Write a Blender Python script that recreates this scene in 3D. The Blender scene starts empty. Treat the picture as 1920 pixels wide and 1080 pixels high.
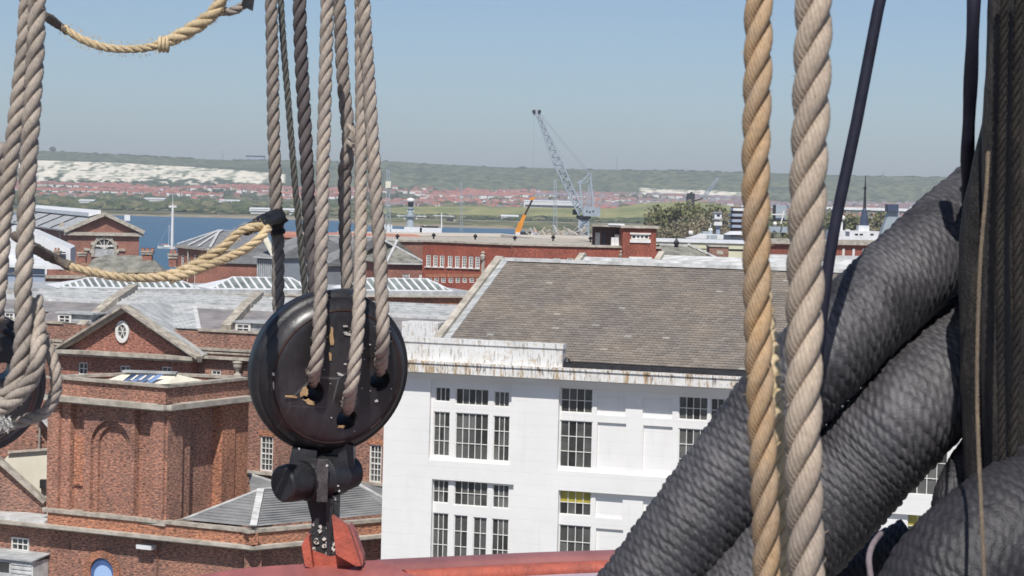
import bpy, bmesh, math, random
import numpy as np
from mathutils import Vector, Matrix, noise
random.seed(7); rnd = random.random; uni = random.uniform
R = math.radians
SC = bpy.context.scene
COL = SC.collection
# ------------------------------------------------------------------ camera
F = 4300.0                       # focal length in pixels of a 1920 wide frame
CAMLOC = Vector((0, 0, 28.0))
PITCH, ROLL = math.atan(170 / F), 0.025
cd = bpy.data.cameras.new('camera')
cam = bpy.data.objects.new('camera', cd); COL.objects.link(cam)
CAMROT = Matrix.Rotation(R(90) - PITCH, 3, 'X') @ Matrix.Rotation(ROLL, 3, 'Z')
cam.matrix_world = Matrix.Translation(CAMLOC) @ CAMROT.to_4x4()
cd.sensor_width = 36; cd.lens = 36 * F / 1920
cd.clip_start = 0.1; cd.clip_end = 60000
cd.dof.use_dof = True; cd.dof.focus_distance = 8.0; cd.dof.aperture_fstop = 31
SC.camera = cam
# ------------------------------------------------------------------ world, sun, exposure
SUNV = Vector((-0.05, -0.78, 1.02)).normalized()
w = bpy.data.worlds.new('World'); SC.world = w; w.use_nodes = True
nt = w.node_tree; nt.nodes.clear()
sky = nt.nodes.new('ShaderNodeTexSky'); sky.sky_type = 'NISHITA'; sky.sun_disc = False
sky.sun_elevation = math.asin(SUNV.z); sky.sun_rotation = math.atan2(SUNV.x, SUNV.y)
sky.altitude = 0; sky.air_density = 0.72; sky.dust_density = 0.8; sky.ozone_density = 3.3
bg = nt.nodes.new('ShaderNodeBackground'); bg.inputs[1].default_value = 0.088
out = nt.nodes.new('ShaderNodeOutputWorld')
nt.links.new(sky.outputs[0], bg.inputs[0]); nt.links.new(bg.outputs[0], out.inputs[0])
sl = bpy.data.lights.new('sun', 'SUN'); so = bpy.data.objects.new('sun', sl); COL.objects.link(so)
sl.energy = 4.1; sl.angle = R(0.5); sl.color = (1, 0.96, 0.9)
so.rotation_euler = SUNV.to_track_quat('Z', 'Y').to_euler(); so.location = (0, 0, 300)
SC.view_settings.view_transform = 'Standard'; SC.view_settings.look = 'None'
SC.view_settings.exposure = 0.17; SC.view_settings.gamma = 1; SC.view_settings.use_curve_mapping = False
SC.cycles.volume_bounces = 0; SC.cycles.max_bounces = 6; SC.cycles.transparent_max_bounces = 12
# ------------------------------------------------------------------ measuring helpers: where a sight line meets the place
def ray(px, py):
    return CAMROT @ Vector(((px - 960) / F, -(py - 540) / F, -1.0))
def P(px, py, Y):
    d = ray(px, py); return CAMLOC + d * (Y / d.y)
def PZ(px, py, z):
    d = ray(px, py); return CAMLOC + d * ((z - CAMLOC.z) / d.z)
def horizon(px): return 370 + 0.025 * (px - 960)
def zat(px, py, Y): return P(px, py, Y).z
# ------------------------------------------------------------------ mesh helpers
class MB:
    def __init__(s): s.v = []; s.f = []; s.m = []; s.r = []; s.uv = None; s.smooth = False
    def poly(s, pts, m=0, r=None):
        b = len(s.v); s.v += [tuple(p) for p in pts]; s.f.append(tuple(range(b, b + len(pts)))); s.m.append(m)
        s.r.append(rnd() if r is None else r)
    def hexa(s, p, m=0, r=None):           # 8 points: bottom 4 (ccw from above), top 4
        b = len(s.v); s.v += [tuple(q) for q in p]; r = rnd() if r is None else r
        for q in ((3, 2, 1, 0), (4, 5, 6, 7), (0, 1, 5, 4), (1, 2, 6, 5), (2, 3, 7, 6), (3, 0, 4, 7)):
            s.f.append(tuple(b + i for i in q)); s.m.append(m); s.r.append(r)
    def box(s, c, sx, sy, sz, rz=0, m=0, r=None):   # centre of base
        ca, sa = math.cos(rz), math.sin(rz); p = []
        for z in (0, sz):
            for x, y in ((-.5, -.5), (.5, -.5), (.5, .5), (-.5, .5)):
                X, Y = x * sx, y * sy; p.append((c[0] + X * ca - Y * sa, c[1] + X * sa + Y * ca, c[2] + z))
        s.hexa(p, m, r)
    def prism(s, base, z0, z1, m=0, mt=None):       # base polygon (x,y) ccw, extruded up
        n = len(base); r = rnd()
        for i in range(n):
            a, b2 = base[i], base[(i + 1) % n]
            s.poly([(a[0], a[1], z0), (b2[0], b2[1], z0), (b2[0], b2[1], z1), (a[0], a[1], z1)], m, r)
        s.poly([(a[0], a[1], z1) for a in base], m if mt is None else mt, r)
        s.poly([(a[0], a[1], z0) for a in reversed(base)], m, r)
    def extr(s, pts, off, m=0):                     # planar polygon extruded by vector off
        n = len(pts); off = Vector(off); q = [Vector(p) + off for p in pts]; r = rnd()
        s.poly(pts, m, r); s.poly(list(reversed(q)), m, r)
        for i in range(n):
            j = (i + 1) % n; s.poly([pts[j], pts[i], q[i], q[j]], m, r)
    def beam(s, a, b, wd, ht=None, m=0, r=None):    # bar between two points
        a, b = Vector(a), Vector(b); t = (b - a).normalized(); ht = ht or wd
        up = Vector((0, 0, 1)) if abs(t.z) < .95 else Vector((0, 1, 0))
        x = t.cross(up).normalized() * wd / 2; y = x.cross(t).normalized() * ht / 2
        s.hexa([a - x - y, a + x - y, b + x - y, b - x - y, a - x + y, a + x + y, b + x + y, b - x + y], m, r)
    def tube(s, pts, rad, n=8, m=0, caps=True, r=None):
        pts = [Vector(p) for p in pts]; N = None; b = len(s.v); k = len(pts); r = rnd() if r is None else r
        for i, p in enumerate(pts):
            t = (pts[min(i + 1, k - 1)] - pts[max(i - 1, 0)]).normalized()
            if N is None: N = t.cross(Vector((0, 1, 0)) if abs(t.y) < .9 else Vector((1, 0, 0))).normalized()
            N = (N - t * N.dot(t)).normalized(); B = t.cross(N)
            q = rad[i] if hasattr(rad, '__len__') else rad
            for j in range(n):
                a = 2 * math.pi * j / n; s.v.append(tuple(p + (N * math.cos(a) + B * math.sin(a)) * q))
        for i in range(k - 1):
            for j in range(n):
                j2 = (j + 1) % n; s.f.append((b + i * n + j, b + i * n + j2, b + (i + 1) * n + j2, b + (i + 1) * n + j)); s.m.append(m); s.r.append(r)
        if caps:
            s.f.append(tuple(b + j for j in reversed(range(n)))); s.m.append(m); s.r.append(r)
            s.f.append(tuple(b + (k - 1) * n + j for j in range(n))); s.m.append(m); s.r.append(r)
    def lathe(s, prof, c=(0, 0, 0), n=24, m=0):     # prof: (radius, z)
        b = len(s.v); c = Vector(c); r = rnd()
        for (q, z) in prof:
            for j in range(n):
                a = 2 * math.pi * j / n; s.v.append((c.x + q * math.cos(a), c.y + q * math.sin(a), c.z + z))
        for i in range(len(prof) - 1):
            for j in range(n):
                j2 = (j + 1) % n; s.f.append((b + i * n + j, b + i * n + j2, b + (i + 1) * n + j2, b + (i + 1) * n + j)); s.m.append(m); s.r.append(r)
        s.f.append(tuple(b + j for j in reversed(range(n)))); s.m.append(m); s.r.append(r)
        s.f.append(tuple(b + (len(prof) - 1) * n + j for j in range(n))); s.m.append(m); s.r.append(r)
    def build(s, name, mats, parent=None, smooth=False, xf=None, uv=True):
        me = bpy.data.meshes.new(name); mats = mats if isinstance(mats, (list, tuple)) else [mats]
        V = np.array(s.v, dtype=np.float64).reshape(-1, 3)
        if xf is not None: V = V @ np.array(xf.to_3x3()).T + np.array(xf.translation)
        org = Vector(parent['org']) if parent is not None else None
        uvs = None
        if uv and s.uv is None and len(s.f) < 60000:
            uvs = []
            for f in s.f:
                p = V[list(f[:])]; n = np.zeros(3)
                for i in range(1, len(f) - 1): n += np.cross(p[i] - p[0], p[i + 1] - p[0])
                l = np.linalg.norm(n); n = n / l if l > 1e-12 else np.array((0, 0, 1.))
                h = math.hypot(n[0], n[1])
                if h < 0.05: U = np.array((1, 0, 0.)); W = np.array((0, 1, 0.))
                else:
                    U = np.array((-n[1], n[0], 0)) / h; W = np.cross(n, U)
                for q in p: uvs += [float(q @ U), float(q @ W)]
        if org is None:
            org = Vector(V.mean(axis=0)); org.z = V[:, 2].min() if len(V) else 0
        V = V - np.array(org)
        me.from_pydata(V.tolist(), [], s.f)
        for m in mats: me.materials.append(m)
        if len(mats) > 1: me.polygons.foreach_set('material_index', s.m)
        if smooth or s.smooth: me.polygons.foreach_set('use_smooth', [True] * len(s.f))
        if uvs is not None:
            l = me.uv_layers.new(name='UVMap'); l.data.foreach_set('uv', uvs)
        elif s.uv is not None:
            l = me.uv_layers.new(name='UVMap'); l.data.foreach_set('uv', s.uv)
        a = me.attributes.new('rnd', 'FLOAT', 'FACE'); a.data.foreach_set('value', s.r)
        o = bpy.data.objects.new(name, me); COL.objects.link(o)
        if parent is not None: o.parent = parent
        else: o.location = org
        o['org'] = tuple(org)
        return o
def thing(name, label, cat, loc, group=None):
    o = bpy.data.objects.new(name, None); COL.objects.link(o); o.location = loc; o['org'] = tuple(loc)
    o.empty_display_size = .2
    o['label'] = label; o['category'] = cat
    if group: o['group'] = group
    return o
def tag(o, label, cat, group=None):
    o['label'] = label; o['category'] = cat
    if group: o['group'] = group
    return o
def struct(o): o['kind'] = 'structure'; return o
def stuff(o): o['kind'] = 'stuff'; return o
def dup(root, delta=(0, 0, 0), rz=0, label=None, scale=1.0, group=None):
    m = {}
    def cp(o, par):
        c = o.copy(); COL.objects.link(c); c.parent = par
        for ch in o.children: cp(ch, c)
        return c
    r = cp(root, None); r.location = Vector(root.location) + Vector(delta); r.rotation_euler.z += rz; r.scale = (scale,) * 3
    if label: r['label'] = label
    if group: r['group'] = group
    return r
# ------------------------------------------------------------------ materials
def newmat(name):
    m = bpy.data.materials.new(name); m.use_nodes = True; t = m.node_tree
    return m, t, t.nodes['Principled BSDF']
def nd(t, ty, **kw):
    n = t.nodes.new(ty)
    for k, v in kw.items(): setattr(n, k, v)
    return n
def ramp(t, src, stops):
    r = nd(t, 'ShaderNodeValToRGB'); e = r.color_ramp.elements
    while len(e) < len(stops): e.new(0.5)
    for i, (p, c) in enumerate(stops):
        e[i].position = p; e[i].color = (*c, 1) if len(c) == 3 else c
    t.links.new(src, r.inputs[0]); return r.outputs[0]
def nz(t, co, scale, detail=5, rough=.6, sc3=None):
    n = nd(t, 'ShaderNodeTexNoise'); n.inputs['Scale'].default_value = scale; n.inputs['Detail'].default_value = detail; n.inputs['Roughness'].default_value = rough
    if sc3:
        mp = nd(t, 'ShaderNodeMapping'); mp.inputs['Scale'].default_value = sc3; t.links.new(co, mp.inputs[0]); co = mp.outputs[0]
    t.links.new(co, n.inputs['Vector']); return n.outputs['Fac']
def mixc(t, fac, a, b, mode='MIX'):
    n = nd(t, 'ShaderNodeMix', data_type='RGBA', blend_type=mode)
    for i, v in ((0, fac), (6, a), (7, b)):
        if isinstance(v, (int, float)): n.inputs[i].default_value = v
        elif isinstance(v, tuple): n.inputs[i].default_value = (*v, 1) if len(v) == 3 else v
        else: t.links.new(v, n.inputs[i])
    return n.outputs[2]
def mth(t, op, a, b=None, c=None):
    n = nd(t, 'ShaderNodeMath', operation=op)
    for i, v in enumerate((a, b, c)):
        if v is None: continue
        if isinstance(v, (int, float)): n.inputs[i].default_value = v
        else: t.links.new(v, n.inputs[i])
    return n.outputs[0]
def bump(t, b, h, strength=.4, dist=.02):
    n = nd(t, 'ShaderNodeBump'); n.inputs['Strength'].default_value = strength; n.inputs['Distance'].default_value = dist
    t.links.new(h, n.inputs['Height']); t.links.new(n.outputs[0], b.inputs['Normal'])
def simple(name, c1, c2=None, scale=1.5, rough=.8, sc3=None, bm=.3, bd=.01, metal=0, spec=.3, lo=.35, hi=.65, detail=6, rn=0):
    m, t, b = newmat(name); co = nd(t, 'ShaderNodeTexCoord').outputs['Object']
    c2 = c2 or tuple(x * .75 for x in c1)
    f = nz(t, co, scale, detail, .65, sc3)
    col = ramp(t, f, [(lo, c2), (hi, c1)])
    if rn:
        at = nd(t, 'ShaderNodeAttribute', attribute_name='rnd')
        col = mixc(t, 1.0, col, ramp(t, at.outputs['Fac'], [(0, (1 - rn,) * 3), (1, (1 + rn,) * 3)]), 'MULTIPLY')
    t.links.new(col, b.inputs['Base Color']); b.inputs['Roughness'].default_value = rough
    b.inputs['Metallic'].default_value = metal; b.inputs['Specular IOR Level'].default_value = spec
    if bm: bump(t, b, nz(t, co, scale * 6, 6), bm, bd)
    return m
def brick(name, c1, c2, mortar, dirt=(.12, .09, .08), big=.35, dirtamt=.5):
    m, t, b = newmat(name); tc = nd(t, 'ShaderNodeTexCoord'); uv = tc.outputs['UV']; ob = tc.outputs['Object']
    n = nd(t, 'ShaderNodeTexBrick'); n.inputs['Scale'].default_value = 1
    n.inputs['Color1'].default_value = (*c1, 1); n.inputs['Color2'].default_value = (*c2, 1); n.inputs['Mortar'].default_value = (*mortar, 1)
    n.inputs['Brick Width'].default_value = .235; n.inputs['Row Height'].default_value = .078; n.inputs['Mortar Size'].default_value = .008; n.inputs['Bias'].default_value = -.1
    t.links.new(uv, n.inputs['Vector'])
    # single bricks differ: cell noise on the brick lattice
    mp = nd(t, 'ShaderNodeMapping'); mp.inputs['Scale'].default_value = (1 / .235, 1 / .078, 1); t.links.new(uv, mp.inputs[0])
    wn = nd(t, 'ShaderNodeTexNoise'); wn.inputs['Scale'].default_value = 1.0; wn.inputs['Detail'].default_value = 2; t.links.new(mp.outputs[0], wn.inputs['Vector'])
    col = mixc(t, 1.0, n.outputs['Color'], ramp(t, wn.outputs['Fac'], [(.33, (.36, .36, .40)), (.45, (.80, .80, .80)), (.56, (1.10, 1.09, 1.07)), (.66, (1.50, 1.42, 1.32))]), 'MULTIPLY')
    f = nz(t, ob, big, 5, .6); col = mixc(t, 1.0, col, ramp(t, f, [(.35, (.78, .74, .74)), (.65, (1.15, 1.05, 1))]), 'MULTIPLY')
    d = nz(t, ob, .9, 6, .7, (1, 1, .35)); dm = ramp(t, d, [(.52, (0, 0, 0)), (.72, (dirtamt,) * 3)])
    col = mixc(t, dm, col, dirt)
    t.links.new(col, b.inputs['Base Color']); b.inputs['Roughness'].default_value = .9; b.inputs['Specular IOR Level'].default_value = .15
    h = mth(t, 'ADD', mth(t, 'MULTIPLY', n.outputs['Fac'], -1), wn.outputs['Fac']); bump(t, b, h, .7, .02)
    return m
def glassy(name, c, rough=.08, var=.3):
    m, t, b = newmat(name); at = nd(t, 'ShaderNodeAttribute', attribute_name='rnd'); co = nd(t, 'ShaderNodeTexCoord').outputs['Object']
    col = mixc(t, 1.0, ramp(t, at.outputs['Fac'], [(0, tuple(x * (1 - var) for x in c)), (1, tuple(x * (1 + var) for x in c))]), ramp(t, nz(t, co, .8, 3), [(.3, (.6,) * 3), (.7, (1.4,) * 3)]), 'MULTIPLY')
    t.links.new(col, b.inputs['Base Color']); b.inputs['Roughness'].default_value = rough; b.inputs['Specular IOR Level'].default_value = .5
    return m
M = {}
M['brick'] = brick('brick', (.45, .215, .15), (.29, .15, .118), (.46, .39, .32), dirt=(.13, .11, .10))
M['brick_orange'] = brick('brick_orange', (.53, .235, .14), (.38, .175, .115), (.47, .36, .27), dirtamt=.3)
M['brick_old'] = brick('brick_old', (.38, .20, .145), (.25, .14, .12), (.44, .37, .31), dirtamt=.5)
M['brick_pink'] = brick('brick_pink', (.40, .18, .135), (.31, .14, .115), (.42, .30, .25), dirtamt=.3)
M['brick_red'] = brick('brick_red', (.40, .125, .085), (.32, .10, .075), (.36, .19, .15), dirtamt=.2)
M['stone'] = simple('portland_stone', (.56, .51, .44), (.30, .27, .22), 1.2, .85, (1, 1, 2), .3)
M['stone_dirty'] = simple('weathered_stone', (.52, .47, .39), (.24, .21, .18), 1.6, .9, None, .3)
M['lead'] = simple('lead_sheet', (.52, .53, .53), (.27, .28, .28), .9, .6, (1, 3, 1), .2, spec=.4)
M['lead_pale'] = simple('pale_lead', (.68, .68, .67), (.38, .38, .37), 1.1, .6, (1, 3, 1), .3, spec=.4)
def wallpaint():
    m, t, b = newmat('white_masonry_paint'); tc = nd(t, 'ShaderNodeTexCoord'); ob, uv = tc.outputs['Object'], tc.outputs['UV']
    c = ramp(t, nz(t, ob, .35, 6, .7), [(.3, (.74, .73, .71)), (.7, (.81, .80, .785))])
    st = nz(t, uv, 1.0, 6, .75, (3.0, .22, 1)); c = mixc(t, ramp(t, st, [(.55, (0,) * 3), (.8, (.45,) * 3)]), c, (.56, .54, .50))
    sp = nz(t, uv, 1.0, 8, .8, (1.2, 1.2, 1)); c = mixc(t, ramp(t, sp, [(.66, (0,) * 3), (.72, (.35,) * 3)]), c, (.50, .49, .46))
    sx = nd(t, 'ShaderNodeSeparateXYZ'); t.links.new(uv, sx.inputs[0]); ln = mth(t, 'FRACT', mth(t, 'DIVIDE', sx.outputs[1], .62)); line = mth(t, 'LESS_THAN', ln, .045)
    c = mixc(t, mth(t, 'MULTIPLY', line, .12), c, (.45, .44, .42))
    t.links.new(c, b.inputs['Base Color']); b.inputs['Roughness'].default_value = .8; b.inputs['Specular IOR Level'].default_value = .2
    bump(t, b, mth(t, 'ADD', nz(t, ob, 3, 6, .7), mth(t, 'MULTIPLY', line, -.6)), .35, .02); return m
M['white_paint'] = wallpaint()
M['white_trim'] = simple('white_trim_paint', (.80, .79, .76), (.68, .66, .62), 2, .6, None, .05)
M['cream'] = simple('cream_render', (.76, .72, .60), (.66, .62, .50), .6, .8)
M['glass'] = glassy('window_glass', (.072, .074, .070), .08, .65)
M['glass_yellow'] = glassy('yellow_blind', (.34, .29, .05), .4, .1)
M['glass_grey'] = glassy('roof_glazing', (.20, .225, .20), .3, .25)
M['glass_blue'] = glassy('blue_glazing', (.14, .20, .34), .12, .3)
M['slate_purple'] = simple('slate_sheet', (.30, .28, .28), (.19, .18, .185), .7, .75, (1, 1, 4), .4, .02)
M['slate_grey'] = simple('grey_slate', (.27, .27, .27), (.16, .165, .17), .5, .75, (1, 1, 6), .4, .02)
M['slate_moss'] = simple('mossy_slate', (.30, .29, .25), (.13, .13, .11), .8, .9, None, .5, .03)
M['dark'] = simple('dark_metal', (.035, .035, .04), (.02, .02, .022), 3, .5)
M['grey_clad'] = simple('grey_cladding', (.30, .33, .36), (.24, .27, .30), .5, .6)
M['blue_clad'] = simple('blue_grey_cladding', (.36, .42, .52), (.30, .36, .46), .4, .6)
M['white_metal'] = simple('white_sheet_metal', (.78, .79, .80), (.62, .63, .64), .7, .5)
# ------------------------------------------------------------------ far land: one sheet of relief from the harbour shore to beyond the hill
def lerp(x, tab):
    if x <= tab[0][0]: return tab[0][1]
    for (a, va), (b, vb) in zip(tab, tab[1:]):
        if x <= b: return va + (vb - va) * (x - a) / (b - a)
    return tab[-1][1]
CREST = [(-400, 62), (60, 65), (200, 63), (440, 59), (720, 60), (900, 56), (1100, 55), (1400, 58), (1700, 58), (2300, 55)]
HUMP = [(640, 0), (760, 9), (900, 12), (1000, 12), (1140, 13), (1200, 21), (1300, 26), (1400, 18), (1500, 8), (1620, 0)]
def pxof(X, Y): return 960 + F * X / Y
def shore(X, px): return 2330 + 25 * math.sin(X * .004) - 290 * min(1, max(0, (px - 640) / 50)) - 330 * min(1, max(0, (px - 960) / 60))
def landz(X, Y):
    px = pxof(X, Y); zc = 28 + lerp(px, CREST) / F * 6300
    sh = shore(X, px)
    z = lerp(Y, [(sh - 60, -2), (sh, .4), (sh + 60, 2.5), (3600, 4), (4200, 10), (4800, 26), (5300, 36), (5400, 41), (5640, zc - 33), (6300, zc), (7000, zc - 6), (9000, zc - 60)])
    if Y > 3000: z += noise.noise(Vector((X * .0016, Y * .0016, 3))) * min(7, (Y - 3000) * .004) + (noise.noise(Vector((X * .006, Y * .004, 1))) * 3 if 4300 < Y < 6600 else 0)
    hp = lerp(px, HUMP)
    if hp > 0: z += hp * math.exp(-((Y - 3000) / 210) ** 2)
    return z
def landcol(X, Y):
    px = pxof(X, Y); n = noise.noise(Vector((X * .01, Y * .01, 0))); n2 = noise.noise(Vector((X * .03, Y * .012, 5)))
    n3 = noise.noise(Vector((X * .004, Y * .002, 9))); n4 = noise.noise(Vector((X * .07, Y * .05, 15)))
    sh = shore(X, px)
    if Y < sh + 40: return (.30, .26, .19)
    if px > 690:
        if Y < 2420: return (.13, .15, .06) if n2 > .1 else ((.22, .20, .11) if n2 > -.15 else (.085, .095, .05))
        if Y < 2450: return (.42, .40, .34)
        if Y < 2740: return (.060, .072, .035) if n2 < .15 else (.10, .11, .05)
        if Y < 3400 and lerp(px, HUMP) > 3: return (.29, .285, .125) if n2 < -.05 else ((.25, .26, .11) if n2 < .2 else (.20, .22, .09))
    else:
        if Y < 2480: return (.19, .17, .11) if n > 0 else (.09, .10, .05)
        if Y < 4250: return (.075, .09, .05) if n2 < .2 else (.17, .17, .13)
    if Y < 5300: return (.10, .11, .06)
    if Y < 5720:
        # the chalk quarries
        ch = 0
        ft = (Y - 5330) / 340
        rag = .5 * n + .5 * n2 + .5 * n4
        if px < 530 and (.24 + rag * .5 < ft < lerp(px, [(60, .95), (300, 1.0), (420, .85), (530, .7)])): ch = 1
        if 1195 < px < 1405 and (.22 + rag * .25 < ft < .62 - .0008 * (px - 1203) + .1 * rag): ch = 1
        if px > 1330 and n3 > .1: ch *= (n > -.1)
        if ch: return (.80, .75, .63) if n4 + .7 * n2 < .13 else ((.30, .32, .24) if n4 < .35 else (.12, .15, .09))
        if px < 560: return (.07, .095, .05)
    v = .5 + .5 * n3
    c = (.085 + .10 * v, .118 + .085 * v, .068 + .04 * v)
    if n4 > .16: c = (.065, .09, .048)
    if n4 < -.34: c = (.20, .21, .12)
    if n2 > .3: c = (.07, .09, .05)
    return c
ys = [1600 + (2460 - 1600) * i / 30 for i in range(30)] + [2460 + i * 26 for i in range(44)] + [3604 + i * 60 for i in range(28)] + [5290 + i * 12 for i in range(40)] + [5770 + i * 45 for i in range(16)] + [6500, 6800, 7300, 8200, 9500, 12000]
xs = [(-560 + 6.0 * i) for i in range(520)]        # bearing, evenly spread
mb = MB(); cols = []
for Y in ys:
    for p in xs:
        X = (p - 960) / F * Y; z = landz(X, Y)
        mb.v.append((X, Y, z)); cols.append((*landcol(X, Y), 1))
nx = len(xs)
for j in range(len(ys) - 1):
    for i in range(nx - 1):
        mb.f.append((j * nx + i, j * nx + i + 1, (j + 1) * nx + i + 1, (j + 1) * nx + i)); mb.m.append(0); mb.r.append(0)
m, t, b = newmat('far_land'); ca = nd(t, 'ShaderNodeVertexColor', layer_name='soil'); co = nd(t, 'ShaderNodeTexCoord').outputs['Object']
col = mixc(t, 1.0, ca.outputs[0], ramp(t, nz(t, co, .05, 8, .7), [(.3, (.62, .66, .66)), (.7, (1.3, 1.25, 1.2))]), 'MULTIPLY')
t.links.new(col, b.inputs['Base Color']); b.inputs['Roughness'].default_value = .95; b.inputs['Specular IOR Level'].default_value = .1
o = mb.build('hills', m, smooth=True, uv=False)
vc = o.data.color_attributes.new('soil', 'FLOAT_COLOR', 'POINT'); vc.data.foreach_set('color', np.array(cols, dtype=np.float32).ravel())
struct(o)
# water
m, t, b = newmat('harbour_water'); co = nd(t, 'ShaderNodeTexCoord').outputs['Object']
t.links.new(ramp(t, nz(t, co, .006, 4, .6, (1, 4, 1)), [(.35, (.035, .10, .17)), (.7, (.05, .135, .215))]), b.inputs['Base Color'])
b.inputs['Roughness'].default_value = .35; b.inputs['Specular IOR Level'].default_value = .35
bump(t, b, nz(t, co, .35, 6, .6, (1, 1.4, 1)), .9, .6)
mb = MB(); mb.poly([(-3000, 100, 0), (3000, 100, 0), (3000, 3000, 0), (-3000, 3000, 0)])
struct(mb.build('water', m))
# dockyard ground
mg = simple('dockyard_ground', (.20, .19, .18), (.12, .115, .11), .05, .9, None, .2)
mb = MB(); q = [(-700, -300), (700, -300), (700, 1380), (40, 1380), (-150, 1330), (-62, 470), (-700, 470)]
q = [(-900, -400), (900, -400), (900, 1400), (-60, 1400), (-60, 640), (-115, 540), (-130, 430), (-900, 420)]
mb.prism(q, -3, 3, 0); struct(mb.build('ground', mg))
# far seabed / land under everything to the horizon
mb = MB(); mb.poly([(-9000, 8900, -4), (9000, 8900, -4), (9000, 13000, -4), (-9000, 13000, -4)])
struct(mb.build('far_ground', mg))
mb = MB(); mb.poly([(-9000, -9000, -5), (9000, -9000, -5), (9000, 9000, -5), (-9000, 9000, -5)])
struct(mb.build('harbour_bed', mg))
# ------------------------------------------------------------------ the town on the slope
def house_mesh(mbx, c, a, w_, d_, h_, rh, mw, mr, r=None, rr=None):
    ca, sa = math.cos(a), math.sin(a)
    def T(x, y, z): return (c[0] + x * ca - y * sa, c[1] + x * sa + y * ca, c[2] + z)
    w2, d2 = w_ / 2, d_ / 2; r = rnd() if r is None else r; rr = rnd() if rr is None else rr
    for (x0, y0, x1, y1) in ((-w2, -d2, w2, -d2), (w2, -d2, w2, d2), (w2, d2, -w2, d2), (-w2, d2, -w2, -d2)):
        mbx.poly([T(x0, y0, -2), T(x1, y1, -2), T(x1, y1, h_), T(x0, y0, h_)], mw, r)
    e = .4; A = [T(-w2 - e, -d2 - e, h_), T(w2 + e, -d2 - e, h_), T(w2 + e, d2 + e, h_), T(-w2 - e, d2 + e, h_)]
    r1, r2 = T(-w2 * .55, 0, h_ + rh), T(w2 * .55, 0, h_ + rh)
    mbx.poly([A[0], A[1], r2, r1], mr, rr); mbx.poly([A[2], A[3], r1, r2], mr, rr)
    mbx.poly([A[3], A[0], r1], mr, rr); mbx.poly([A[1], A[2], r2], mr, rr)
def rndmat(name, stops, rough=.8):
    m, t, b = newmat(name); at = nd(t, 'ShaderNodeAttribute', attribute_name='rnd')
    r = ramp(t, at.outputs['Fac'], stops); 
    co = nd(t, 'ShaderNodeTexCoord').outputs['Object']
    r = mixc(t, 1.0, r, ramp(t, nz(t, co, .8, 4), [(.3, (.8,) * 3), (.7, (1.15,) * 3)]), 'MULTIPLY')
    t.links.new(r, b.inputs['Base Color']); b.inputs['Roughness'].default_value = rough
    b.inputs['Specular IOR Level'].default_value = .1; return m
M['town_wall'] = rndmat('town_walls', [(0, (.28, .17, .13)), (.25, (.36, .27, .22)), (.45, (.62, .57, .50)), (.7, (.80, .79, .76)), (1, (.84, .83, .81))])
M['town_roof'] = rndmat('town_roofs', [(0, (.15, .075, .07)), (.25, (.28, .12, .095)), (.45, (.42, .17, .125)), (.6, (.30, .16, .14)), (.8, (.20, .15, .165)), (1, (.24, .235, .26))])
def town_ok(X, Y):
    px = pxof(X, Y)
    n = noise.noise(Vector((X * .006, Y * .006, 2))); n2 = noise.noise(Vector((X * .0022, Y * .004, 7)))
    if px > 1195 and Y > 5150: return False
    if px < 560 and Y > 5120 + 60 * n: return False
    if px < 700 and Y < 4330: return n > .28 and Y > 3700
    return n > -.06 and n2 > -.3
houses = []
Y = 3700
while Y < 5330:
    X = -.36 * Y
    ang = noise.noise(Vector((0, Y * .003, 4))) * .5
    while X < .30 * Y:
        if town_ok(X, Y) and rnd() < .80: houses.append((X + uni(-2, 2), Y + uni(-5, 5) + X * .03, ang + uni(-.12, .12)))
        X += uni(13, 19)
    Y += uni(26, 38)
vis = [h for h in houses if 60 < pxof(h[0], h[1]) < 1700]
def hkey(h): return h[1]
vis.sort(key=hkey); near = vis[:300]; ns = set(near)
protos = []
for k in range(6):
    mb = MB(); house_mesh(mb, (0, 0, 0), 0, uni(9, 13), uni(7.5, 9), uni(4.5, 5.5), uni(3, 4), 0, 1, uni(.3, 1), k / 5.5)
    me = mb.build('far_house', [M['town_wall'], M['town_roof']]); protos.append(me)
tmpl = [p.data for p in protos]
orgz = [p.location.z for p in protos]
for i, h in enumerate(near):
    k = i % 6
    if i < 6: o = protos[i]
    else: o = protos[k].copy(); COL.objects.link(o)
    o.location = (h[0], h[1], landz(h[0], h[1]) - 2 + 1.2); o.rotation_euler = (0, 0, h[2])
    tag(o, 'small hipped-roof house in the town at the foot of the far hill', 'house', 'small houses of the far hillside town')
def roofr(X, Y):
    px = pxof(X, Y); z_ = .33 if px < 560 else (.38 if px < 1000 else .80); return min(1, max(0, z_ + noise.noise(Vector((X * .008, Y * .01, 31))) * .5 + uni(-.15, .15)))
mb = MB()
for h in houses:
    if h in ns: continue
    house_mesh(mb, (h[0], h[1], landz(h[0], h[1]) + 1.2), h[2], uni(9, 15), uni(7.5, 10), uni(4.5, 6), uni(2.8, 4), 0, 1, None, roofr(h[0], h[1]))
stuff(mb.build('hillside_town', [M['town_wall'], M['town_roof']], uv=False))
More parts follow.
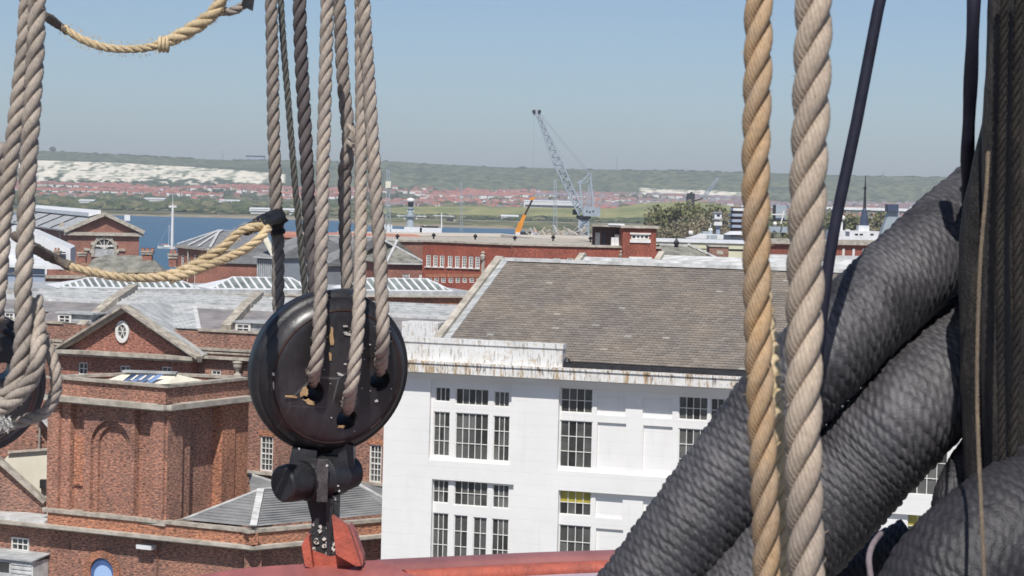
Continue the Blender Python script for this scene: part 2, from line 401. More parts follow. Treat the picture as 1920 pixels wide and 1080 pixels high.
# white sheds on the far shore, long white buildings
def far_shed(px0, px1, Y, h, label, z=None, mat='white_metal', d=25, roof=None):
    a, b_ = P(px0, 400, Y), P(px1, 400, Y); c = (a + b_) / 2; zz = landz(c.x, Y) if z is None else z
    th = thing('far_shed', label, 'building', (c.x, Y, zz))
    mb = MB(); L = abs(b_.x - a.x)
    mb.box((c.x, Y, zz - 1), L, d, h + 1); mb.build('wall', M[mat], th)
    mb = MB(); mb.extr([(c.x - L / 2 - .5, Y - d / 2 - .5, zz + h), (c.x - L / 2 - .5, Y + d / 2 + .5, zz + h), (c.x - L / 2 - .5, Y, zz + h + 1.8)], (L + 1, 0, 0))
    mb.build('roof', M[roof or 'white_metal'], th)
    mb = MB()
    mb.box((c.x, Y - d / 2 - .1, zz + h * .34), L * .96, .3, h * .24)
    mb.build('window_band', M['dark'], th)
    return th
far_shed(412, 450, 3350, 9, 'white industrial shed among trees on the far left shore')
far_shed(470, 560, 2560, 5, 'long white shed close to the far beach, behind the black tape knot')
far_shed(585, 612, 2700, 6, 'white shed on the far shore between the hanging ropes')
far_shed(150, 178, 2900, 7, 'pale shed with blue shadows on the far shore, right of the left ropes', mat='lead_pale')
far_shed(272, 310, 3300, 9, 'cluster of pale sheds on the far shore above the flagpole crosstree', mat='lead_pale')
far_shed(982, 1088, 3500, 13, 'long white building with a dark window band behind the green mound and orange crane tip', z=landz(P(1035, 400, 3500).x, 3500) + 6)
far_shed(940, 972, 2600, 3, 'low white shed before the dark scrub left of the orange crane')
# hilltop: fort block, masts, trees
mb = MB(); c = P(479, 300, 6300); zc = landz(c.x, 6300)
th = thing('hilltop_block', 'dark flat-roofed block on the hill crest beside the first hanging rope', 'building', (c.x, 6300, zc))
mb.box((c.x, 6300, zc - 2), 50, 20, 12); mb.build('wall', M['blue_clad'], th)
mb = MB(); mb.box((c.x, 6300, zc + 10), 52, 22, 3); mb.build('roof', M['dark'], th)
def mast_far(px, Y, top_py, label, wd=2.2, base=None):
    c = P(px, top_py, Y); zb = landz(c.x, Y) if base is None else base
    th = thing('radio_mast', label, 'mast', (c.x, Y, zb)); mb = MB(); n = 9; H = c.z - zb
    for (dx, dy) in ((-1, -1), (1, -1), (1, 1), (-1, 1)): mb.beam((c.x + dx * wd, Y + dy * wd, zb - 2), (c.x + dx * .3, Y + dy * .3, c.z), .7)
    mb.build('leg_frame', M['grey_clad'], th)
    mb = MB()
    for k in range(n):
        s0 = wd * (1 - k / n) + .3 * k / n; s1 = wd * (1 - (k + 1) / n) + .3 * (k + 1) / n; z0 = zb + H * k / n; z1 = zb + H * (k + 1) / n
        mb.beam((c.x - s0, Y - s0, z0), (c.x + s1, Y - s1, z1), .5); mb.beam((c.x + s0, Y - s0, z0), (c.x - s1, Y - s1, z1), .5)
    mb.build('bracing', M['grey_clad'], th)
mast_far(1157, 6200, 294, 'thin lattice radio mast on the hill crest right of the grey crane')
mast_far(418, 6300, 281, 'thin white mast on the hill crest left of the dark block', 1.5)
mast_far(1656, 6200, 320, 'faint lattice mast on the hill crest between the dark stay and the black cable', 1.5)
# ------------------------------------------------------------------ woodland masses
mf = rndmat('far_foliage', [(0, (.045, .065, .03)), (.5, (.08, .10, .045)), (.8, (.12, .125, .06)), (1, (.18, .165, .09))], .9)
def clump(mbx, c, r, hh, r0=None, n=7):
    # an uneven faceted crown
    a0 = uni(0, 6); rr = rnd() if r0 is None else r0; rings = ((.55, .12), (1, .4), (.85, .72), (.4, .95)); b = len(mbx.v)
    for (q, z) in rings:
        for j in range(n):
            a = a0 + 6.2832 * j / n; k = q * r * uni(.75, 1.2); mbx.v.append((c[0] + k * math.cos(a), c[1] + k * math.sin(a), c[2] + hh * z * uni(.85, 1.12)))
    for i in range(3):
        for j in range(n):
            j2 = (j + 1) % n; mbx.f.append((b + i * n + j, b + i * n + j2, b + (i + 1) * n + j2, b + (i + 1) * n + j)); mbx.m.append(0); mbx.r.append(min(1, max(0, rr + uni(-.15, .15))))
    mbx.f.append(tuple(b + 3 * n + j for j in range(n))); mbx.m.append(0); mbx.r.append(rr)
mb = MB()
cnt = 0
while cnt < 6000:                      # shore woods, gardens, slope
    Y = uni(2440, 5400); X = uni(-.36, .30) * Y; px = pxof(X, Y)
    if px > 690:
        if 2700 < Y < 3450 or Y < 2470: continue
        if Y < 2720 and rnd() < .2: continue
        if Y > 3450 and rnd() < .3: continue
    else:
        if Y < 2520 and rnd() < .8: continue
        if 4330 < Y and rnd() < .2: continue
    s = uni(4, 9) if Y > 2800 else uni(3, 5.5)
    if Y > 4200: s *= .72
    clump(mb, (X, Y, landz(X, Y) - 1), s * uni(1, 1.8), s * uni(.9, 1.4) * (0.75 if px > 690 and Y < 2750 else 1)); cnt += 1
stuff(mb.build('far_woodland', mf, uv=False))
mb = MB()
for k in range(1700):                 # scrub and hedges over the hill, tree line on the crest
    if k < 230:
        px = random.choice((uni(190, 360), uni(190, 360), uni(1170, 1400), uni(1560, 1800), uni(60, 1850), uni(430, 500))); Y = 6290; s = uni(2, 5.5)
    else: px = uni(30, 1850); Y = uni(5720, 6300); s = uni(1.2, 3.6)
    X = (px - 960) / F * Y; clump(mb, (X, Y, landz(X, Y) - 2), s * 1.8, s * 1.0, uni(0, .6), 6)
X = (94 - 960) / F * 6290; clump(mb, (X, 6290, landz(X, 6290) - 1), 9, 14, .1, 9)
stuff(mb.build('hill_scrub', mf, uv=False))
# ------------------------------------------------------------------ facades
class Fac:
    def __init__(s, A, B):
        s.A = Vector((A[0], A[1])); B = Vector((B[0], B[1])); s.L = (B - s.A).length; s.u = (B - s.A) / s.L; s.n = Vector((s.u.y, -s.u.x))
    def pt(s, a, z, d=0):
        q = s.A + s.u * a + s.n * d; return Vector((q.x, q.y, z))
    def hit(s, px, py, d=0):
        r = ray(px, py); o = s.A + s.n * d - Vector((CAMLOC.x, CAMLOC.y)); t = o.dot(s.n) / (r.x * s.n.x + r.y * s.n.y)
        p = CAMLOC + r * t; return ((Vector((p.x, p.y)) - s.A).dot(s.u), p.z)
    def rect(s, x0, y0, x1, y1, d=0):          # pixel rectangle -> s0,s1,z0,z1 (mid-lines)
        xm, ym = (x0 + x1) / 2, (y0 + y1) / 2
        return (s.hit(x0, ym, d)[0], s.hit(x1, ym, d)[0], s.hit(xm, y1, d)[1], s.hit(xm, y0, d)[1])
    def box(s, mb, s0, s1, z0, z1, d0, d1, m=0, r=None):
        f = lambda a, z, d: s.pt(a, z, d)
        mb.hexa([f(s0, z0, d1), f(s1, z0, d1), f(s1, z0, d0), f(s0, z0, d0), f(s0, z1, d1), f(s1, z1, d1), f(s1, z1, d0), f(s0, z1, d0)], m, r)
    def wall(s, mb, s0, s1, z0, z1, holes=(), depth=.25, d=0, m=0, mr=None):
        S = sorted({s0, s1, *[min(max(v, s0), s1) for h in holes for v in h[:2]]}); Z = sorted({z0, z1, *[min(max(v, z0), z1) for h in holes for v in h[2:4]]})
        for i in range(len(S) - 1):
            j = 0
            while j < len(Z) - 1:
                cs = (S[i] + S[i + 1]) / 2
                ins = lambda k: any(h[0] < cs < h[1] and h[2] < (Z[k] + Z[k + 1]) / 2 < h[3] for h in holes)
                if ins(j): j += 1; continue
                k = j
                while k + 1 < len(Z) - 1 and not ins(k + 1): k += 1
                mb.poly([s.pt(S[i], Z[j], d), s.pt(S[i + 1], Z[j], d), s.pt(S[i + 1], Z[k + 1], d), s.pt(S[i], Z[k + 1], d)], m, .5); j = k + 1
        mr = m if mr is None else mr
        for h in holes:
            a, b_, c, e = h[:4]; D = depth
            for q in (((a, c), (a, e)), ((b_, e), (b_, c)), ((a, e), (b_, e)), ((b_, c), (a, c))):
                (p0, q0), (p1, q1) = q
                mb.poly([s.pt(p0, q0, d), s.pt(p0, q0, d - D), s.pt(p1, q1, d - D), s.pt(p1, q1, d)], mr, .5)
def window(fc, par, r, nx_, nz_, d, fm='white_trim', gm='glass', bw=.04, fw=.07, gms=None, sash=False, name='window', panes=True, th=.06, sill=None):
    s0, s1, z0, z1 = r; mb = MB()
    fc.box(mb, s0, s0 + fw, z0, z1, d - th, d + th); fc.box(mb, s1 - fw, s1, z0, z1, d - th, d + th)
    fc.box(mb, s0 + fw, s1 - fw, z0, z0 + fw, d - th, d + th); fc.box(mb, s0 + fw, s1 - fw, z1 - fw, z1, d - th, d + th)
    a0, a1, c0, c1 = s0 + fw, s1 - fw, z0 + fw, z1 - fw; pw, ph = (a1 - a0) / nx_, (c1 - c0) / nz_
    for i in range(1, nx_): fc.box(mb, a0 + pw * i - bw / 2, a0 + pw * i + bw / 2, c0, c1, d - th * .3, d + th * .5)
    for j in range(1, nz_):
        w_ = bw * (1.9 if sash and j == nz_ // 2 else 1); fc.box(mb, a0, a1, c0 + ph * j - w_ / 2, c0 + ph * j + w_ / 2, d - th * .25, d + th * .6)
    if sill: fc.box(mb, s0 - sill, s1 + sill, z0 - .1, z0 - .002, d - .05, d + .3)
    o = mb.build(name, M[fm], par)
    if panes == 'one':
        g = MB(); g.poly([fc.pt(a0, c0, d - .02), fc.pt(a1, c0, d - .02), fc.pt(a1, c1, d - .02), fc.pt(a0, c1, d - .02)]); g.build('pane', M[gm], o)
    else:
        for i in range(nx_):
            for j in range(nz_):
                g = MB(); t_ = uni(-.012, .012); e = .004
                g.poly([fc.pt(a0 + pw * i + e, c0 + ph * j + e, d - .02 + t_), fc.pt(a0 + pw * (i + 1) - e, c0 + ph * j + e, d - .02 + uni(-.01, .01)), fc.pt(a0 + pw * (i + 1) - e, c0 + ph * (j + 1) - e, d - .02), fc.pt(a0 + pw * i + e, c0 + ph * (j + 1) - e, d - .02 - t_)])
                g.build('pane', M[gms[j] if gms else gm], o)
    return o
# ------------------------------------------------------------------ the white building
m, t, b = newmat('stained_white'); co = nd(t, 'ShaderNodeTexCoord').outputs['Object']; uvc = nd(t, 'ShaderNodeTexCoord').outputs['UV']
st = nz(t, uvc, 1.0, 6, .75, (3.2, .5, 1)); st2 = nz(t, uvc, 1.0, 4, .7, (9, 1.6, 1))
base = ramp(t, nz(t, co, 1.2, 5), [(.3, (.62, .60, .56)), (.6, (.76, .75, .73))])
c_ = mixc(t, ramp(t, st, [(.50, (0,) * 3), (.60, (.9,) * 3)]), base, (.36, .22, .08)); c_ = mixc(t, ramp(t, st2, [(.54, (0,) * 3), (.62, (.85,) * 3)]), c_, (.12, .09, .06))
t.links.new(c_, b.inputs['Base Color']); b.inputs['Roughness'].default_value = .85; bump(t, b, nz(t, co, 9, 5), .3, .02); M['stained'] = m
m, t, b = newmat('lichen_white'); tc = nd(t, 'ShaderNodeTexCoord'); co = tc.outputs['Object']; uvc = tc.outputs['UV']
st = nz(t, uvc, 1.0, 6, .8, (2.2, 1.6, 1)); st2 = nz(t, uvc, 1.0, 5, .7, (7, .9, 1))
base = ramp(t, nz(t, co, .8, 5), [(.3, (.60, .60, .58)), (.6, (.74, .74, .73))])
c_ = mixc(t, ramp(t, st, [(.53, (0,) * 3), (.64, (.75,) * 3)]), base, (.40, .28, .14)); c_ = mixc(t, ramp(t, st2, [(.54, (0,) * 3), (.64, (.8,) * 3)]), c_, (.20, .18, .15))
t.links.new(c_, b.inputs['Base Color']); b.inputs['Roughness'].default_value = .85; M['lichen'] = m
A0 = P(722, 700, 122); u70 = Vector((math.sin(R(70.3)), -math.cos(R(70.3))))
WF = Fac((A0.x, A0.y), (A0.x + u70.x * 60, A0.y + u70.y * 60))
wb = thing('white_building', 'large white painted building with small-paned windows and a broad slate roof', 'building', (A0.x, A0.y, 3))
zc0, zc1 = WF.hit(800, 701)[1], WF.hit(800, 680)[1]          # fascia band seen at the front edge
# solve the fascia on its own plane, one metre proud
CP = .82
zf1 = WF.hit(1000, 687, CP)[1]; zf0 = WF.hit(1000, 709, CP)[1]
L = 40.0
mb = MB()
bays = []
def RR(x0, y0, x1, y1, d=0): return WF.rect(x0, y0, x1, y1, d)
bay1 = RR(805, 716, 958, 868); bay2 = RR(807, 899, 960, 1150); bay3 = RR(1046, 725, 1395, 893); bay4 = RR(1044, 920, 1395, 1150)
s_end = bay3[1]
W3 = bay3[1] - bay3[0]
top_z = bay1[3]
bay3 = (bay3[0], WF.hit(1405, 800)[0], WF.hit(1048, 882)[1], top_z); bay4 = (bay4[0], WF.hit(1405, 800)[0], bay2[2], WF.hit(1048, 919)[1]); bay1 = (bay1[0], bay1[1], WF.hit(880, 867)[1], top_z)
bay2 = (bay2[0], bay2[1], bay2[2], WF.hit(880, 903)[1])
bay5 = (s_end + 2.2, L - 1.5, bay3[2], top_z); bay6 = (s_end + 2.2, L - 1.5, bay2[2], bay4[3])
bays = [bay1, bay2, bay3, bay4, bay5, bay6]
WF.wall(mb, 0, L, 3, zf0 - .02, bays, .22)
mb.poly([WF.pt(0, 3, 0), WF.pt(0, zf0 - .02, 0), WF.pt(0, zf0 - .02, -20), WF.pt(0, 3, -20)])
mb.poly([WF.pt(L, 3, 0), WF.pt(L, zf0 - .02, 0), WF.pt(L, zf0 - .02, -20), WF.pt(L, 3, -20)])
mb.build('wall', M['white_paint'], wb)
# windows in the bays: pixel boxes on the recessed plane
D1 = -.22
wins = []
def WW(x0, y0, x1, y1, nx_, nz_, gms=None): wins.append((RR(x0, y0, x1, y1, D1), nx_, nz_, gms))
WW(816, 726, 844, 753, 3, 1); WW(854, 729, 916, 760, 5, 1); WW(926, 734, 955, 763, 3, 1)
WW(812, 772, 843, 855, 3, 3); WW(853, 775, 915, 862, 5, 3); WW(924, 780, 955, 865, 3, 3)
WW(811, 900, 841, 943, 3, 2); WW(851, 903, 914, 949, 5, 2); WW(923, 909, 954, 953, 3, 2)
WW(810, 962, 840, 1052, 3, 3); WW(850, 966, 876, 1056, 2, 3); WW(886, 970, 912, 1059, 2, 3); WW(921, 973, 953, 1062, 3, 3)
WW(1051, 728, 1111, 774, 4, 2); WW(1049, 789, 1110, 877, 4, 3); WW(1048, 920, 1108, 966, 4, 2, ['glass', 'glass_yellow']); WW(1047, 985, 1107, 1078, 4, 3)
WW(1272, 744, 1327, 788, 4, 2); WW(1332, 747, 1358, 792, 2, 2); WW(1271, 804, 1326, 892, 4, 3); WW(1331, 808, 1357, 896, 2, 3)
WW(1270, 934, 1325, 980, 4, 2, ['glass', 'glass_yellow']); WW(1269, 998, 1324, 1090, 4, 3)
for (x0, x1, nn) in ((1470, 1500, 2), (1560, 1610, 4), (1700, 1776, 4), (1798, 1850, 3)):
    f_ = lambda y: y + (x0 - 1272) * .076
    WW(x0, f_(804), x1, f_(804) + 92, nn, 3); WW(x0, f_(740), x1, f_(740) + 46, nn, 2); WW(x0, f_(932), x1, f_(932) + 48, nn, 2, ['glass', 'glass_yellow'])
for i, bb in enumerate(bays):
    hs = [w_[0] for w_ in wins if w_[0][0] > bb[0] - .1 and w_[0][1] < bb[1] + .1 and (w_[0][2] + w_[0][3]) / 2 < bb[3] and (w_[0][2] + w_[0][3]) / 2 > bb[2]]
    mb = MB()
    # shallow sunk panels between the windows of the long bays
    pan = []
    if i == 2: pan = [RR(1119, 743, 1173, 779, D1), RR(1205, 748, 1261, 784, D1), RR(1119, 793, 1173, 884, D1), RR(1205, 799, 1260, 890, D1)]
    if i == 3: pan = [RR(1116, 930, 1167, 972, D1), RR(1205, 936, 1258, 978, D1), RR(1116, 992, 1167, 1090, D1), RR(1205, 998, 1258, 1090, D1)]
    hs = [(max(h[0], bb[0] + .02), min(h[1], bb[1] - .02), h[2], min(h[3], bb[3] - .02)) for h in hs]
    pan = [(p[0], p[1], p[2], min(p[3], bb[3] - .05)) for p in pan]
    WF.wall(mb, bb[0], bb[1], bb[2], bb[3], hs + pan, .13, D1)
    for p in pan: mb.poly([WF.pt(p[0], p[2], D1 - .128), WF.pt(p[1], p[2], D1 - .128), WF.pt(p[1], p[3], D1 - .128), WF.pt(p[0], p[3], D1 - .128)])
    mb.build('recessed_bay', M['white_paint'], wb)
for r_, nx_, nz_, gms in wins:
    window(WF, wb, r_, nx_, nz_, D1 - .11, gms=gms, bw=.035, fw=.045)
# cornice: soffit slab, stained fascia, gutter, parapet block over the left part
mb = MB(); WF.box(mb, -.35, L, zf0, zf1 - .12, 0, CP); WF.box(mb, -.45, L, zf1 - .12, zf1, -.3, CP + .08)
for k in range(40): 
    if rnd() < .9: WF.box(mb, .6 + k * .97, .6 + k * .97 + .035, zf0 + .05, zf1 - .14, CP, CP + .006)
mb.build('cornice', M['stained'], wb)
mb = MB(); WF.box(mb, -.2, L, zf0 - .28, zf0 - .002, 0, .35); mb.build('cornice_bed', M['white_paint'], wb)
PD = .35
pr = (WF.hit(790, 650, PD)[0], WF.hit(1055, 650, PD)[0]); zp = WF.hit(900, 638, PD)[1]
mb = MB(); WF.box(mb, -.3, pr[1], zf1, zp - .25, PD - .5, PD); WF.box(mb, -.35, pr[1] + .05, zp - .25, zp, PD - .58, PD + .07)
mb.build('parapet', M['lichen'], wb)
mb = MB(); WF.box(mb, pr[1] + .1, L, zf1 + .003, zf1 + .22, -.2, .5); mb.build('gutter', M['dark'], wb)
mb = MB(); e_ = WF.hit(1063, 675, .3); mb.lathe([(.18, 0), (.2, .2), (.12, .35)], WF.pt(e_[0], zf1 + .1, .3), 10); mb.build('rainwater_hopper', M['dark'], wb)
# roof: eaves -> ridge, pitch taken from the gable verge
E = WF.hit(797, 628, -1.0); sE = E[0]; zE = zf1 + .25
dE = -.45
sE = WF.hit(799, 634, dE)[0]
# ridge: find set-back d and height so that the verge top meets px 932,488
best = None
for k in range(400):
    d = -4 - k * .05; q = WF.pt(sE, 20, d); dd = q - CAMLOC
    v = CAMROT.transposed() @ dd; 
    # x on screen for the right height
    zz = None
    rr = ray(932, 488); t_ = ((q.x - CAMLOC.x) * rr.x + (q.y - CAMLOC.y) * rr.y) / (rr.x ** 2 + rr.y ** 2); pnt = CAMLOC + rr * t_
    err = (Vector((pnt.x, pnt.y)) - Vector((q.x, q.y))).length
    if best is None or err < best[0]: best = (err, d, pnt.z)
dR, zR = best[1], best[2]
print('ROOF', sE, zE, dR, zR, best[0])
m, t, b = newmat('roof_slates'); at = nd(t, 'ShaderNodeAttribute', attribute_name='rnd'); co = nd(t, 'ShaderNodeTexCoord').outputs['Object']
c_ = ramp(t, at.outputs['Fac'], [(0, (.192, .168, .150)), (.5, (.222, .195, .173)), (.93, (.252, .222, .197)), (.955, (.22, .20, .18)), (.965, (.36, .34, .31)), (1, (.31, .30, .28))])
c_ = mixc(t, 1.0, c_, ramp(t, nz(t, co, .35, 6, .7), [(.3, (.78, .80, .84)), (.7, (1.20, 1.15, 1.05))]), 'MULTIPLY')
c_ = mixc(t, ramp(t, nz(t, co, 2.2, 6, .75), [(.56, (0,) * 3), (.72, (.55,) * 3)]), c_, (.27, .25, .20))
t.links.new(c_, b.inputs['Base Color']); b.inputs['Roughness'].default_value = .8; b.inputs['Specular IOR Level'].default_value = .25; M['slates'] = m
def slated(fc, s0, s1, dA, zA, dB, zB, par, mat='slates', wd=.42, ex=.27, name='slate_courses'):
    mb = MB(); A = Vector((dA, zA)); B_ = Vector((dB, zB)); Lr = (B_ - A).length; T = (B_ - A) / Lr; Nn = Vector((T.y, -T.x)) if T.x < 0 else Vector((-T.y, T.x))
    if Nn.y < 0: Nn = -Nn
    rows = int(Lr / ex)
    def Q(s_, l, h): q = A + T * l + Nn * h; return fc.pt(s_, q.y, q.x)
    mb.poly([Q(s0, 0, -.02), Q(s1, 0, -.02), Q(s1, Lr, -.02), Q(s0, Lr, -.02)], 0, .1)
    for j in range(rows):
        x = s0 - (wd / 2 if j % 2 else 0); l0 = j * ex; l1 = min(Lr, l0 + ex * 1.02)
        while x < s1:
            a, b_ = max(x, s0), min(x + wd - .012, s1)
            if b_ - a > .05:
                h = .035 + uni(-.008, .014); sk = uni(-.008, .008); r = rnd() * .955 if rnd() < .994 else .98
                p = [Q(a, l0 + sk, h), Q(b_, l0 - sk, h), Q(b_, l1, .006), Q(a, l1, .006)]
                mb.poly(p, 0, r); mb.poly([Q(a, l0 + sk, -.01), Q(b_, l0 - sk, -.01), p[1], p[0]], 0, r * .3)
            x += wd
    return stuff(mb.build(name, M[mat], par, uv=False))
slated(WF, sE + .25, L, dE, zE, dR, zR, wb)
# far slope and gable wall
mb = MB()
mb.poly([WF.pt(sE, zR, dR), WF.pt(L, zR, dR), WF.pt(L, zE, 2 * dR - dE), WF.pt(sE, zE, 2 * dR - dE)])
mb.build('rear_roof_slope', M['slate_grey'], wb)
mb = MB(); mb.extr([WF.pt(sE, zf0 - 4, dE), WF.pt(sE, zE - .1, dE), WF.pt(sE, zR - .1, dR), WF.pt(sE, zE - .1, 2 * dR - dE), WF.pt(sE, zf0 - 4, 2 * dR - dE)], (WF.u.x * .3, WF.u.y * .3, 0))
mb.build('gable_wall', M['stone'], wb)
mb = MB(); mb.beam(WF.pt(sE + .12, zE + .1, dE + .2), WF.pt(sE + .12, zR + .16, dR), .42, .2); mb.beam(WF.pt(sE + .12, zR + .16, dR), WF.pt(sE + .12, zE + .1, 2 * dR - dE), .42, .2)
mb.build('verge_coping', M['stone'], wb)
mb = MB(); mb.beam(WF.pt(sE + .52, zE + .02, dE), WF.pt(sE + .52, zR + .06, dR), .4, .06); mb.build('verge_flashing', M['lead'], wb)
mb = MB(); WF.box(mb, sE + .2, L, zR - .02, zR + .16, dR - .9, dR + .28); WF.box(mb, sE + 5, L, zR + .05, zR + .30, dR - 2.2, dR - .92); mb.build('ridge_flashing', M['lead_pale'], wb)
# patch of lead at the foot of the verge, white box behind
mb = MB(); TT = Vector((dR - dE, zR - zE)).normalized(); NN = Vector((-TT.y, TT.x)) if TT.x > 0 else Vector((TT.y, -TT.x))
NN = NN if NN.y > 0 else -NN
def RQ(s_, l, h): q = Vector((dE, zE)) + TT * l + NN * h; return WF.pt(s_, q.y, q.x)
mb.poly([RQ(sE + .3, .1, .07), RQ(sE + 1.5, .1, .07), RQ(sE + 1.8, .8, .07), RQ(sE + 1.9, 1.5, .07), RQ(sE + .35, 1.5, .07)]); mb.build('lead_patch', M['lead'], wb)
mb = MB(); q0 = WF.hit(762, 610, -3); WF.box(mb, q0[0] - .1, sE - .2, zf1, WF.hit(780, 603, -3)[1], -4, -2.6); mb.build('side_parapet', M['lichen'], wb)
# two more roof ranges standing behind the ridge, each with a coped gable end
for (x0, y0, x1, y1, xe, lab) in ((1078, 497, 1092, 481, 1236, 0), (1226, 497, 1241, 478, 1660, 1)):
    Y0 = WF.pt(0, 0, dR - 8).y
    a = P(x1, y1, 140 if lab == 0 else 139); s_, z_ = (Vector((a.x, a.y)) - WF.A).dot(WF.u), a.z; d_ = (Vector((a.x, a.y)) - WF.A).dot(WF.n)
    th = thing('roof_range', ['low pale roof range with coped gable end, first behind the slate ridge', 'low pale roof range with coped gable end, further right behind the slate ridge'][lab], 'roof', (a.x, a.y, 3))
    s2 = WF.hit(xe, 480, d_)[0]
    mb = MB(); mb.extr([WF.pt(s_, 3, d_ + 5), WF.pt(s_, z_ - 2.2, d_ + 5), WF.pt(s_, z_, d_), WF.pt(s_, z_ - 2.2, d_ - 5), WF.pt(s_, 3, d_ - 5)], (WF.u.x * (s2 - s_), WF.u.y * (s2 - s_), 0)); mb.build('roof', M['lead_pale'], th)
    mb = MB(); mb.beam(WF.pt(s_, z_ - 2.3, d_ + 5.2), WF.pt(s_, z_ + .1, d_), .35, .3); mb.beam(WF.pt(s_, z_ + .1, d_), WF.pt(s_, z_ - 2.3, d_ - 5), .35, .3); mb.build('verge_coping', M['stone'], th)
# ------------------------------------------------------------------ the brick tower and its lower storey
zt = 17.3
pL, pC, pR, pB = PZ(94, 704, zt), PZ(312, 722, zt), PZ(470, 706, zt), PZ(285, 697, zt)
CY = pC.y
zc = lambda py: zat(312 - .025 * (py - 722), py, CY)
tw = thing('brick_tower', 'square red brick tower with blind arches, stone strings and a glass lantern on its roof', 'tower', (pC.x, pC.y, 3))
F1 = Fac((pL.x, pL.y), (pC.x, pC.y)); F2 = Fac((pC.x, pC.y), (pR.x, pR.y))
z_s1, z_s0 = zc(758), zc(768); z_p = zc(727); z_b1, z_b0 = zc(978), zc(985)
base = [(pL.x, pL.y), (pC.x, pC.y), (pR.x, pR.y), (pB.x, pB.y)]
mb = MB()
for a, b_ in ((0, 1), (1, 2), (2, 3), (3, 0)):
    f = Fac(base[a], base[b_]); f.wall(mb, .1, f.L - .1, 3, z_s1, d=-.5); f.wall(mb, 0, f.L, z_s1, z_p, d=.02)
    f.wall(mb, .35, f.L - .35, z_s1, z_p, d=-.35)
mb.poly([(x, y, z_s1 + .1) for x, y in base]); mb.build('wall', M['brick'], tw)
mb = MB(); mbs = MB(); mbb = MB()
for a, b_ in ((0, 1), (1, 2), (2, 3), (3, 0)):
    f = Fac(base[a], base[b_]); e = .16
    f.box(mb, -e, f.L + e, z_p, zt, -.42, .2)
    f.box(mbs, -.32, f.L + .32, z_s0, z_s1, -.51, .60); f.box(mbs, -.1, f.L + .1, z_s0 - .12, z_s0 - .002, -.51, .14)
    if a < 2: f.box(mbb, -.2, f.L + .25, z_b0, z_b1, -.51, .25)
mb.build('coping', M['stone_dirty'], tw); mbs.build('string_course', M['stone'], tw); mbb.build('base_course', M['stone'], tw)
def pil(f, x0, x1, d, mat='brick', z0=None, z1=None):
    s0, s1 = f.hit(x0, 850)[0], f.hit(x1, 850)[0]; mb = MB(); f.box(mb, s0, s1, z_b1 if z0 is None else z0, (z_s0 - .125) if z1 is None else z1, -.499, d - .359); mb.build('pilaster', M[mat], tw)
pil(F1, 91, 112, .48); pil(F1, 112.4, 129, .26); pil(F1, 288, 309, .48); pil(F1, 279, 287.6, .26)
pil(F2, 310.5, 339, .48); pil(F2, 339.4, 359, .26); pil(F2, 413, 437, .48, 'brick_orange'); pil(F2, 437.4, 464, .38, 'brick_orange')
def arch_block(f, par, s0, s1, z0, z1, a0, a1, zs, d0, d1, mat, name='arch_surround', n=14):
    # slab from s0..s1 with a round-headed opening a0..a1, springing at zs
    mb = MB(); c = (a0 + a1) / 2; r_ = (a1 - a0) / 2
    f.box(mb, s0, a0, z0, zs, d0, d1); f.box(mb, a1, s1, z0, zs, d0, d1)
    pts = [(c - r_ * math.cos(math.pi * k / n), zs + r_ * math.sin(math.pi * k / n)) for k in range(n + 1)]
    for k in range(n):
        (x0, y0), (x1, y1) = pts[k], pts[k + 1]
        for dd in (d1, d0): mb.poly([f.pt(x0, y0, dd), f.pt(x1, y1, dd), f.pt(x1, z1, dd), f.pt(x0, z1, dd)], 0, .5)
        mb.poly([f.pt(x0, y0, d0), f.pt(x1, y1, d0), f.pt(x1, y1, d1), f.pt(x0, y0, d1)], 0, .5)
    f.box(mb, s0, a0 - .0005, zs, z1, d0, d1); f.box(mb, a1 + .0005, s1, zs, z1, d0, d1)
    return mb.build(name, M[mat], par)
sp = lambda x: F1.hit(x, 850)[0]
zsp = F1.hit(205, 838)[1]
arch_block(F1, tw, sp(155), sp(250), z_b1, z_s0 - .13, sp(168), sp(243), zsp, -.499, -.08, 'brick', n=18)
arch_block(F1, tw, sp(168.4), sp(242.6), z_b1, zsp + (sp(243) - sp(168)) / 2, sp(177), sp(234), zsp, -.499, -.30, 'brick', 'arch_order', 18)
# ring of the arch, rubbed brick
mb = MB(); c_, r0, r1 = (sp(168) + sp(243)) / 2, (sp(243) - sp(168)) / 2, (sp(243) - sp(168)) / 2 + .33
for k in range(26):
    a, b2 = math.pi * k / 26 + .01, math.pi * (k + 1) / 26 - .01
    mb.hexa([F1.pt(c_ - q * math.cos(an), zsp + q * math.sin(an), dd) for dd in (-.079, -.06) for (q, an) in ((r0, a), (r1, a), (r1, b2), (r0, b2))])
mb.build('arch_ring', M['brick'], tw)
# panels of brighter rubbed brick
mb = MB(); F1.box(mb, sp(131), sp(154), z_b1 + 1.4, z_s0 - 2, -.499, -.348); mb.build('rubbed_panel', M['brick_orange'], tw)
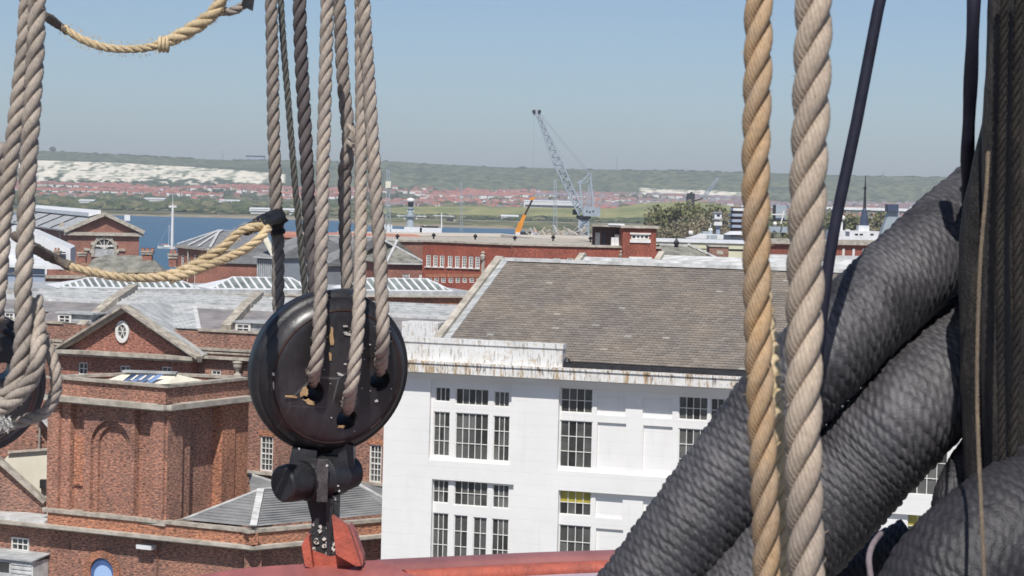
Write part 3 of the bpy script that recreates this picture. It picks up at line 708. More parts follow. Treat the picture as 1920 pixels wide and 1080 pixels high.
# lantern on the roof
c = (pL + pC + pR + pB) / 4; c.z = z_s1 + .1
la = [PZ(190, 716, zt - .15), PZ(312, 720.5, zt - .15), PZ(398, 717, zt - .15), PZ(300, 703, zt - .15)]
r1_, r2_ = PZ(238, 698.5, zt + .35), PZ(332, 702, zt + .35)
mb = MB(); mb.poly([la[0], la[1], (r1_ + r2_) / 2, r1_]); mb.poly([la[1], la[2], r2_, (r1_ + r2_) / 2]); mb.poly([la[2], la[3], r2_]); mb.poly([la[3], la[0], r1_, r2_])
mb.poly([p for p in la]); lan = mb.build('lantern_roof', M['cream'], tw)
def bil(a, b_, c_, d_, u, v): return a * (1 - u) * (1 - v) + b_ * u * (1 - v) + c_ * u * v + d_ * (1 - u) * v
q4 = [PZ(226, 716.5, zt - .14), PZ(285, 719.5, zt - .14), PZ(310, 702.5, zt + .36), PZ(246, 701, zt + .36)]
for k in range(4):
    u0, u1 = k / 4 + .03, (k + 1) / 4 - .03; up = Vector((0, 0, .03)); g = MB()
    g.poly([bil(*q4, u, v) + up for u, v in ((u0, .05), (u1, .05), (u1, .95), (u0, .95))]); g.build('pane', M['glass_blue'], lan)
mb = MB(); mb.beam(r1_ + Vector((-.2, 0, .08)), r2_ + Vector((0, 0, .08)), .5, .12); mb.build('lantern_cap', M['lead'], tw)
# ---- lower storey
zl1, zl0 = 9.9, 9.0
gA = PZ(-60, 971, zl0); gK = PZ(475, 1027, zl0); gR = PZ(725, 1004, zl0)
ls = thing('brick_lower_storey', 'low brick storey with stone cornice and slate hips wrapped round the foot of the tower', 'building', (gK.x, gK.y, 3))
G1 = Fac((gA.x, gA.y), (gK.x, gK.y)); G2 = Fac((gK.x, gK.y), (gR.x, gR.y))
sK = G1.L; sA = G1.hit(80, 960)[0]
mb = MB(); G1.wall(mb, 0, sK, 3, zl0 - .1, d=-.85); G2.wall(mb, 0, G2.L + 4, 3, zl0 - .1, d=-.85); mb.build('wall', M['brick'], ls)
mb = MB(); G1.wall(mb, sA, sK, zl0, zl1 - .18, d=-.45); G2.wall(mb, 0, G2.L + 4, zl0, zl1 - .18, d=-.45)
mb.poly([G1.pt(sA, zl0, -.45), G1.pt(sA, zl1 - .2, -.45), G1.pt(sA, zl1 - .2, -3), G1.pt(sA, zl0, -3)]); mb.build('parapet', M['brick_orange'], ls)
mb = MB(); G1.box(mb, -1, sK, zl0 - .12, zl0 + .06, -.9, .02); G1.box(mb, -1, sK - .12, zl0 - .24, zl0 - .122, -.9, -.35)
G2.box(mb, .001, G2.L + 4, zl0 - .12, zl0 + .06, -.9, .02); G2.box(mb, .001, G2.L + 4, zl0 - .24, zl0 - .122, -.9, -.35); mb.build('cornice', M['stone'], ls)
mb = MB(); G1.box(mb, sA - .1, sK - .15, zl1 - .18, zl1, -.85, -.33); G2.box(mb, -.15, G2.L + 4, zl1 - .18, zl1, -.85, -.33); mb.build('coping', M['stone_dirty'], ls)
mb = MB(); G1.box(mb, 0, sA - .1, zl0 + .061, zl0 + .22, -2.5, -.3); mb.build('gutter_sheet', M['lead_pale'], ls)
# round-headed window with blue glazing, brick arch over
cx, rr_ = G1.hit(193, 1065, -.85)[0], .78; zcx = G1.hit(193, 1072, -.85)[1]
mb = MB()
for k in range(22):
    a, b2 = math.pi * k / 22 + .012, math.pi * (k + 1) / 22 - .012
    mb.hexa([G1.pt(cx - q * math.cos(an), zcx + q * math.sin(an), dd) for dd in (-.849, -.72) for (q, an) in ((rr_, a), (rr_ + .42, a), (rr_ + .42, b2), (rr_, b2))])
G1.box(mb, cx - rr_ - .42, cx - rr_, zcx - 4, zcx, -.849, -.72); G1.box(mb, cx + rr_, cx + rr_ + .42, zcx - 4, zcx, -.849, -.72)
aw = mb.build('arched_window_surround', M['brick_orange'], ls)
mb = MB(); mb.poly([G1.pt(cx - rr_ * math.cos(math.pi * k / 20), zcx + rr_ * math.sin(math.pi * k / 20), -.83) for k in range(21)] + [G1.pt(cx + rr_, zcx - 4, -.83), G1.pt(cx - rr_, zcx - 4, -.83)])
M['glass_sky'] = glassy('sky_blue_board', (.07, .13, .30), .25, .1); mb.build('pane', M['glass_sky'], aw)
mb = MB(); mb.poly([G1.pt(cx + .05 - .62 * math.cos(math.pi * k / 20), zcx - .25 + .62 * math.sin(math.pi * k / 20), -.81) for k in range(21)] + [G1.pt(cx + .67, zcx - 4, -.81), G1.pt(cx - .57, zcx - 4, -.81)])
M['board_blue'] = simple('pale_blue_board', (.40, .56, .82), (.36, .52, .80), .5, .5, None, .05); mb.build('inner_board', M['board_blue'], aw)
window(G1, ls, G1.rect(24, 1008, 56, 1032, -.85), 3, 2, -.78, bw=.05, sill=.12)
mb = MB(); r_ = G1.rect(256, 1022, 284, 1030, -.3); G1.box(mb, *r_, -.84, -.25); mb.build('bulkhead_lamp', M['white_metal'], ls)
# pale slatted lean-to at the very corner of the view
sh = thing('slatted_lean_to', 'pale grey slatted lean-to with a small window in the bottom left corner', 'shed', tuple(G1.pt(2, 3, 1.5)))
x1_, zz1 = G1.hit(62, 1054, .6); mb = MB(); G1.box(mb, -1, x1_, 3, zz1, -.8, .6); mb.build('wall', M['lead_pale'], sh)
mb = MB(); mb.hexa([G1.pt(-1, zz1 + .02, .8), G1.pt(x1_ + .1, zz1 + .02, .8), G1.pt(x1_ + .1, zz1 + .25, -.8), G1.pt(-1, zz1 + .25, -.8), G1.pt(-1, zz1 + .1, .8), G1.pt(x1_ + .1, zz1 + .1, .8), G1.pt(x1_ + .1, zz1 + .33, -.8), G1.pt(-1, zz1 + .33, -.8)])
mb.build('roof', M['lead'], sh)
for k in range(4):
    mb = MB(); G1.box(mb, x1_ - 1.5, x1_ - .08, zz1 - .25 - k * .24, zz1 - .12 - k * .24, 0.602, .65); mb.build('slat', M['lead_pale'], sh)
mb = MB(); G1.box(mb, -1, x1_ - 1.65, zz1 - .75, zz1 - .2, .602, .62); mb.build('pane', M['glass'], sh)
# slate hips behind the parapet
def tri(mb, *p): mb.poly(list(p))
e1, eK, e2 = PZ(345, 974, zl1 - .05), PZ(475, 987, zl1 - .05), PZ(735, 962, zl1 - .05)
a1 = P(489, 918, 127.6); a2 = P(664, 904, 132.6)
bk = Vector((e1.x + 2, e1.y + 3.5, zl1 - .05)); e3 = Vector((e2.x + 4, e2.y + 4, zl1))
mb = MB(); tri(mb, e1, eK, a1); tri(mb, eK, e2, a2, a1); tri(mb, e2, e3, a2); tri(mb, e1, a1, a2, bk); mb.build('hip_roof', M['slate_grey'], ls)
mb = MB(); up = Vector((0, 0, .04))
mb.beam(eK + up, a1 + up, .38, .07); mb.beam(e1 + up, a1 + up, .2, .07); mb.beam(a1 + up, a2 + up, .22, .08); mb.beam(a2 + up, e2 + up + Vector((.8, .6, 0)), .22, .08); mb.build('hip_flashing', M['lead_pale'], ls)
mb = MB()
def slate_lines(p0, p1, q0, q1, n):
    for k in range(1, n):
        a, b2 = p0.lerp(q0, k / n), p1.lerp(q1, k / n); mb.beam(a + Vector((0, 0, .012)), b2 + Vector((0, 0, .012)), .05, .03)
slate_lines(eK, e2, a1, a2, 15); slate_lines(e1, eK, a1, a1, 12); stuff(mb.build('slate_edges', M['slate_grey'], ls))
b1_, b2_, b3_, b4_ = P(440, 880, 135), P(466, 888, 133.5), P(524, 906, 133), P(470, 925, 131)
mb = MB(); mb.poly([b4_, P(500, 922, 131), b3_, b2_]); mb.build('rear_roof', M['slate_grey'], ls)
mb = MB(); mb.beam(b2_, b3_, .2, .08); mb.beam(b2_ - Vector((0, 0, .55)), b3_ - Vector((0, 0, .3)), .1, .08); mb.build('rear_flashing', M['lead_pale'], ls)
# brick wing with sash windows behind the big block
hA = P(420, 879, 141); hB = PZ(760, 912, hA.z)
H = Fac((hA.x, hA.y), (hB.x, hB.y)); wg = thing('brick_wing', 'brown brick wing with tall white sash windows behind the big deadeye', 'building', (hA.x, hA.y, 3))
hw = [H.rect(487.5, 818, 511.5, 884), H.rect(692, 834, 715, 905)]
mb = MB(); H.wall(mb, 0, H.L, 3, H.hit(560, 735)[1], hw, .2); mb.poly([H.pt(0, 3, 0), H.pt(0, 16, 0), H.pt(0, 16, -5), H.pt(0, 3, -5)]); mb.build('wall', M['brick_old'], wg)
for r_ in hw: window(H, wg, r_, 3, 6, -.12, bw=.045, fw=.09, sash=True, panes=True)
for r_ in hw:
    mb = MB(); H.box(mb, r_[0] - .15, r_[1] + .15, r_[3], r_[3] + .32, .001, .02); mb.build('window_head', M['brick_orange'], wg)
zs_ = hw[0][2]; mb = MB(); H.box(mb, 0, H.L, zs_ - .2, zs_ - .02, .001, .18); mb.build('sill_course', M['stone'], wg)
# gabled brick wall and cream gable at the left edge
gw = thing('brick_gable', 'brick gable with a sloping stone coping at the lower left edge', 'wall', tuple(P(30, 960, 131)))
q = [P(-60, 985, 131.5), P(84, 990, 131), P(86, 944, 131), P(0, 866, 131.5), P(-60, 812, 131.8)]
mb = MB(); mb.extr(q, (0, .4, 0)); mb.build('wall', M['brick_old'], gw)
mb = MB(); mb.beam(P(-60, 809, 131.6), P(86, 941, 131), .6, .22); mb.build('coping', M['stone_dirty'], gw)
cg = thing('cream_gable', 'cream rendered gable panel between the brick gable and the tower', 'wall', tuple(P(50, 960, 134)))
mb = MB(); mb.extr([P(-10, 990, 134), P(99, 990, 134), P(99, 842, 134), P(20, 849, 134), P(-10, 880, 134)], (0, .4, 0)); mb.build('wall', M['cream'], cg)
mb = MB(); mb.beam(P(15, 848, 133.9), P(99, 841.5, 133.9), .25, .12); mb.build('coping', M['stone_dirty'], cg)
mb = MB(); mb.box(tuple(P(81, 915, 133.8)), .35, .35, .5); mb.build('flue', M['dark'], cg)
bw_ = thing('brick_return_wall', 'red brick wall with a drainpipe between the left deadeye and the tower', 'wall', tuple(P(60, 960, 138)))
mb = MB(); mb.extr([P(-40, 990, 138), P(130, 990, 138), P(130, 745, 138), P(-40, 740, 138)], (0, .4, 0)); mb.build('wall', M['brick'], bw_)
mb = MB(); mb.tube([P(75, 790, 137.7), P(73, 845, 137.7)], .07, 6); mb.beam(P(66, 799, 137.7), P(80, 799, 137.7), .06); mb.beam(P(66, 818, 137.7), P(80, 818, 137.7), .06); mb.build('drainpipe', M['stone_dirty'], bw_)
mb = MB(); mb.beam(P(70, 770, 137.5), P(95, 800, 137.5), 1.0, .15); mb.build('lead_flashing', M['lead_pale'], bw_)
# ------------------------------------------------------------------ pedimented main block
um = Vector((math.sin(R(68)), -math.cos(R(68)))); a = P(228, 660, 165)
Mn = Fac((a.x - um.x * 14, a.y - um.y * 14), (a.x + um.x * 14, a.y + um.y * 14))
mbk = thing('pedimented_block', 'long brick block with a pediment, oval window, parapet and lead roofs behind the tower', 'building', (a.x, a.y, 3))
h_ = Mn.hit; zct, zcb = h_(228, 661, 1.3)[1], h_(228, 668, 1.3)[1]
zpar = h_(400, 622, 0)[1]; zst1, zst0 = h_(420, 653, 0)[1], h_(420, 658, 0)[1]
zc1_, zc0_ = h_(420, 669, .3)[1], h_(420, 674, .3)[1]
s_l, s_r = h_(104, 656, 1.0)[0], h_(358, 670, 1.0)[0]; s0_, s1_ = -8, 36
sm = [Mn.rect(144, 680, 161, 703, 1.0), Mn.rect(222, 686, 241, 708, 1.0), Mn.rect(300, 688, 319, 710, 1.0)]
mb = MB(); Mn.wall(mb, s0_, s1_, 3, zpar, [Mn.rect(396, 694, 414, 710, 0)], .15)
mb.build('wall', M['brick_old'], mbk)
ax, az = h_(228, 583, 1.0)
mb = MB(); Mn.wall(mb, s_l, s_r, 3, zcb, sm, .18, .8)
mb.poly([Mn.pt(s_l, zcb, .8), Mn.pt(s_r, zcb, .8), Mn.pt(ax, az, .8)]); mb.poly([Mn.pt(s_r, 3, 1), Mn.pt(s_r, zcb, 1), Mn.pt(s_r, zcb, 0), Mn.pt(s_r, 3, 0)]); mb.build('pediment_wall', M['brick_pink'], mbk)
for r_ in sm: window(Mn, mbk, r_, 2, 2, .67, bw=.05, fw=.08)
window(Mn, mbk, Mn.rect(396, 694, 414, 710, 0), 2, 2, -.1, bw=.05, fw=.08)
mb = MB(); Mn.box(mb, s_l - .5, s_r + .5, zcb, zct, .6, 1.75); Mn.box(mb, s_l - .3, s_r + .3, zcb - .16, zcb - .002, .9, 1.45)
mb.build('pediment_cornice', M['stone_dirty'], mbk)
ap = h_(228, 573, 1.7); la_ = h_(96, 655, 1.7); ra_ = h_(368, 669, 1.7)
mb = MB()
for (p, q) in ((la_, ap), (ap, ra_)):
    A_ = Mn.pt(p[0], p[1], 0); B_ = Mn.pt(q[0], q[1], 0); dn = Vector((0, 0, -.42))
    f0 = lambda P_, d, dz: Vector((P_.x + Mn.n.x * d, P_.y + Mn.n.y * d, P_.z + dz))
    mb.hexa([f0(A_, 1.75, -.18), f0(B_, 1.75, -.18), f0(B_, .7, -.18), f0(A_, .7, -.18), f0(A_, 1.75, 0), f0(B_, 1.75, 0), f0(B_, .7, 0), f0(A_, .7, 0)])
    mb.hexa([f0(A_, 1.4, -.42), f0(B_, 1.4, -.42), f0(B_, .9, -.42), f0(A_, .9, -.42), f0(A_, 1.4, -.182), f0(B_, 1.4, -.182), f0(B_, .9, -.182), f0(A_, .9, -.182)])
mb.build('raking_cornice', M['stone_dirty'], mbk)
mb = MB(); bk_d = -6
for (p, q) in ((la_, ap), (ap, ra_)):
    mb.hexa([Mn.pt(p[0], p[1] + .01, .69), Mn.pt(q[0], q[1] + .01, .69), Mn.pt(q[0], q[1] + .01, bk_d), Mn.pt(p[0], p[1] + .01, bk_d), Mn.pt(p[0], p[1] + .1, .69), Mn.pt(q[0], q[1] + .1, .69), Mn.pt(q[0], q[1] + .1, bk_d), Mn.pt(p[0], p[1] + .1, bk_d)])
mb.build('pediment_roof', M['lead'], mbk)
# oval window
oc = h_(228, 622, 1.0); mb = MB(); n = 28
for k in range(n):
    a, b2 = 2 * math.pi * k / n, 2 * math.pi * (k + 1) / n
    mb.hexa([Mn.pt(oc[0] + q * rx * math.cos(an), oc[1] + q * rz_ * math.sin(an), dd) for rx, rz_ in ((.56, .80),) for dd in (.801, .96) for (q, an) in ((.62, a), (1, a), (1, b2), (.62, b2))])
ow = mb.build('oval_window', M['white_trim'], mbk)
mb = MB(); mb.poly([Mn.pt(oc[0] + .36 * math.cos(2 * math.pi * k / n), oc[1] + .51 * math.sin(2 * math.pi * k / n), .83) for k in range(n)]); mb.build('pane', M['glass'], ow)
mb = MB()
for an in (0, 60, 120): mb.beam(Mn.pt(oc[0] - .35 * math.cos(R(an)), oc[1] - .5 * math.sin(R(an)), .86), Mn.pt(oc[0] + .35 * math.cos(R(an)), oc[1] + .5 * math.sin(R(an)), .86), .05)
mb.build('glazing_bar', M['white_trim'], ow)
# strings and coping of the parapet either side
for (x0, x1) in ((s0_, s_l), (s_r, s1_)):
    for nm_, a_ in (('coping', (zpar, zpar + .16, -.5, .12)), ('string_course', (zst0, zst1, .001, .2)), ('string_course', (zst0 - .22, zst0 - .1, .001, .14)), ('cornice', (zc0_, zc1_, .001, .55))):
        mb = MB(); Mn.box(mb, x0, x1, *a_); mb.build(nm_, M['stone_dirty'], mbk)
ub = h_(445, 705, .5); mb = MB(); mb.lathe([(.30, 0), (.30, .12), (.14, .2), (.12, .32), (.30, .62), (.33, .8), (.2, .86), (.36, .92), (.36, 1.0), (.1, 1.05)], Mn.pt(ub[0], ub[1], .5), 14)
un = tag(mb.build('stone_urn', M['stone'], smooth=False), 'pale stone urn on the parapet beside the left rim of the deadeye', 'urn')
# roofs: slated slope to a lead deck
d1r, d2r = -4.5, -17
zg = zpar + .05; zr1 = h_(340, 575, d1r)[1]; zr2 = h_(320, 548, d2r)[1]
xa, xb = h_(-40, 560, -4)[0], h_(860, 600, -3)[0]
def RP(s_, t_): return Mn.pt(s_, zg + (zr1 - zg) * t_, -.5 + (d1r + .5) * t_)
mb = MB(); mb.poly([RP(xa, 0), RP(xb, 0), RP(xb, 1), RP(xa, 1)]); mb.build('roof_slope', M['slate_purple'], mbk)
mb = MB()
for t_ in [k / 14 for k in range(1, 14)]: mb.beam(RP(xa, t_) + Vector((0, 0, .01)), RP(xb, t_) + Vector((0, 0, .01)), .05, .025)
stuff(mb.build('slate_edges', M['slate_purple'], mbk))
mb = MB(); k0, k1 = h_(252, 575, d1r)[0], h_(365, 578, d1r)[0]; k2 = h_(300, 618, -.5)[0]; k3 = h_(373, 619, -.5)[0]; up = Vector((0, 0, .05))
mb.poly([RP(k2, 0) + up, RP(k3, 0) + up, RP(k1, 1) + up, RP(k0, 1) + up]); mb.build('lead_slope', M['lead'], mbk)
mb = MB()
for k in range(1, 9): mb.beam(RP(k2 + (k3 - k2) * k / 9, 0) + up, RP(k0 + (k1 - k0) * (k - .7) / 9, 1) + up, .06, .06)
mb.build('lead_rolls', M['lead'], mbk)
mb = MB(); mb.beam(RP(k3, 0) + up, RP(k1, 1) + up, .3, .1); mb.build('hip_flashing', M['lead_pale'], mbk)
mb = MB(); mb.poly([Mn.pt(xa, zr1 + .12, d1r + .1), Mn.pt(xb, zr1 + .12, d1r + .1), Mn.pt(xb, zr2, d2r), Mn.pt(xa, zr2, d2r)]); mb.poly([Mn.pt(xa, zr1 - .3, d1r + .1), Mn.pt(xb, zr1 - .3, d1r + .1), Mn.pt(xb, zr1 + .12, d1r + .1), Mn.pt(xa, zr1 + .12, d1r + .1)]); mb.build('lead_deck', M['lead_pale'], mbk)
mb = MB()
for k, dd in enumerate((-6.2, -8.5, -10.2, -12.8, -15)):
    t_ = (dd - d1r) / (d2r - d1r); z_ = zr1 + .12 + (zr2 - zr1 - .12) * t_; Mn.box(mb, xa, xb, z_, z_ + uni(.06, .16), dd - .25, dd)
mb.build('deck_steps', M['lead'], mbk)
mb = MB()
for tri_ in (((152, 618, -.3), (213, 567, d1r), (250, 542, d2r)), ((424, 619, -.4), (462, 577, d1r), (486, 556, d2r))):
    q3 = [Mn.pt(*h_(*p_), p_[2]) + Vector((0, 0, .1)) for p_ in tri_]; mb = MB()
    for A_, B_ in ((q3[0], q3[1]), (q3[1], q3[2])): mb.beam(A_, B_, .7, .6)
    mb.build('party_wall_coping', M['stone_dirty'], mbk)
for (x0, y0, x1, y1) in ((109, 588, 134, 608), (442, 605, 470, 626), (8, 584, 28, 604)):
    dd = -.7; r_ = Mn.rect(x0, y0, x1, y1, dd); o = window(Mn, mbk, r_, 2, 2, dd, bw=.06, fw=.16, name='dormer_window')
    mb = MB(); Mn.box(mb, r_[0] - .02, r_[1] + 1.6, r_[2] - .5, r_[3] - .02, dd - 2.6, dd - .12); Mn.box(mb, r_[0] - .15, r_[1] + 1.9, r_[3], r_[3] + .12, dd - 3.6, dd + .15); mb.build('dormer_cheek', M['lead'], mbk)
# ------------------------------------------------------------------ block with the glazed atrium roofs
zN = 28 - 199.5 * 205 / F; nA, nB = PZ(-60, 544, zN), PZ(900, 552.5, zN); NF = Fac((nA.x, nA.y), (nB.x, nB.y))
ab = thing('atrium_block', 'low brick block carrying a row of glazed hipped roof lights', 'building', (nA.x, nA.y, 3))
mb = MB(); NF.wall(mb, 0, NF.L, 3, zN - .3); mb.build('wall', M['brick_orange'], ab)
mb = MB(); NF.box(mb, 0, NF.L, zN - .3, zN - .12, -.3, .4); mb.build('cornice', M['stone'], ab)
mb = MB(); NF.box(mb, 0, NF.L, zN - .118, zN + .25, -14, 0); mb.build('lead_deck', M['lead'], ab)
def atrium(x0, x1, xr0, xr1, lab, yb=545, yr=521, nb=18, slat=False):
    d0 = -1.2; z0 = zN + .26; s0, s1 = NF.hit(x0, yb, d0)[0], NF.hit(x1, yb, d0)[0]; dr = -4.5
    q0, q1 = NF.hit(xr0, yr, dr), NF.hit(xr1, yr, dr); zr = q0[1]; db = 2 * dr - d0
    th = thing('glazed_roof_light', lab, 'roof light', tuple(NF.pt((s0 + s1) / 2, z0, dr)), 'glazed hipped roof lights on the long brick block')
    a, b_, r0, r1, c_, e = NF.pt(s0, z0, d0), NF.pt(s1, z0, d0), NF.pt(q0[0], zr, dr), NF.pt(q1[0], zr, dr), NF.pt(s1, z0, db), NF.pt(s0, z0, db)
    mb = MB(); mb.poly([e, a, r0]); mb.poly([b_, c_, r1]); mb.poly([c_, e, r0, r1]); mb.build('hip', M['white_metal'], th)
    for k in range(nb):
        u0, u1 = k / nb, (k + 1) / nb; g = MB()
        def top(u):   # point where the bar at u meets ridge or hip
            s_ = s0 + (s1 - s0) * u
            if s_ < q0[0]: f = (s_ - s0) / (q0[0] - s0)
            elif s_ > q1[0]: f = (s1 - s_) / (s1 - q1[0])
            else: f = 1
            return NF.pt(s_, z0 + (zr - z0) * f, d0 + (dr - d0) * f)
        def bot(u): return NF.pt(s0 + (s1 - s0) * u, z0, d0)
        up = Vector((0, 0, .03))
        pp = [bot(u0) + up, bot(u1) + up, top(u1) + up, top(u0) + up]
        if k == 0: pp = [pp[0], pp[1], pp[2]]
        if k == nb - 1: pp = [pp[0], pp[1], pp[3]]
        g.poly(pp); g.build('pane', M['white_metal' if slat else 'glass_grey'], th)
    g = MB()
    for k in range(1, nb): g.beam(bot(k / nb) + Vector((0, 0, .06)), top(k / nb) + Vector((0, 0, .06)), .22 if not slat else .12, .08)
    g.beam(a, b_, .2, .2); g.beam(r0, r1, .22, .15); g.beam(a, r0, .25, .12); g.beam(b_, r1, .25, .12); g.build('glazing_bar', M['white_metal'], th)
atrium(106, 374, 166, 330, 'longest glazed hipped roof light, under the lower sagging yellow rope', nb=20)
atrium(394, 585, 436, 545, 'glazed hipped roof light behind the first two hanging ropes', 546, 520, 13)
atrium(655, 848, 690, 800, 'glazed hipped roof light right of the hanging ropes, by the slate roof verge', 549, 522, 13)
# ------------------------------------------------------------------ middle distance buildings
def eave(px0, py0, px1, py1, Y):
    z = zat(px0, py0, Y); a, b_ = PZ(px0, py0, z), PZ(px1, py1, z); return Fac((a.x, a.y), (b_.x, b_.y)), z
def gable_roof(f, th, z, rise, depth, mat, over=.4, hip=0.0, s0=0, s1=None, name='roof'):
    s1 = f.L if s1 is None else s1; mb = MB(); dm = -depth / 2
    a, b_, c_, e = f.pt(s0 - over, z, over), f.pt(s1 + over, z, over), f.pt(s1 + over, z, -depth - over), f.pt(s0 - over, z, -depth - over)
    r0, r1 = f.pt(s0 - over + hip, z + rise, dm), f.pt(s1 + over - hip, z + rise, dm)
    mb.poly([a, b_, r1, r0]); mb.poly([c_, e, r0, r1]); mb.poly([e, a, r0]); mb.poly([b_, c_, r1]); mb.poly([a, b_, c_, e])
    o = mb.build(name, M[mat], th)
    return a, b_, r0, r1, c_
def body(f, th, z, depth, mat, holes=(), z0=3):
    mb = MB(); f.wall(mb, 0, f.L, z0, z, holes, .2)
    for s_ in (0, f.L): mb.poly([f.pt(s_, z0, 0), f.pt(s_, z, 0), f.pt(s_, z, -depth), f.pt(s_, z0, -depth)])
    mb.poly([f.pt(0, z0, -depth), f.pt(f.L, z0, -depth), f.pt(f.L, z, -depth), f.pt(0, z, -depth)]); mb.build('wall', M[mat], th)
def chimney(px, py, Y, wpx, hpx, label, pots=2):
    c = P(px, py, Y); k = Y / F; w_, h_ = wpx * k, hpx * k
    th = thing('chimney_stack', label, 'chimney', (c.x, c.y, c.z - h_), 'brick chimney stacks in front of the water')
    mb = MB(); mb.box((c.x, c.y, c.z - h_), w_ * .8, w_ * .8, h_ * .9); mb.build('stack', M['brick_pink'], th)
    mb = MB(); mb.box((c.x, c.y, c.z - h_ * .45), w_, w_, h_ * .12); mb.box((c.x, c.y, c.z - h_ * .25), w_ * 1.08, w_ * 1.08, h_ * .14); mb.build('oversail', M['stone_dirty'], th)
    for i in range(pots):
        mb = MB(); mb.lathe([(w_ * .16, 0), (w_ * .13, h_ * .22), (w_ * .17, h_ * .26)], (c.x + (i - (pots - 1) / 2) * w_ * .4, c.y, c.z - h_ * .1), 8); mb.build('chimney_pot', M['brick_orange'], th)
# hall with pediment and arched window, far left
Y0 = 480; zc_ = zat(127, 434, Y0)
hx0, hx1 = P(127, 434, Y0), PZ(261, 436.5, zc_); HF = Fac((hx0.x, hx0.y), (hx1.x, hx1.y))
hall = thing('pedimented_hall', 'red brick hall with a stone-rimmed arched window facing us at the left by the water', 'building', (hx0.x, hx0.y, 3))
back = Vector((-36, 100, 0)); apx = HF.hit(195, 403)
wall_poly = [HF.pt(0, 3), HF.pt(HF.L, 3), HF.pt(HF.L, zc_), HF.pt(apx[0], apx[1] - .3), HF.pt(0, zc_)]
mb = MB(); mb.extr(wall_poly, back); mb.build('wall', M['brick_pink'], hall)
mb = MB(); cx0 = HF.pt(-.8, zc_, .6); cxa = HF.pt(apx[0], apx[1], .6); cx1 = HF.pt(HF.L + .8, zc_, .6); up = Vector((0, 0, .3))
mb.hexa([cx0, cxa, cxa + back, cx0 + back, cx0 + up, cxa + up, cxa + back + up, cx0 + back + up]); mb.hexa([cxa, cx1, cx1 + back, cxa + back, cxa + up, cx1 + up, cx1 + back + up, cxa + back + up]); mb.build('roof', M['lead'], hall)
mb = MB()
for t_ in (.18, .36, .55, .75): mb.beam(cx0 + back * t_ + up * 1.2, cxa + back * t_ + up * 1.2, .5, .3)
mb.build('roof_seam', M['dark'], hall)
mb = MB(); s_ = HF.u.to_3d() * 2.6; mb.hexa([cxa - s_ + back * .04 - up * 1.5, cxa + back * .04 + up, cxa + back + up, cxa - s_ + back - up * 1.5, cxa - s_ + back * .04 + up * 1.2, cxa + back * .04 + up * 3.2, cxa + back + up * 3.2, cxa - s_ + back + up * 1.2]); mb.build('ridge_light', M['white_metal'], hall)
mb = MB(); HF.box(mb, -.8, HF.L + .8, zc_ - .75, zc_ - .05, .01, .8)
for (p, q) in ((HF.pt(-.9, zc_ + .1, .9), HF.pt(apx[0], apx[1] + .25, .9)), (HF.pt(apx[0], apx[1] + .25, .9), HF.pt(HF.L + .9, zc_ + .1, .9))): mb.beam(p, q, .7, .8)
mb.build('cornice', M['stone'], hall)
c0 = HF.hit(195, 467); ro, ri = 27 * Y0 / F, 18.5 * Y0 / F; mb = MB()
for k in range(11):
    a, b2 = math.pi * k / 11 + .01, math.pi * (k + 1) / 11 - .01; q = ro * (1.0 if k % 2 else .88)
    mb = MB(); mb.hexa([HF.pt(c0[0] - g * math.cos(an), c0[1] + g * math.sin(an), dd) for dd in (.01, .35) for (g, an) in ((ri, a), (q, a), (q, b2), (ri, b2))]); mb.build('voussoir', M['stone'], hall)
mb = MB(); zb_ = HF.hit(195, 482)[1]
for sg in (-1, 1):
    for j in range(2):
        z0_ = zb_ + j * (c0[1] - zb_) / 2; wq = ro * (1 if j else .9); lo, hi = sorted((sg * ri, sg * wq)); HF.box(mb, c0[0] + lo, c0[0] + hi, z0_, z0_ + (c0[1] - zb_) / 2 - .03, .01, .35)
    lo, hi = sorted((sg * ro, sg * ro * 1.45)); HF.box(mb, c0[0] + lo, c0[0] + hi, c0[1] - .35, c0[1] + .15, .01, .4)
mb.build('jamb_stones', M['stone'], hall)
mb = MB(); mb.poly([HF.pt(c0[0] - ri * math.cos(math.pi * k / 16), c0[1] + ri * math.sin(math.pi * k / 16), .05) for k in range(17)]); fan = mb.build('fanlight', M['glass'], hall)
mb = MB()
for an in (30, 60, 90, 120, 150): mb.beam(HF.pt(c0[0], c0[1], .12), HF.pt(c0[0] + ri * math.cos(R(an)), c0[1] + ri * math.sin(R(an)), .12), .12)
HF.box(mb, c0[0] - ri, c0[0] + ri, c0[1] + ri * .25, c0[1] + ri * .4, .06, .16); mb.build('glazing_bar', M['white_trim'], fan)
mb = MB(); HF.box(mb, c0[0] - ri, c0[0] + ri, zb_, c0[1], .02, .08); mb.build('boarded_panel', M['lead'], hall)
for px in (84, 117):
    mb = MB(); p = P(px, 452, 490 if px > 100 else 520); mb.box((p.x, p.y - 1, p.z - 3), .9, .6, 7); mb.build('side_pilaster', M['stone'], hall)
mb = MB(); mb.box(tuple(PZ(236, 414, 18.9) + Vector((0, 3, 0))), 1.6, 1.6, 1.6); mb.build('roof_cowl', M['white_metal'], hall)
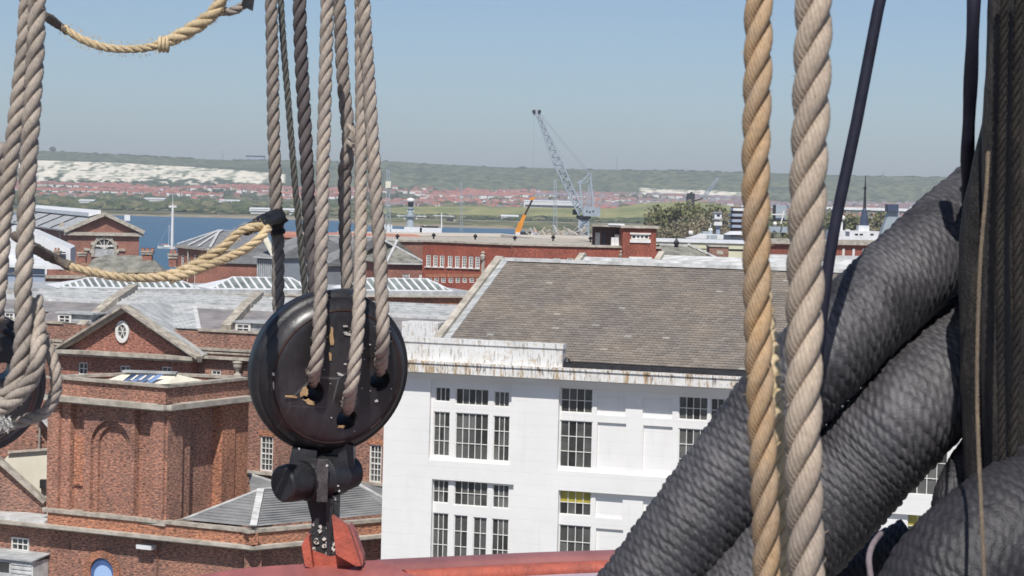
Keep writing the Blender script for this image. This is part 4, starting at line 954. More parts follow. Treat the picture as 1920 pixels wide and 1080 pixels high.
# white gabled shed, blue-grey store in front of it
sh = thing('white_gabled_shed', 'white gabled shed with a louvre, right beside the pair of left ropes', 'shed', tuple(P(90, 520, 300)))
mb = MB(); mb.extr([P(15, 560, 300), P(132, 560, 300), P(132, 466, 300), P(60, 434, 300), P(15, 425, 300)], (-2, 14, 0)); mb.build('wall', M['white_metal'], sh)
for k in range(5):
    mb = MB(); a, b_ = P(108, 473 + k * 4, 299.7), P(123, 473.5 + k * 4, 299.7); mb.beam(a, b_, .1, .14); mb.build('louvre_blade', M['dark'], sh)
st_ = thing('blue_grey_store', 'blue-grey clad store with a white fascia low behind the left ropes', 'building', tuple(P(50, 545, 255)))
mb = MB(); mb.extr([P(-20, 580, 255), P(84, 580, 255), P(84, 503, 255), P(-20, 498, 255)], (-2, 8, 0)); mb.build('wall', M['blue_clad'], st_)
mb = MB(); mb.hexa([P(-20, 499, 254.5), P(97, 505, 254.5), P(97, 485, 262), P(-20, 460, 262), P(-20, 496, 254.5), P(97, 498, 254.5), P(97, 483, 262), P(-20, 458, 262)]); mb.build('roof', M['white_metal'], st_)
mb = MB(); mb.beam(P(-20, 511, 254.8), P(84, 514, 254.8), .12, .1); mb.build('cladding_joint', M['dark'], st_)
# house with mossy hip roof in front of the hall
f, z = eave(88, 520, 318, 522, 290); th = thing('mossy_roofed_house', 'brick house with a grey mossy hipped roof in front of the hall', 'building', tuple(f.pt(0, 3)))
body(f, th, z, 9, 'brick_pink')
mb = MB(); mb.poly([P(160, 512, 290), P(308, 511, 290), P(288, 486, 293), P(262, 479, 295), P(198, 478, 295), P(174, 486, 293)]); mb.poly([P(308, 511, 290), P(310, 505, 300), P(288, 486, 293)]); mb.poly([P(160, 512, 290), P(158, 505, 300), P(174, 486, 293)]); mb.build('roof', M['slate_moss'], th)
mb = MB(); f.box(mb, -.3, f.L * .42, z - .1, z + .3, -.2, .7); mb.build('cornice', M['stone_dirty'], th)
mb = MB(); f.box(mb, .1, f.L * .98, z + .3, z + 1.0, -.5, 0.0); mb.build('parapet', M['brick_pink'], th)
chimney(107, 468, 290, 14, 20, 'small chimney stack against the white shed'); chimney(155, 470, 285, 17, 22, 'chimney stack left of the mossy roof', 1)
chimney(277, 468, 285, 22, 20, 'broad chimney stack right of the mossy roof, before the water', 3); chimney(325, 472, 280, 18, 28, 'chimney stack at the left end of the red sash-windowed house')
# red sash-windowed house
zr = zat(333, 462, 400); a, b_, c_ = PZ(333, 462, zr), PZ(394, 468, zr), PZ(505, 470, zr)
rh = thing('red_sash_house', 'red brick house with white sashes and a lead hipped roof beyond the yellow rope', 'building', (b_.x, b_.y, 3))
f1, f2 = Fac((a.x, a.y), (b_.x, b_.y)), Fac((b_.x, b_.y), (c_.x, c_.y))
hs1 = [f1.rect(x, 478, x + 5, 498) for x in (340, 351, 363, 376, 386)] + [f1.rect(x, 512, x + 5, 532) for x in (364, 373, 382, 390)]
hs2 = [f2.rect(414, 484, 427, 502), f2.rect(441, 481, 454, 502), f2.rect(474, 481, 486, 502), f2.rect(414, 520, 427, 532)]
mb = MB(); f1.wall(mb, 0, f1.L, 3, zr, hs1, .2); mb.build('side_wall', M['brick_pink'], rh)
mb = MB(); f2.wall(mb, 0, f2.L, 3, zr, hs2, .2); mb.build('front_wall', M['brick_red'], rh)
for r_ in hs1: window(f1, rh, r_, 2, 3, -.12, bw=.06, fw=.1, panes='one')
for r_ in hs2: window(f2, rh, r_, 3, 4, -.12, bw=.06, fw=.14, panes='one', sill=.1)
for f_, x_ in ((f1, 0), (f2, .001)):
    mb = MB(); f_.box(mb, x_, f_.L, zr - .2, zr + .2, 0, .5); mb.build('eaves_cornice', M['stone'], rh)
mb = MB(); f2.box(mb, 0, f2.L, f2.hit(440, 510)[1], f2.hit(440, 507)[1], .01, .15); mb.build('string_course', M['stone'], rh)
mb = MB(); mb.beam(f1.pt(f1.L * .37, 3, .2), f1.pt(f1.L * .37, zr - .3, .2), .22); mb.beam(f2.pt(f2.hit(468, 490)[0], 3, .2), f2.pt(f2.hit(468, 490)[0], zr - .3, .2), .22); mb.build('drainpipe', M['stone'], rh)
up = Vector((0, 0, .22)); rA, rB, rC, rD = a + up, b_ + up, c_ + up, P(455, 448, 440); t1, t2 = P(412, 433, 410), P(478, 438, 415)
mb = MB(); mb.poly([rA, rB, t1]); mb.poly([rB, rC, t2, t1]); mb.poly([rC, rD, t2]); mb.poly([rA, t1, t2, rD]); mb.build('roof', M['slate_grey'], rh)
mb = MB()
for (p, q) in ((rA, t1), (rB, t1), (t1, t2), (rA.lerp(rB, .35), t1), (rA.lerp(rB, .65), t1 + Vector((.5, 0, 0)))): mb.beam(p + up, q + up, .45, .12)
mb.build('hip_flashing', M['lead_pale'], rh)
# slate-roofed storehouses in a row
def store(p0, p1, Y, rise_py, depth, label, roof='slate_grey', wall='grey_clad', gable=None, wins_=(), hip=0, pipes=()):
    f, z = eave(*p0, *p1, Y); th = thing('slate_storehouse', label, 'building', tuple(f.pt(0, 3)))
    xm = (p0[0] + p1[0]) / 2; rise = f.hit(xm, rise_py, -depth / 2)[1] - z
    hs = [f.rect(*w_) for w_ in wins_]; body(f, th, z, depth, wall, hs)
    for r_ in hs: window(f, th, r_, 3, 3, -.12, bw=.06, fw=.1, panes='one')
    a, b_, r0, r1, c_ = gable_roof(f, th, z, rise, depth, roof, hip=hip)
    up = Vector((0, 0, .1)); mb = MB(); mb.beam(a, b_, .3, .2); mb.build('gutter', M['lead_pale'], th)
    mb = MB(); mb.beam(r0 + up, r1 + up, .4, .2)
    if hip: mb.beam(a + up, r0 + up, .35, .15); mb.beam(b_ + up, r1 + up, .35, .15)
    mb.build('ridge_flashing', M['lead_pale'], th)
    if pipes:
        mb = MB()
        for px in pipes: s_ = f.hit(px, p0[1] + 20)[0]; mb.beam(f.pt(s_, 3, .2), f.pt(s_, z - .3, .2), .22)
        mb.build('drainpipe', M['stone'], th)
    if gable:
        mb = MB(); mb.poly([f.pt(0, z - 1.5, .45), f.pt(0, z + rise + .3, -depth / 2), f.pt(0, z + rise - .9, -depth / 2), f.pt(0, z - 2.6, .45)]); mb.build('bargeboard', M['white_metal'], th)
    return f, z, th, (a, b_, r0, r1)
f, z, th, _ = store((482, 482), (515, 484), 330, 436, 16, 'grey corrugated store with a white gable behind the black tape knot', wall='grey_clad')
mb = MB()
for k in range(9): s_ = f.L * (k + .5) / 9; mb.beam(f.pt(s_, 3, .05), f.pt(s_, z - .3, .05), .14, .14)
mb.build('corrugation', M['lead'], th)
mb = MB(); mb.extr([P(488, 440, 329), P(496, 432, 329), P(514, 474, 328), P(512, 487, 328)], (.1, .4, 0)); mb.build('white_gable_board', M['cream'], th)
store((516, 494), (606, 499), 335, 440, 20, 'slate-roofed storehouse seen between the first hanging ropes', wins_=[(532, 500, 541, 524), (545, 500, 553, 524), (556, 501, 563, 525)])
f, z, th, _ = store((608, 499), (668, 492), 345, 446, 20, 'slate-roofed storehouse with white verge between the middle hanging ropes', wall='brick_pink', pipes=(628, 661))
mb = MB(); mb.extr([P(614, 452, 344), P(617, 448, 344), P(629, 482, 340), P(628, 497, 340), P(620, 494, 340), P(615, 480, 342)], (.1, .3, 0)); mb.build('white_gable_board', M['cream'], th)
store((670, 493), (732, 492), 350, 452, 18, 'slate-roofed storehouse with white rooflights behind the last hanging ropes', wall='brick_pink', pipes=(691,), hip=6)
f, z, th, (a, b_, r0, r1) = store((728, 494), (794, 495), 320, 452, 17, 'slate-hipped brick house left of the long red building', roof='slate_moss', wall='brick_pink', hip=4, wins_=[(755, 513, 768, 523), (786, 514, 791, 523)])
# long low roofs right behind, terracotta and pale
def lowroof(x0, y0, x1, y1, Y, hpx, label, mat, dp=14):
    a = P(x0, y0, Y); b_ = PZ(x1, y1, a.z); f = Fac((a.x, a.y), (b_.x, b_.y)); th = thing('long_low_roof', label, 'roof', tuple(f.pt(0, 3)))
    h_ = hpx * Y / F; mb = MB(); f.wall(mb, 0, f.L, 3, a.z - h_); mb.build('wall', M['brick_pink'], th)
    mb = MB(); mb.hexa([f.pt(0, a.z - h_, .3), f.pt(f.L, a.z - h_, .3), f.pt(f.L, a.z - h_, -dp), f.pt(0, a.z - h_, -dp), f.pt(0, a.z - h_ * .4, .3), f.pt(f.L, a.z - h_ * .4, .3), f.pt(f.L, a.z, -dp), f.pt(0, a.z, -dp)]); mb.build('roof', M[mat], th)
    return f, th
M['terracotta'] = simple('terracotta_roof', (.55, .25, .18), (.42, .19, .14), .4, .8)
M['pale_roof'] = simple('pale_roofing', (.62, .56, .48), (.48, .43, .36), .3, .8)
lowroof(520, 436, 800, 442, 440, 9, 'long terracotta coloured roof behind the hanging ropes', 'terracotta')
lowroof(700, 437, 1010, 441, 470, 9, 'long pale roof in front of the grey warship', 'pale_roof')
f_, th_ = lowroof(735, 447, 1120, 452, 345, 6, 'flat pale roof edge just behind the long red building', 'stone')
lowroof(1000, 443, 1180, 446, 430, 7, 'short pale roof below the grey dock crane', 'pale_roof')
for i, (px, py) in enumerate(((745, 447), (813, 445), (891, 447), (965, 450), (1037, 449), (1107, 451))):
    c = P(px, py + 3, 342); mb = MB(); mb.lathe([(.14, 0), (.12, .35), (.28, .42), (.34, .62), (.2, .75), (.08, .9)], (c.x, c.y, c.z), 9)
    tag(mb.build('roof_cowl', M['dark']), ['first', 'second', 'third', 'fourth', 'fifth', 'sixth'][i] + ' from the left in the row of black cowls along the flat roof edge', 'vent', 'black roof cowls')
tr_ = thing('pole_stack', 'jumble of pale timber and steel beams on the quay left of the grey crane', 'stack', tuple(P(1060, 450, 480)))
for k in range(34):
    a = P(uni(1000, 1095), uni(436, 447), uni(470, 500)); mb = MB(); mb.beam(a, a + Vector((uni(-2.5, 2.5), uni(-2, 2), uni(.3, 1.6))), .25); mb.build('beam', M[random.choice(('stone', 'pale_roof', 'lead'))], tr_)
# ------------------------------------------------------------------ long red building with tower wing
RY = 300; f, z = eave(793, 453, 960, 460, RY); pm = f.pt(f.L, z); fe = PZ(1240, 466.6, z); f3 = Fac((pm.x, pm.y), (fe.x, fe.y))
rb = thing('long_red_building', 'long red brick flat-roofed building with a row of narrow white windows', 'building', tuple(f.pt(0, 3)))
hs = [f.rect(x - 4, 478 + (x - 803) * .035, x + 4.5, 500 + (x - 803) * .035) for x in (803, 816, 828.5, 843.5, 857, 870, 882.5, 895)]
hs_low = [f.rect(x - 4, 521, x + 4.5, 530) for x in (805, 818, 831, 845, 858, 871, 884, 897)]
hs_mid = [f3.rect(x, 484, x + 12, 493) for x in (992, 1017, 1038, 1063)]
body(f, rb, z, 14, 'brick_red', hs + hs_low)
mb = MB(); f3.wall(mb, 0, f3.L, 3, z, hs_mid, .2); mb.build('wall', M['brick_red'], rb)
for r_ in hs: window(f, rb, r_, 2, 4, -.1, bw=.07, fw=.13, panes='one', sill=.12)
for r_ in hs_low: window(f, rb, r_, 2, 2, -.1, bw=.06, fw=.1, panes='one')
for r_ in hs_mid: window(f3, rb, r_, 2, 2, -.1, bw=.06, fw=.1, panes='one')
mb = MB(); f.box(mb, -.2, f.L, z, z + .25, -14.2, .25); f3.box(mb, .01, f3.L, z + .004, z + .254, -14.2, .25); mb.build('coping', M['stone'], rb)
mb = MB()
for x in (805, 818, 831, 845, 858, 871, 884, 897): s_, z_ = f.hit(x, 518); f.box(mb, s_ - .55, s_ + .55, z_ - .15, z_ + .3, .002, .03)
mb.build('window_heads', M['brick_orange'], rb)
for i, (px, py) in enumerate(((908, 472), (1165, 470))):
    f_x = f if i == 0 else f3; s_, z_ = f_x.hit(px, py + 16); mb = MB(); f_x.box(mb, s_ - .18, s_ + .18, z_ - 2.5, z_, .05, .3); c = f_x.pt(s_, z_, .3); mb.lathe([(.2, 0), (.3, .2), (.38, .6), (.2, .75), (.3, .95), (.1, 1.15)], tuple(c), 8); mb.build('rainwater_head', M['stone'], rb)
# wing
f = f3
q0, q1 = f.hit(1168, 430, 1.2)[0], f.hit(1231, 430, 1.2)[0]; zw = f.hit(1200, 428, 1.2)[1]
gap = thing('tower_wing', 'taller red brick wing with a four-light window at the right end', 'building', tuple(f.pt(q0, 3, 1)))
hw_ = f.rect(1184, 440, 1217, 448.5, 1.2); hw2 = f.rect(1182, 485, 1219, 493, 1.2)
mb = MB(); f.wall(mb, q0, q1, 3, zw, [hw_, hw2], .2, 1.2)
mb.poly([f.pt(q0, 3, 1.2), f.pt(q0, zw, 1.2), f.pt(q0, zw, -3.2), f.pt(q0, 3, -3.2)]); mb.poly([f.pt(q1, 3, 1.2), f.pt(q1, zw, 1.2), f.pt(q1, zw, -9), f.pt(q1, 3, -9)]); mb.build('wall', M['brick_red'], gap)
mb = MB(); f.box(mb, q0 - .3, q1 + .3, zw, zw + .3, -3.4, 1.6); mb.build('coping', M['stone'], gap)
for r_ in (hw_, hw2):
    window(f, gap, r_, 4, 1, 1.1, bw=.25, fw=.12); mb = MB(); f.box(mb, r_[0] - .2, r_[1] + .2, r_[2] - .45, r_[2] - .02, 1.2, 1.36); f.box(mb, r_[0] - .2, r_[1] + .2, r_[3] + .02, r_[3] + .22, 1.2, 1.36); mb.build('window_surround', M['white_trim'], gap)
# roof terrace house, brick darkened for recess shade, with door, boxes, white canopy
k0, k1 = f.hit(1112, 440, -3)[0], f.hit(1170, 440, -3)[0]; zk = f.hit(1140, 425, -3)[1]
tr = thing('roof_terrace_room', 'dark brick room on the red building roof with a door and pale canopy', 'building', tuple(f.pt(k0, z, -3)))
M['navy_door'] = simple('navy_door', (.05, .06, .10))
M['brick_dark'] = brick('brick_dark', (.12, .06, .065), (.09, .05, .055), (.10, .08, .08))
mb = MB(); f.wall(mb, k0, k1, z + .25, zk, d=-3); mb.poly([f.pt(k0, z, -3), f.pt(k0, zk, -3), f.pt(k0, zk, -4.2), f.pt(k0, z, -4.2)]); mb.build('wall', M['brick_dark'], tr)
mb = MB(); f.box(mb, k0 - .3, k1 - .05, zk, zk + .2, -4.4, -1.0); mb.build('roof', M['stone_dirty'], tr)
mb = MB(); a_, b2 = f.hit(1139, 420, -2)[0], f.hit(1170, 420, -2)[0]; f.box(mb, a_, b2 - .05, zk + .22, zk + .42, -4, -.9); mb.build('canopy', M['white_metal'], tr)
mb = MB(); r_ = f.rect(1116, 436, 1125, 457, -2.95); f.box(mb, r_[0], r_[1], z + .25, r_[3], -2.98, -2.9); mb.build('door', M['lead'], tr)
mb = MB(); r_ = f.rect(1131, 438, 1136, 457, -2.95); f.box(mb, r_[0], r_[1], z + .25, r_[3], -2.98, -2.9); mb.build('door', M['navy_door'], tr)
for i, (x0, y0, x1) in enumerate(((1146, 445, 1152), (1152.5, 440, 1161))):
    r_ = f.rect(x0, y0, x1, 458, -2.2); mb = MB(); f.box(mb, r_[0], r_[1], z + .252, r_[3], -2.8, -2.0); tag(mb.build('plant_cabinet', M['white_metal']), ('lower' if i == 0 else 'taller') + ' of two white cabinets on the roof terrace of the red building', 'cabinet', 'white cabinets on the roof terrace')
mb = MB(); s_ = f.hit(1167, 440, -1)[0]; mb.beam(f.pt(s_, z + .25, -1), f.pt(s_, zk - .3, -1), .22); mb.build('drainpipe', M['stone'], tr)
# ------------------------------------------------------------------ cranes
M['crane_grey'] = simple('crane_grey', (.36, .41, .46), (.27, .32, .37), .3, .5, None, .05)
M['orange_paint'] = simple('orange_paint', (.75, .30, .03), (.62, .24, .03), .5, .5, None, .05)
M['ship_grey'] = simple('ship_grey', (.36, .41, .44), (.28, .33, .37), .3, .5, None, .05)
def lattice(mb, a0, a1, w0, w1, n, side, bar=.35):
    # four chords between a0 and a1 with zig-zag bracing; side = sideways unit vector
    a0, a1 = Vector(a0), Vector(a1); t = (a1 - a0).normalized(); up = side.cross(t).normalized()
    C_ = lambda u, i: a0.lerp(a1, u) + (side * (1 if i in (0, 1) else -1) + up * (1 if i in (0, 3) else -1)) * ((w0 + (w1 - w0) * u) / 2)
    for i in range(4): mb.beam(C_(0, i), C_(1, i), bar)
    for k in range(n):
        u0, u1 = k / n, (k + 1) / n
        for i in range(4):
            j = (i + 1) % 4
            if k % 2: mb.beam(C_(u0, i), C_(u1, j), bar * .6)
            else: mb.beam(C_(u0, j), C_(u1, i), bar * .6)
            if k: mb.beam(C_(u0, i), C_(u0, j), bar * .5)
CY_ = 1000
q = lambda x, y, dy=0: P(x, y, CY_ + dy)
cr = thing('dock_crane', 'tall pale grey luffing dock crane with lattice jib raised to the left', 'crane', tuple(q(1094, 445)))
mb = MB(); lattice(mb, q(1094, 490), q(1094, 412), 4.6, 4.0, 8, Vector((1, 0, 0)), .7); mb.box(tuple(q(1094, 436)), 3.6, 3.6, 5.6); mb.build('tower', M['crane_grey'], cr)
mb = MB(); c = q(1094, 412); mb.lathe([(2.2, 0), (3.2, .8), (3.2, 1.6), (2.6, 2.0)], tuple(c), 14); mb.build('slewing_ring', M['dark'], cr)
mb = MB(); c = q(1109, 405.5, -1); mb.box(tuple(c), 7.4, 6, 4.1); mb.build('machinery_house', M['crane_grey'], cr)
for px in (1100.5, 1106, 1112):
    mb = MB(); c = q(px, 398 if px != 1106 else 399.5, -4.05); mb.box(tuple(c), .7, .12, .8); mb.build('window', M['dark'], cr)
mb = MB(); c = q(1080, 403, 2); mb.box(tuple(c), 3.0, 4, 2.4); mb.build('counterweight', M['dark'], cr)
mb = MB(); lattice(mb, q(1090, 402, -2), q(1046, 306, -2), 2.2, 3.6, 12, Vector((0, 1, 0)), .60); lattice(mb, q(1046, 306, -2), q(1009, 216, -2), 3.6, 1.3, 13, Vector((0, 1, 0)), .52); mb.build('jib', M['crane_grey'], cr)
mb = MB(); mb.beam(q(1010, 218, -2), q(1002, 209, -2), 1.3, 2.2); mb.beam(q(1001, 208, -2), q(1014, 210, -2), 1.0, 1.6); mb.build('jib_head', M['ship_grey'], cr)
for (x, y) in ((1001, 209), (1011.5, 209)):
    mb = MB(); c = q(x, y, -3.2); mb.tube([c, c + Vector((0, 1.6, 0))], .75, 12); mb.build('sheave', M['dark'], cr)
mb = MB()
for dx in (-1.6, 1.6):
    o_ = Vector((0, dx, 0)); mb.beam(q(1091, 388) + o_, q(1087, 345) + o_, .75); mb.beam(q(1087, 345) + o_, q(1105, 325) + o_, .7); mb.beam(q(1112, 388) + o_, q(1107, 325) + o_, .7)
    mb.beam(q(1098, 388) + o_, q(1104, 345) + o_, .4); mb.beam(q(1104, 388) + o_, q(1107, 335) + o_, .4); mb.beam(q(1087, 345) + o_, q(1100, 342) + o_, .35); mb.beam(q(1090, 366) + o_, q(1101, 362) + o_, .3); mb.beam(q(1100, 342) + o_, q(1107, 330) + o_, .35)
mb.beam(q(1083, 343), q(1090, 338), .8); mb.build('luffing_frame', M['crane_grey'], cr)
mb = MB()
for dy in (-.9, .9): mb.tube([q(1012, 212, dy - 2), q(1106, 325, dy)], .14, 5); mb.tube([q(1013, 217, dy - 2), q(1106, 330, dy)], .11, 5)
mb.tube([q(1000.5, 212, -2), q(1000.5, 318, -2)], .06, 5); mb.tube([q(1016, 230, -2), q(1072, 320, 0)], .05, 5); mb.build('cable', M['ship_grey'], cr)
q = lambda x, y, dy=0: P(x, y, 700 + dy)
oc_ = thing('mobile_crane', 'orange telescopic mobile crane boom sloping up left of the grey crane', 'crane', tuple(q(972, 445)))
mb = MB(); mb.beam(q(969, 438), q(977, 418), 1.3, 1.5); mb.beam(q(977, 418), q(984, 403), 1.0, 1.1); mb.build('boom', M['orange_paint'], oc_)
mb = MB(); mb.beam(q(984, 403), q(998, 375), .55, .6); mb.build('fly_boom', M['dark'], oc_)
mb = MB(); mb.beam(q(982, 404, .8), q(996, 377, .8), .3, .3); mb.beam(q(993, 374), q(1003, 371), .6, .7); mb.build('boom_head', M['orange_paint'], oc_)
mb = MB(); mb.box(tuple(q(985, 441)), 6, 3, .8); mb.build('carrier', M['white_metal'], oc_)
mb = MB(); mb.beam(q(997, 437), q(1006, 431), .9); mb.build('outrigger', M['terracotta'], oc_)
for k in range(4):
    mb = MB(); c = q(978 + k * 5, 437.5, -1.8); mb.tube([c, c + Vector((0, .7, 0))], .5, 10); mb.build('wheel', M['dark'], oc_)
q = lambda x, y, dy=0: P(x, y, 1500 + dy)
dc = thing('dark_dock_crane', 'small dark dock crane with thin raised jib above the trees left of the tan rope', 'crane', tuple(q(1296, 400)))
mb = MB(); lattice(mb, q(1297, 410), q(1293, 368), 5.5, 3.5, 5, Vector((1, 0, 0)), .9); mb.box(tuple(q(1295, 374)), 5, 4, 4); mb.build('tower', M['dark'], dc)
mb = MB(); lattice(mb, q(1318, 372), q(1346, 334), 2.2, 1.0, 7, Vector((0, 1, 0)), .5); mb.build('jib', M['ship_grey'], dc)
mb = MB(); mb.beam(q(1297, 378), q(1318, 372), .9); mb.beam(q(1292, 366), q(1298, 361), 1.6); mb.build('frame', M['dark'], dc)
# ------------------------------------------------------------------ grey warship behind the long building
q = lambda x, y, dy=0: P(x, y, 900 + dy)
ws = thing('warship', 'grey warship with a white-domed mast showing above the roofs left of centre', 'ship', tuple(q(775, 470)))
mb = MB(); hull = [(690, 452), (700, 440), (870, 443), (884, 441), (872, 462), (700, 460)]
mb.extr([q(x, y) for x, y in hull], (0, 12, 0)); mb.build('hull', M['ship_grey'], ws)
mb = MB(); mb.box(tuple(q(745, 441, 5)), 8, 6, 2.4); mb.box(tuple(q(728, 440, 5)), 3, 3, 4.0); mb.box(tuple(q(808, 440, 5)), 8.6, 7, 2.7); mb.box(tuple(q(775, 441, 5)), 7, 7, 3.2); mb.build('superstructure', M['white_metal'], ws)
mb = MB(); mb.box(tuple(q(805, 428.5, 5)), 7.0, 3, 1.0); mb.build('radar_array', M['dark'], ws)
mb = MB(); mb.lathe([(1.7, 0), (1.5, 3.5), (1.2, 6.2), (2.3, 6.3), (2.3, 7.0), (1.2, 7.1), (1.0, 9.2), (1.4, 9.3), (1.4, 10)], tuple(q(769, 436, 5)), 12); mb.build('mast', M['ship_grey'], ws)
mb = MB(); mb.lathe([(.9, 0), (1.1, .8), (1.1, 1.6), (.8, 2.2)], tuple(q(770, 388, 5)), 12); mb.build('mast_neck', M['dark'], ws)
mb = MB(); mb.lathe([(.5, 0), (1.5, .2), (1.75, .8), (1.4, 1.4), (.6, 1.75), (.1, 1.85)], tuple(q(770, 379.5, 5)), 16); mb.build('radome', M['white_trim'], ws, smooth=True)
mb = MB(); mb.beam(q(744, 404.5, 5), q(800, 405.5, 5), .28); mb.beam(q(757, 410, 5), q(783, 410, 5), .4); mb.beam(q(764, 395, 5), q(776, 395, 5), .8); mb.beam(q(812, 404, 5), q(852, 405.5, 5), .25); mb.beam(q(828, 436, 5), q(828, 399, 5), .35)
for x in (748, 786, 796, 818, 846): mb.beam(q(x, 408, 5), q(x, 401, 5), .12)
mb.build('yard', M['white_metal'], ws)
mb = MB(); mb.lathe([(.3, 0), (.5, .4), (.3, .9)], tuple(q(797, 427, 5)), 10); mb.build('satcom_dome', M['white_trim'], ws, smooth=True)
q = lambda x, y, dy=0: P(x, y, 850 + dy)
gd = thing('gable_shed', 'dark open-sided shed with a sandy end wall on the far bank right of the warship', 'shed', tuple(P(843, 423, 2300)))
mb = MB(); mb.extr([P(833, 421, 2290), P(848, 421, 2290), P(850, 408, 2290), P(838, 410, 2290)], (0, 12, 0)); mb.build('wall', M['dark'], gd)
mb = MB(); mb.extr([P(848, 421, 2288), P(862, 421, 2288), P(857, 415, 2288), P(850, 413, 2288)], (0, 12, 0)); mb.build('end_wall', M['pale_roof'], gd)
# lattice masts and lamp poles
def lat_mast(px, y0, y1, Y, w_, label, mat='ship_grey', head=None, n=10):
    th = thing('lattice_mast', label, 'mast', tuple(P(px, y1, Y))); mb = MB(); lattice(mb, P(px, y1, Y), P(px, y0, Y), w_, w_ * .45, n, Vector((1, 0, 0)), w_ * .12); mb.build('frame', M[mat], th)
    if head:
        mb = MB(); c = P(px, head[1], Y); mb.box(tuple(c), head[2] * Y / F, 1.5, (head[1] - head[0]) * Y / F); mb.build('head', M['cream'], th)
        mb = MB(); mb.beam(P(px - head[2] * .7, head[1] + 3, Y), P(px + head[2] * .7, head[1] + 3, Y), .4); mb.build('platform', M[mat], th)
lat_mast(728, 318, 448, 800, 1.8, 'lattice mast with a pale box just right of the last hanging rope', head=(340, 352, 10))
lat_mast(865, 342, 436, 850, 1.0, 'thin dark lattice mast between the warship and the orange crane')
lat_mast(1041, 336, 440, 850, 1.5, 'thin dark lattice mast just left of the grey crane jib foot')
hm = thing('high_mast_light', 'tall white lamp mast with a crosstree standing by the water', 'lamp mast', tuple(P(323, 480, 420)))
mb = MB(); mb.tube([P(322, 490, 420), P(324, 384, 420)], [.30, .2], 8); mb.tube([P(324, 384, 420), P(324, 366, 420)], .05, 5); mb.build('pole', M['white_metal'], hm)
for k, (x0, x1) in enumerate(((317, 322), (326, 331))):
    mb = MB(); mb.beam(P(x0, 387.5, 420), P(x1, 387, 420), .5, .35); mb.build('lamp_head', M['white_metal'], hm)
mb = MB(); mb.beam(P(317, 388.5, 420), P(332, 388.5, 420), .14); mb.build('crosstree', M['white_metal'], hm)
# yacht
yc = P(312, 464, 1000); yY = yc.y; zw = 0; c = PZ(312, 466, 0)
ya = thing('yacht', 'white moored yacht with red sail cover on the blue water', 'yacht', (c.x, c.y, 0))
k = c.y / F; Lh = 33 * k
mb = MB(); sec = []
for i in range(9):
    u = i / 8; x = c.x - Lh / 2 + Lh * u; wd = math.sin(math.pi * min(1, .12 + u * .92)) ** .7 * 1.3 + .05; top = .95 + .35 * abs(u - .55)
    sec.append([(x, c.y - wd, top), (x, c.y - wd * .6, -.2), (x, c.y + wd * .6, -.2), (x, c.y + wd, top)])
for i in range(8):
    for j in range(3): mb.poly([sec[i][j], sec[i + 1][j], sec[i + 1][j + 1], sec[i][j + 1]])
    mb.poly([sec[i][3], sec[i + 1][3], sec[i + 1][0], sec[i][0]])
mb.poly(sec[0]); mb.poly(sec[8]); mb.build('hull', M['white_trim'], ya)
mb = MB(); mb.box((c.x + .3, c.y, .95), Lh * .35, 1.4, .55); mb.build('cabin', M['white_trim'], ya)
mb = MB(); mb.tube([Vector((c.x + 1.0, c.y, .9)), Vector((c.x + 1.15, c.y, 45 * k))], .09, 6); mb.build('mast', M['white_metal'], ya)
mb = MB(); mb.beam((c.x + 1.0, c.y, 1.9), (c.x - 2.6, c.y, 1.95), .3, .35); mb.build('sail_cover', M['terracotta'], ya)
mb = MB(); mb.tube([(c.x + 1.15, c.y, 44 * k), (c.x + Lh / 2, c.y, 1.3)], .03, 4); mb.tube([(c.x + 1.15, c.y, 44 * k), (c.x - Lh / 2, c.y, 1.2)], .03, 4); mb.build('rigging', M['white_metal'], ya)
# ------------------------------------------------------------------ right side: ships, sheds, control tower
def ybox(name, label, cat, x0, y0, x1, y1, Y, mat, dp=8, base=3):
    a, b_ = P(x0, (y0 + y1) / 2, Y), P(x1, (y0 + y1) / 2, Y); z1, z0 = zat((x0 + x1) / 2, y0, Y), zat((x0 + x1) / 2, y1, Y)
    th = thing(name, label, cat, ((a.x + b_.x) / 2, Y, min(z0, z1))); return th, a.x, b_.x, z0, z1
def bx(mb, x0, y0, x1, y1, Y, dp, dy=0):
    a, b_ = P(x0, (y0 + y1) / 2, Y), P(x1, (y0 + y1) / 2, Y); z1, z0 = zat((x0 + x1) / 2, y0, Y), zat((x0 + x1) / 2, y1, Y)
    mb.box(((a.x + b_.x) / 2, Y + dp / 2 + dy, z0), b_.x - a.x, dp, z1 - z0)
M['yellow_clad'] = simple('pale_yellow_cladding', (.66, .64, .46), (.58, .56, .40), .2, .7)
f, z = eave(1228, 453, 1700, 465, 420); th = thing('pale_yellow_shed', 'long pale yellow shed with small square openings right of the red tower wing', 'shed', tuple(f.pt(0, 3)))
hs = [(s_ - .35, s_ + .35, f.hit(1370, 471)[1], f.hit(1370, 467)[1]) for s_ in [f.hit(1366 + i * 6.2, 469)[0] for i in range(18)]] + [(s_ - .3, s_ + .3, f.hit(1310, 468)[1], f.hit(1310, 466)[1]) for s_ in [f.hit(1308 + i * 6, 467)[0] for i in range(4)]]
body(f, th, z, 20, 'yellow_clad', hs)
mb = MB(); f.wall(mb, 0, f.L, z - 4, z - 1, (), 0, -.19); mb.build('dark_lining', M['dark'], th)
mb = MB(); f.box(mb, -.3, f.L, z, z + .35, -20, .3); mb.build('roof', M['white_metal'], th)
f, z = eave(1234, 489, 1350, 490, 300); th = thing('slate_hip_building', 'building with a weathered slate hipped roof and white hip flashing beyond the slate roof ridge', 'building', tuple(f.pt(0, 3)))
body(f, th, z, 20, 'brick_pink'); a, b_ = f.pt(0, z + .01, .3), f.pt(f.L, z + .01, .3); r0, r1 = P(1236, 458, 306), P(1290, 460, 306)
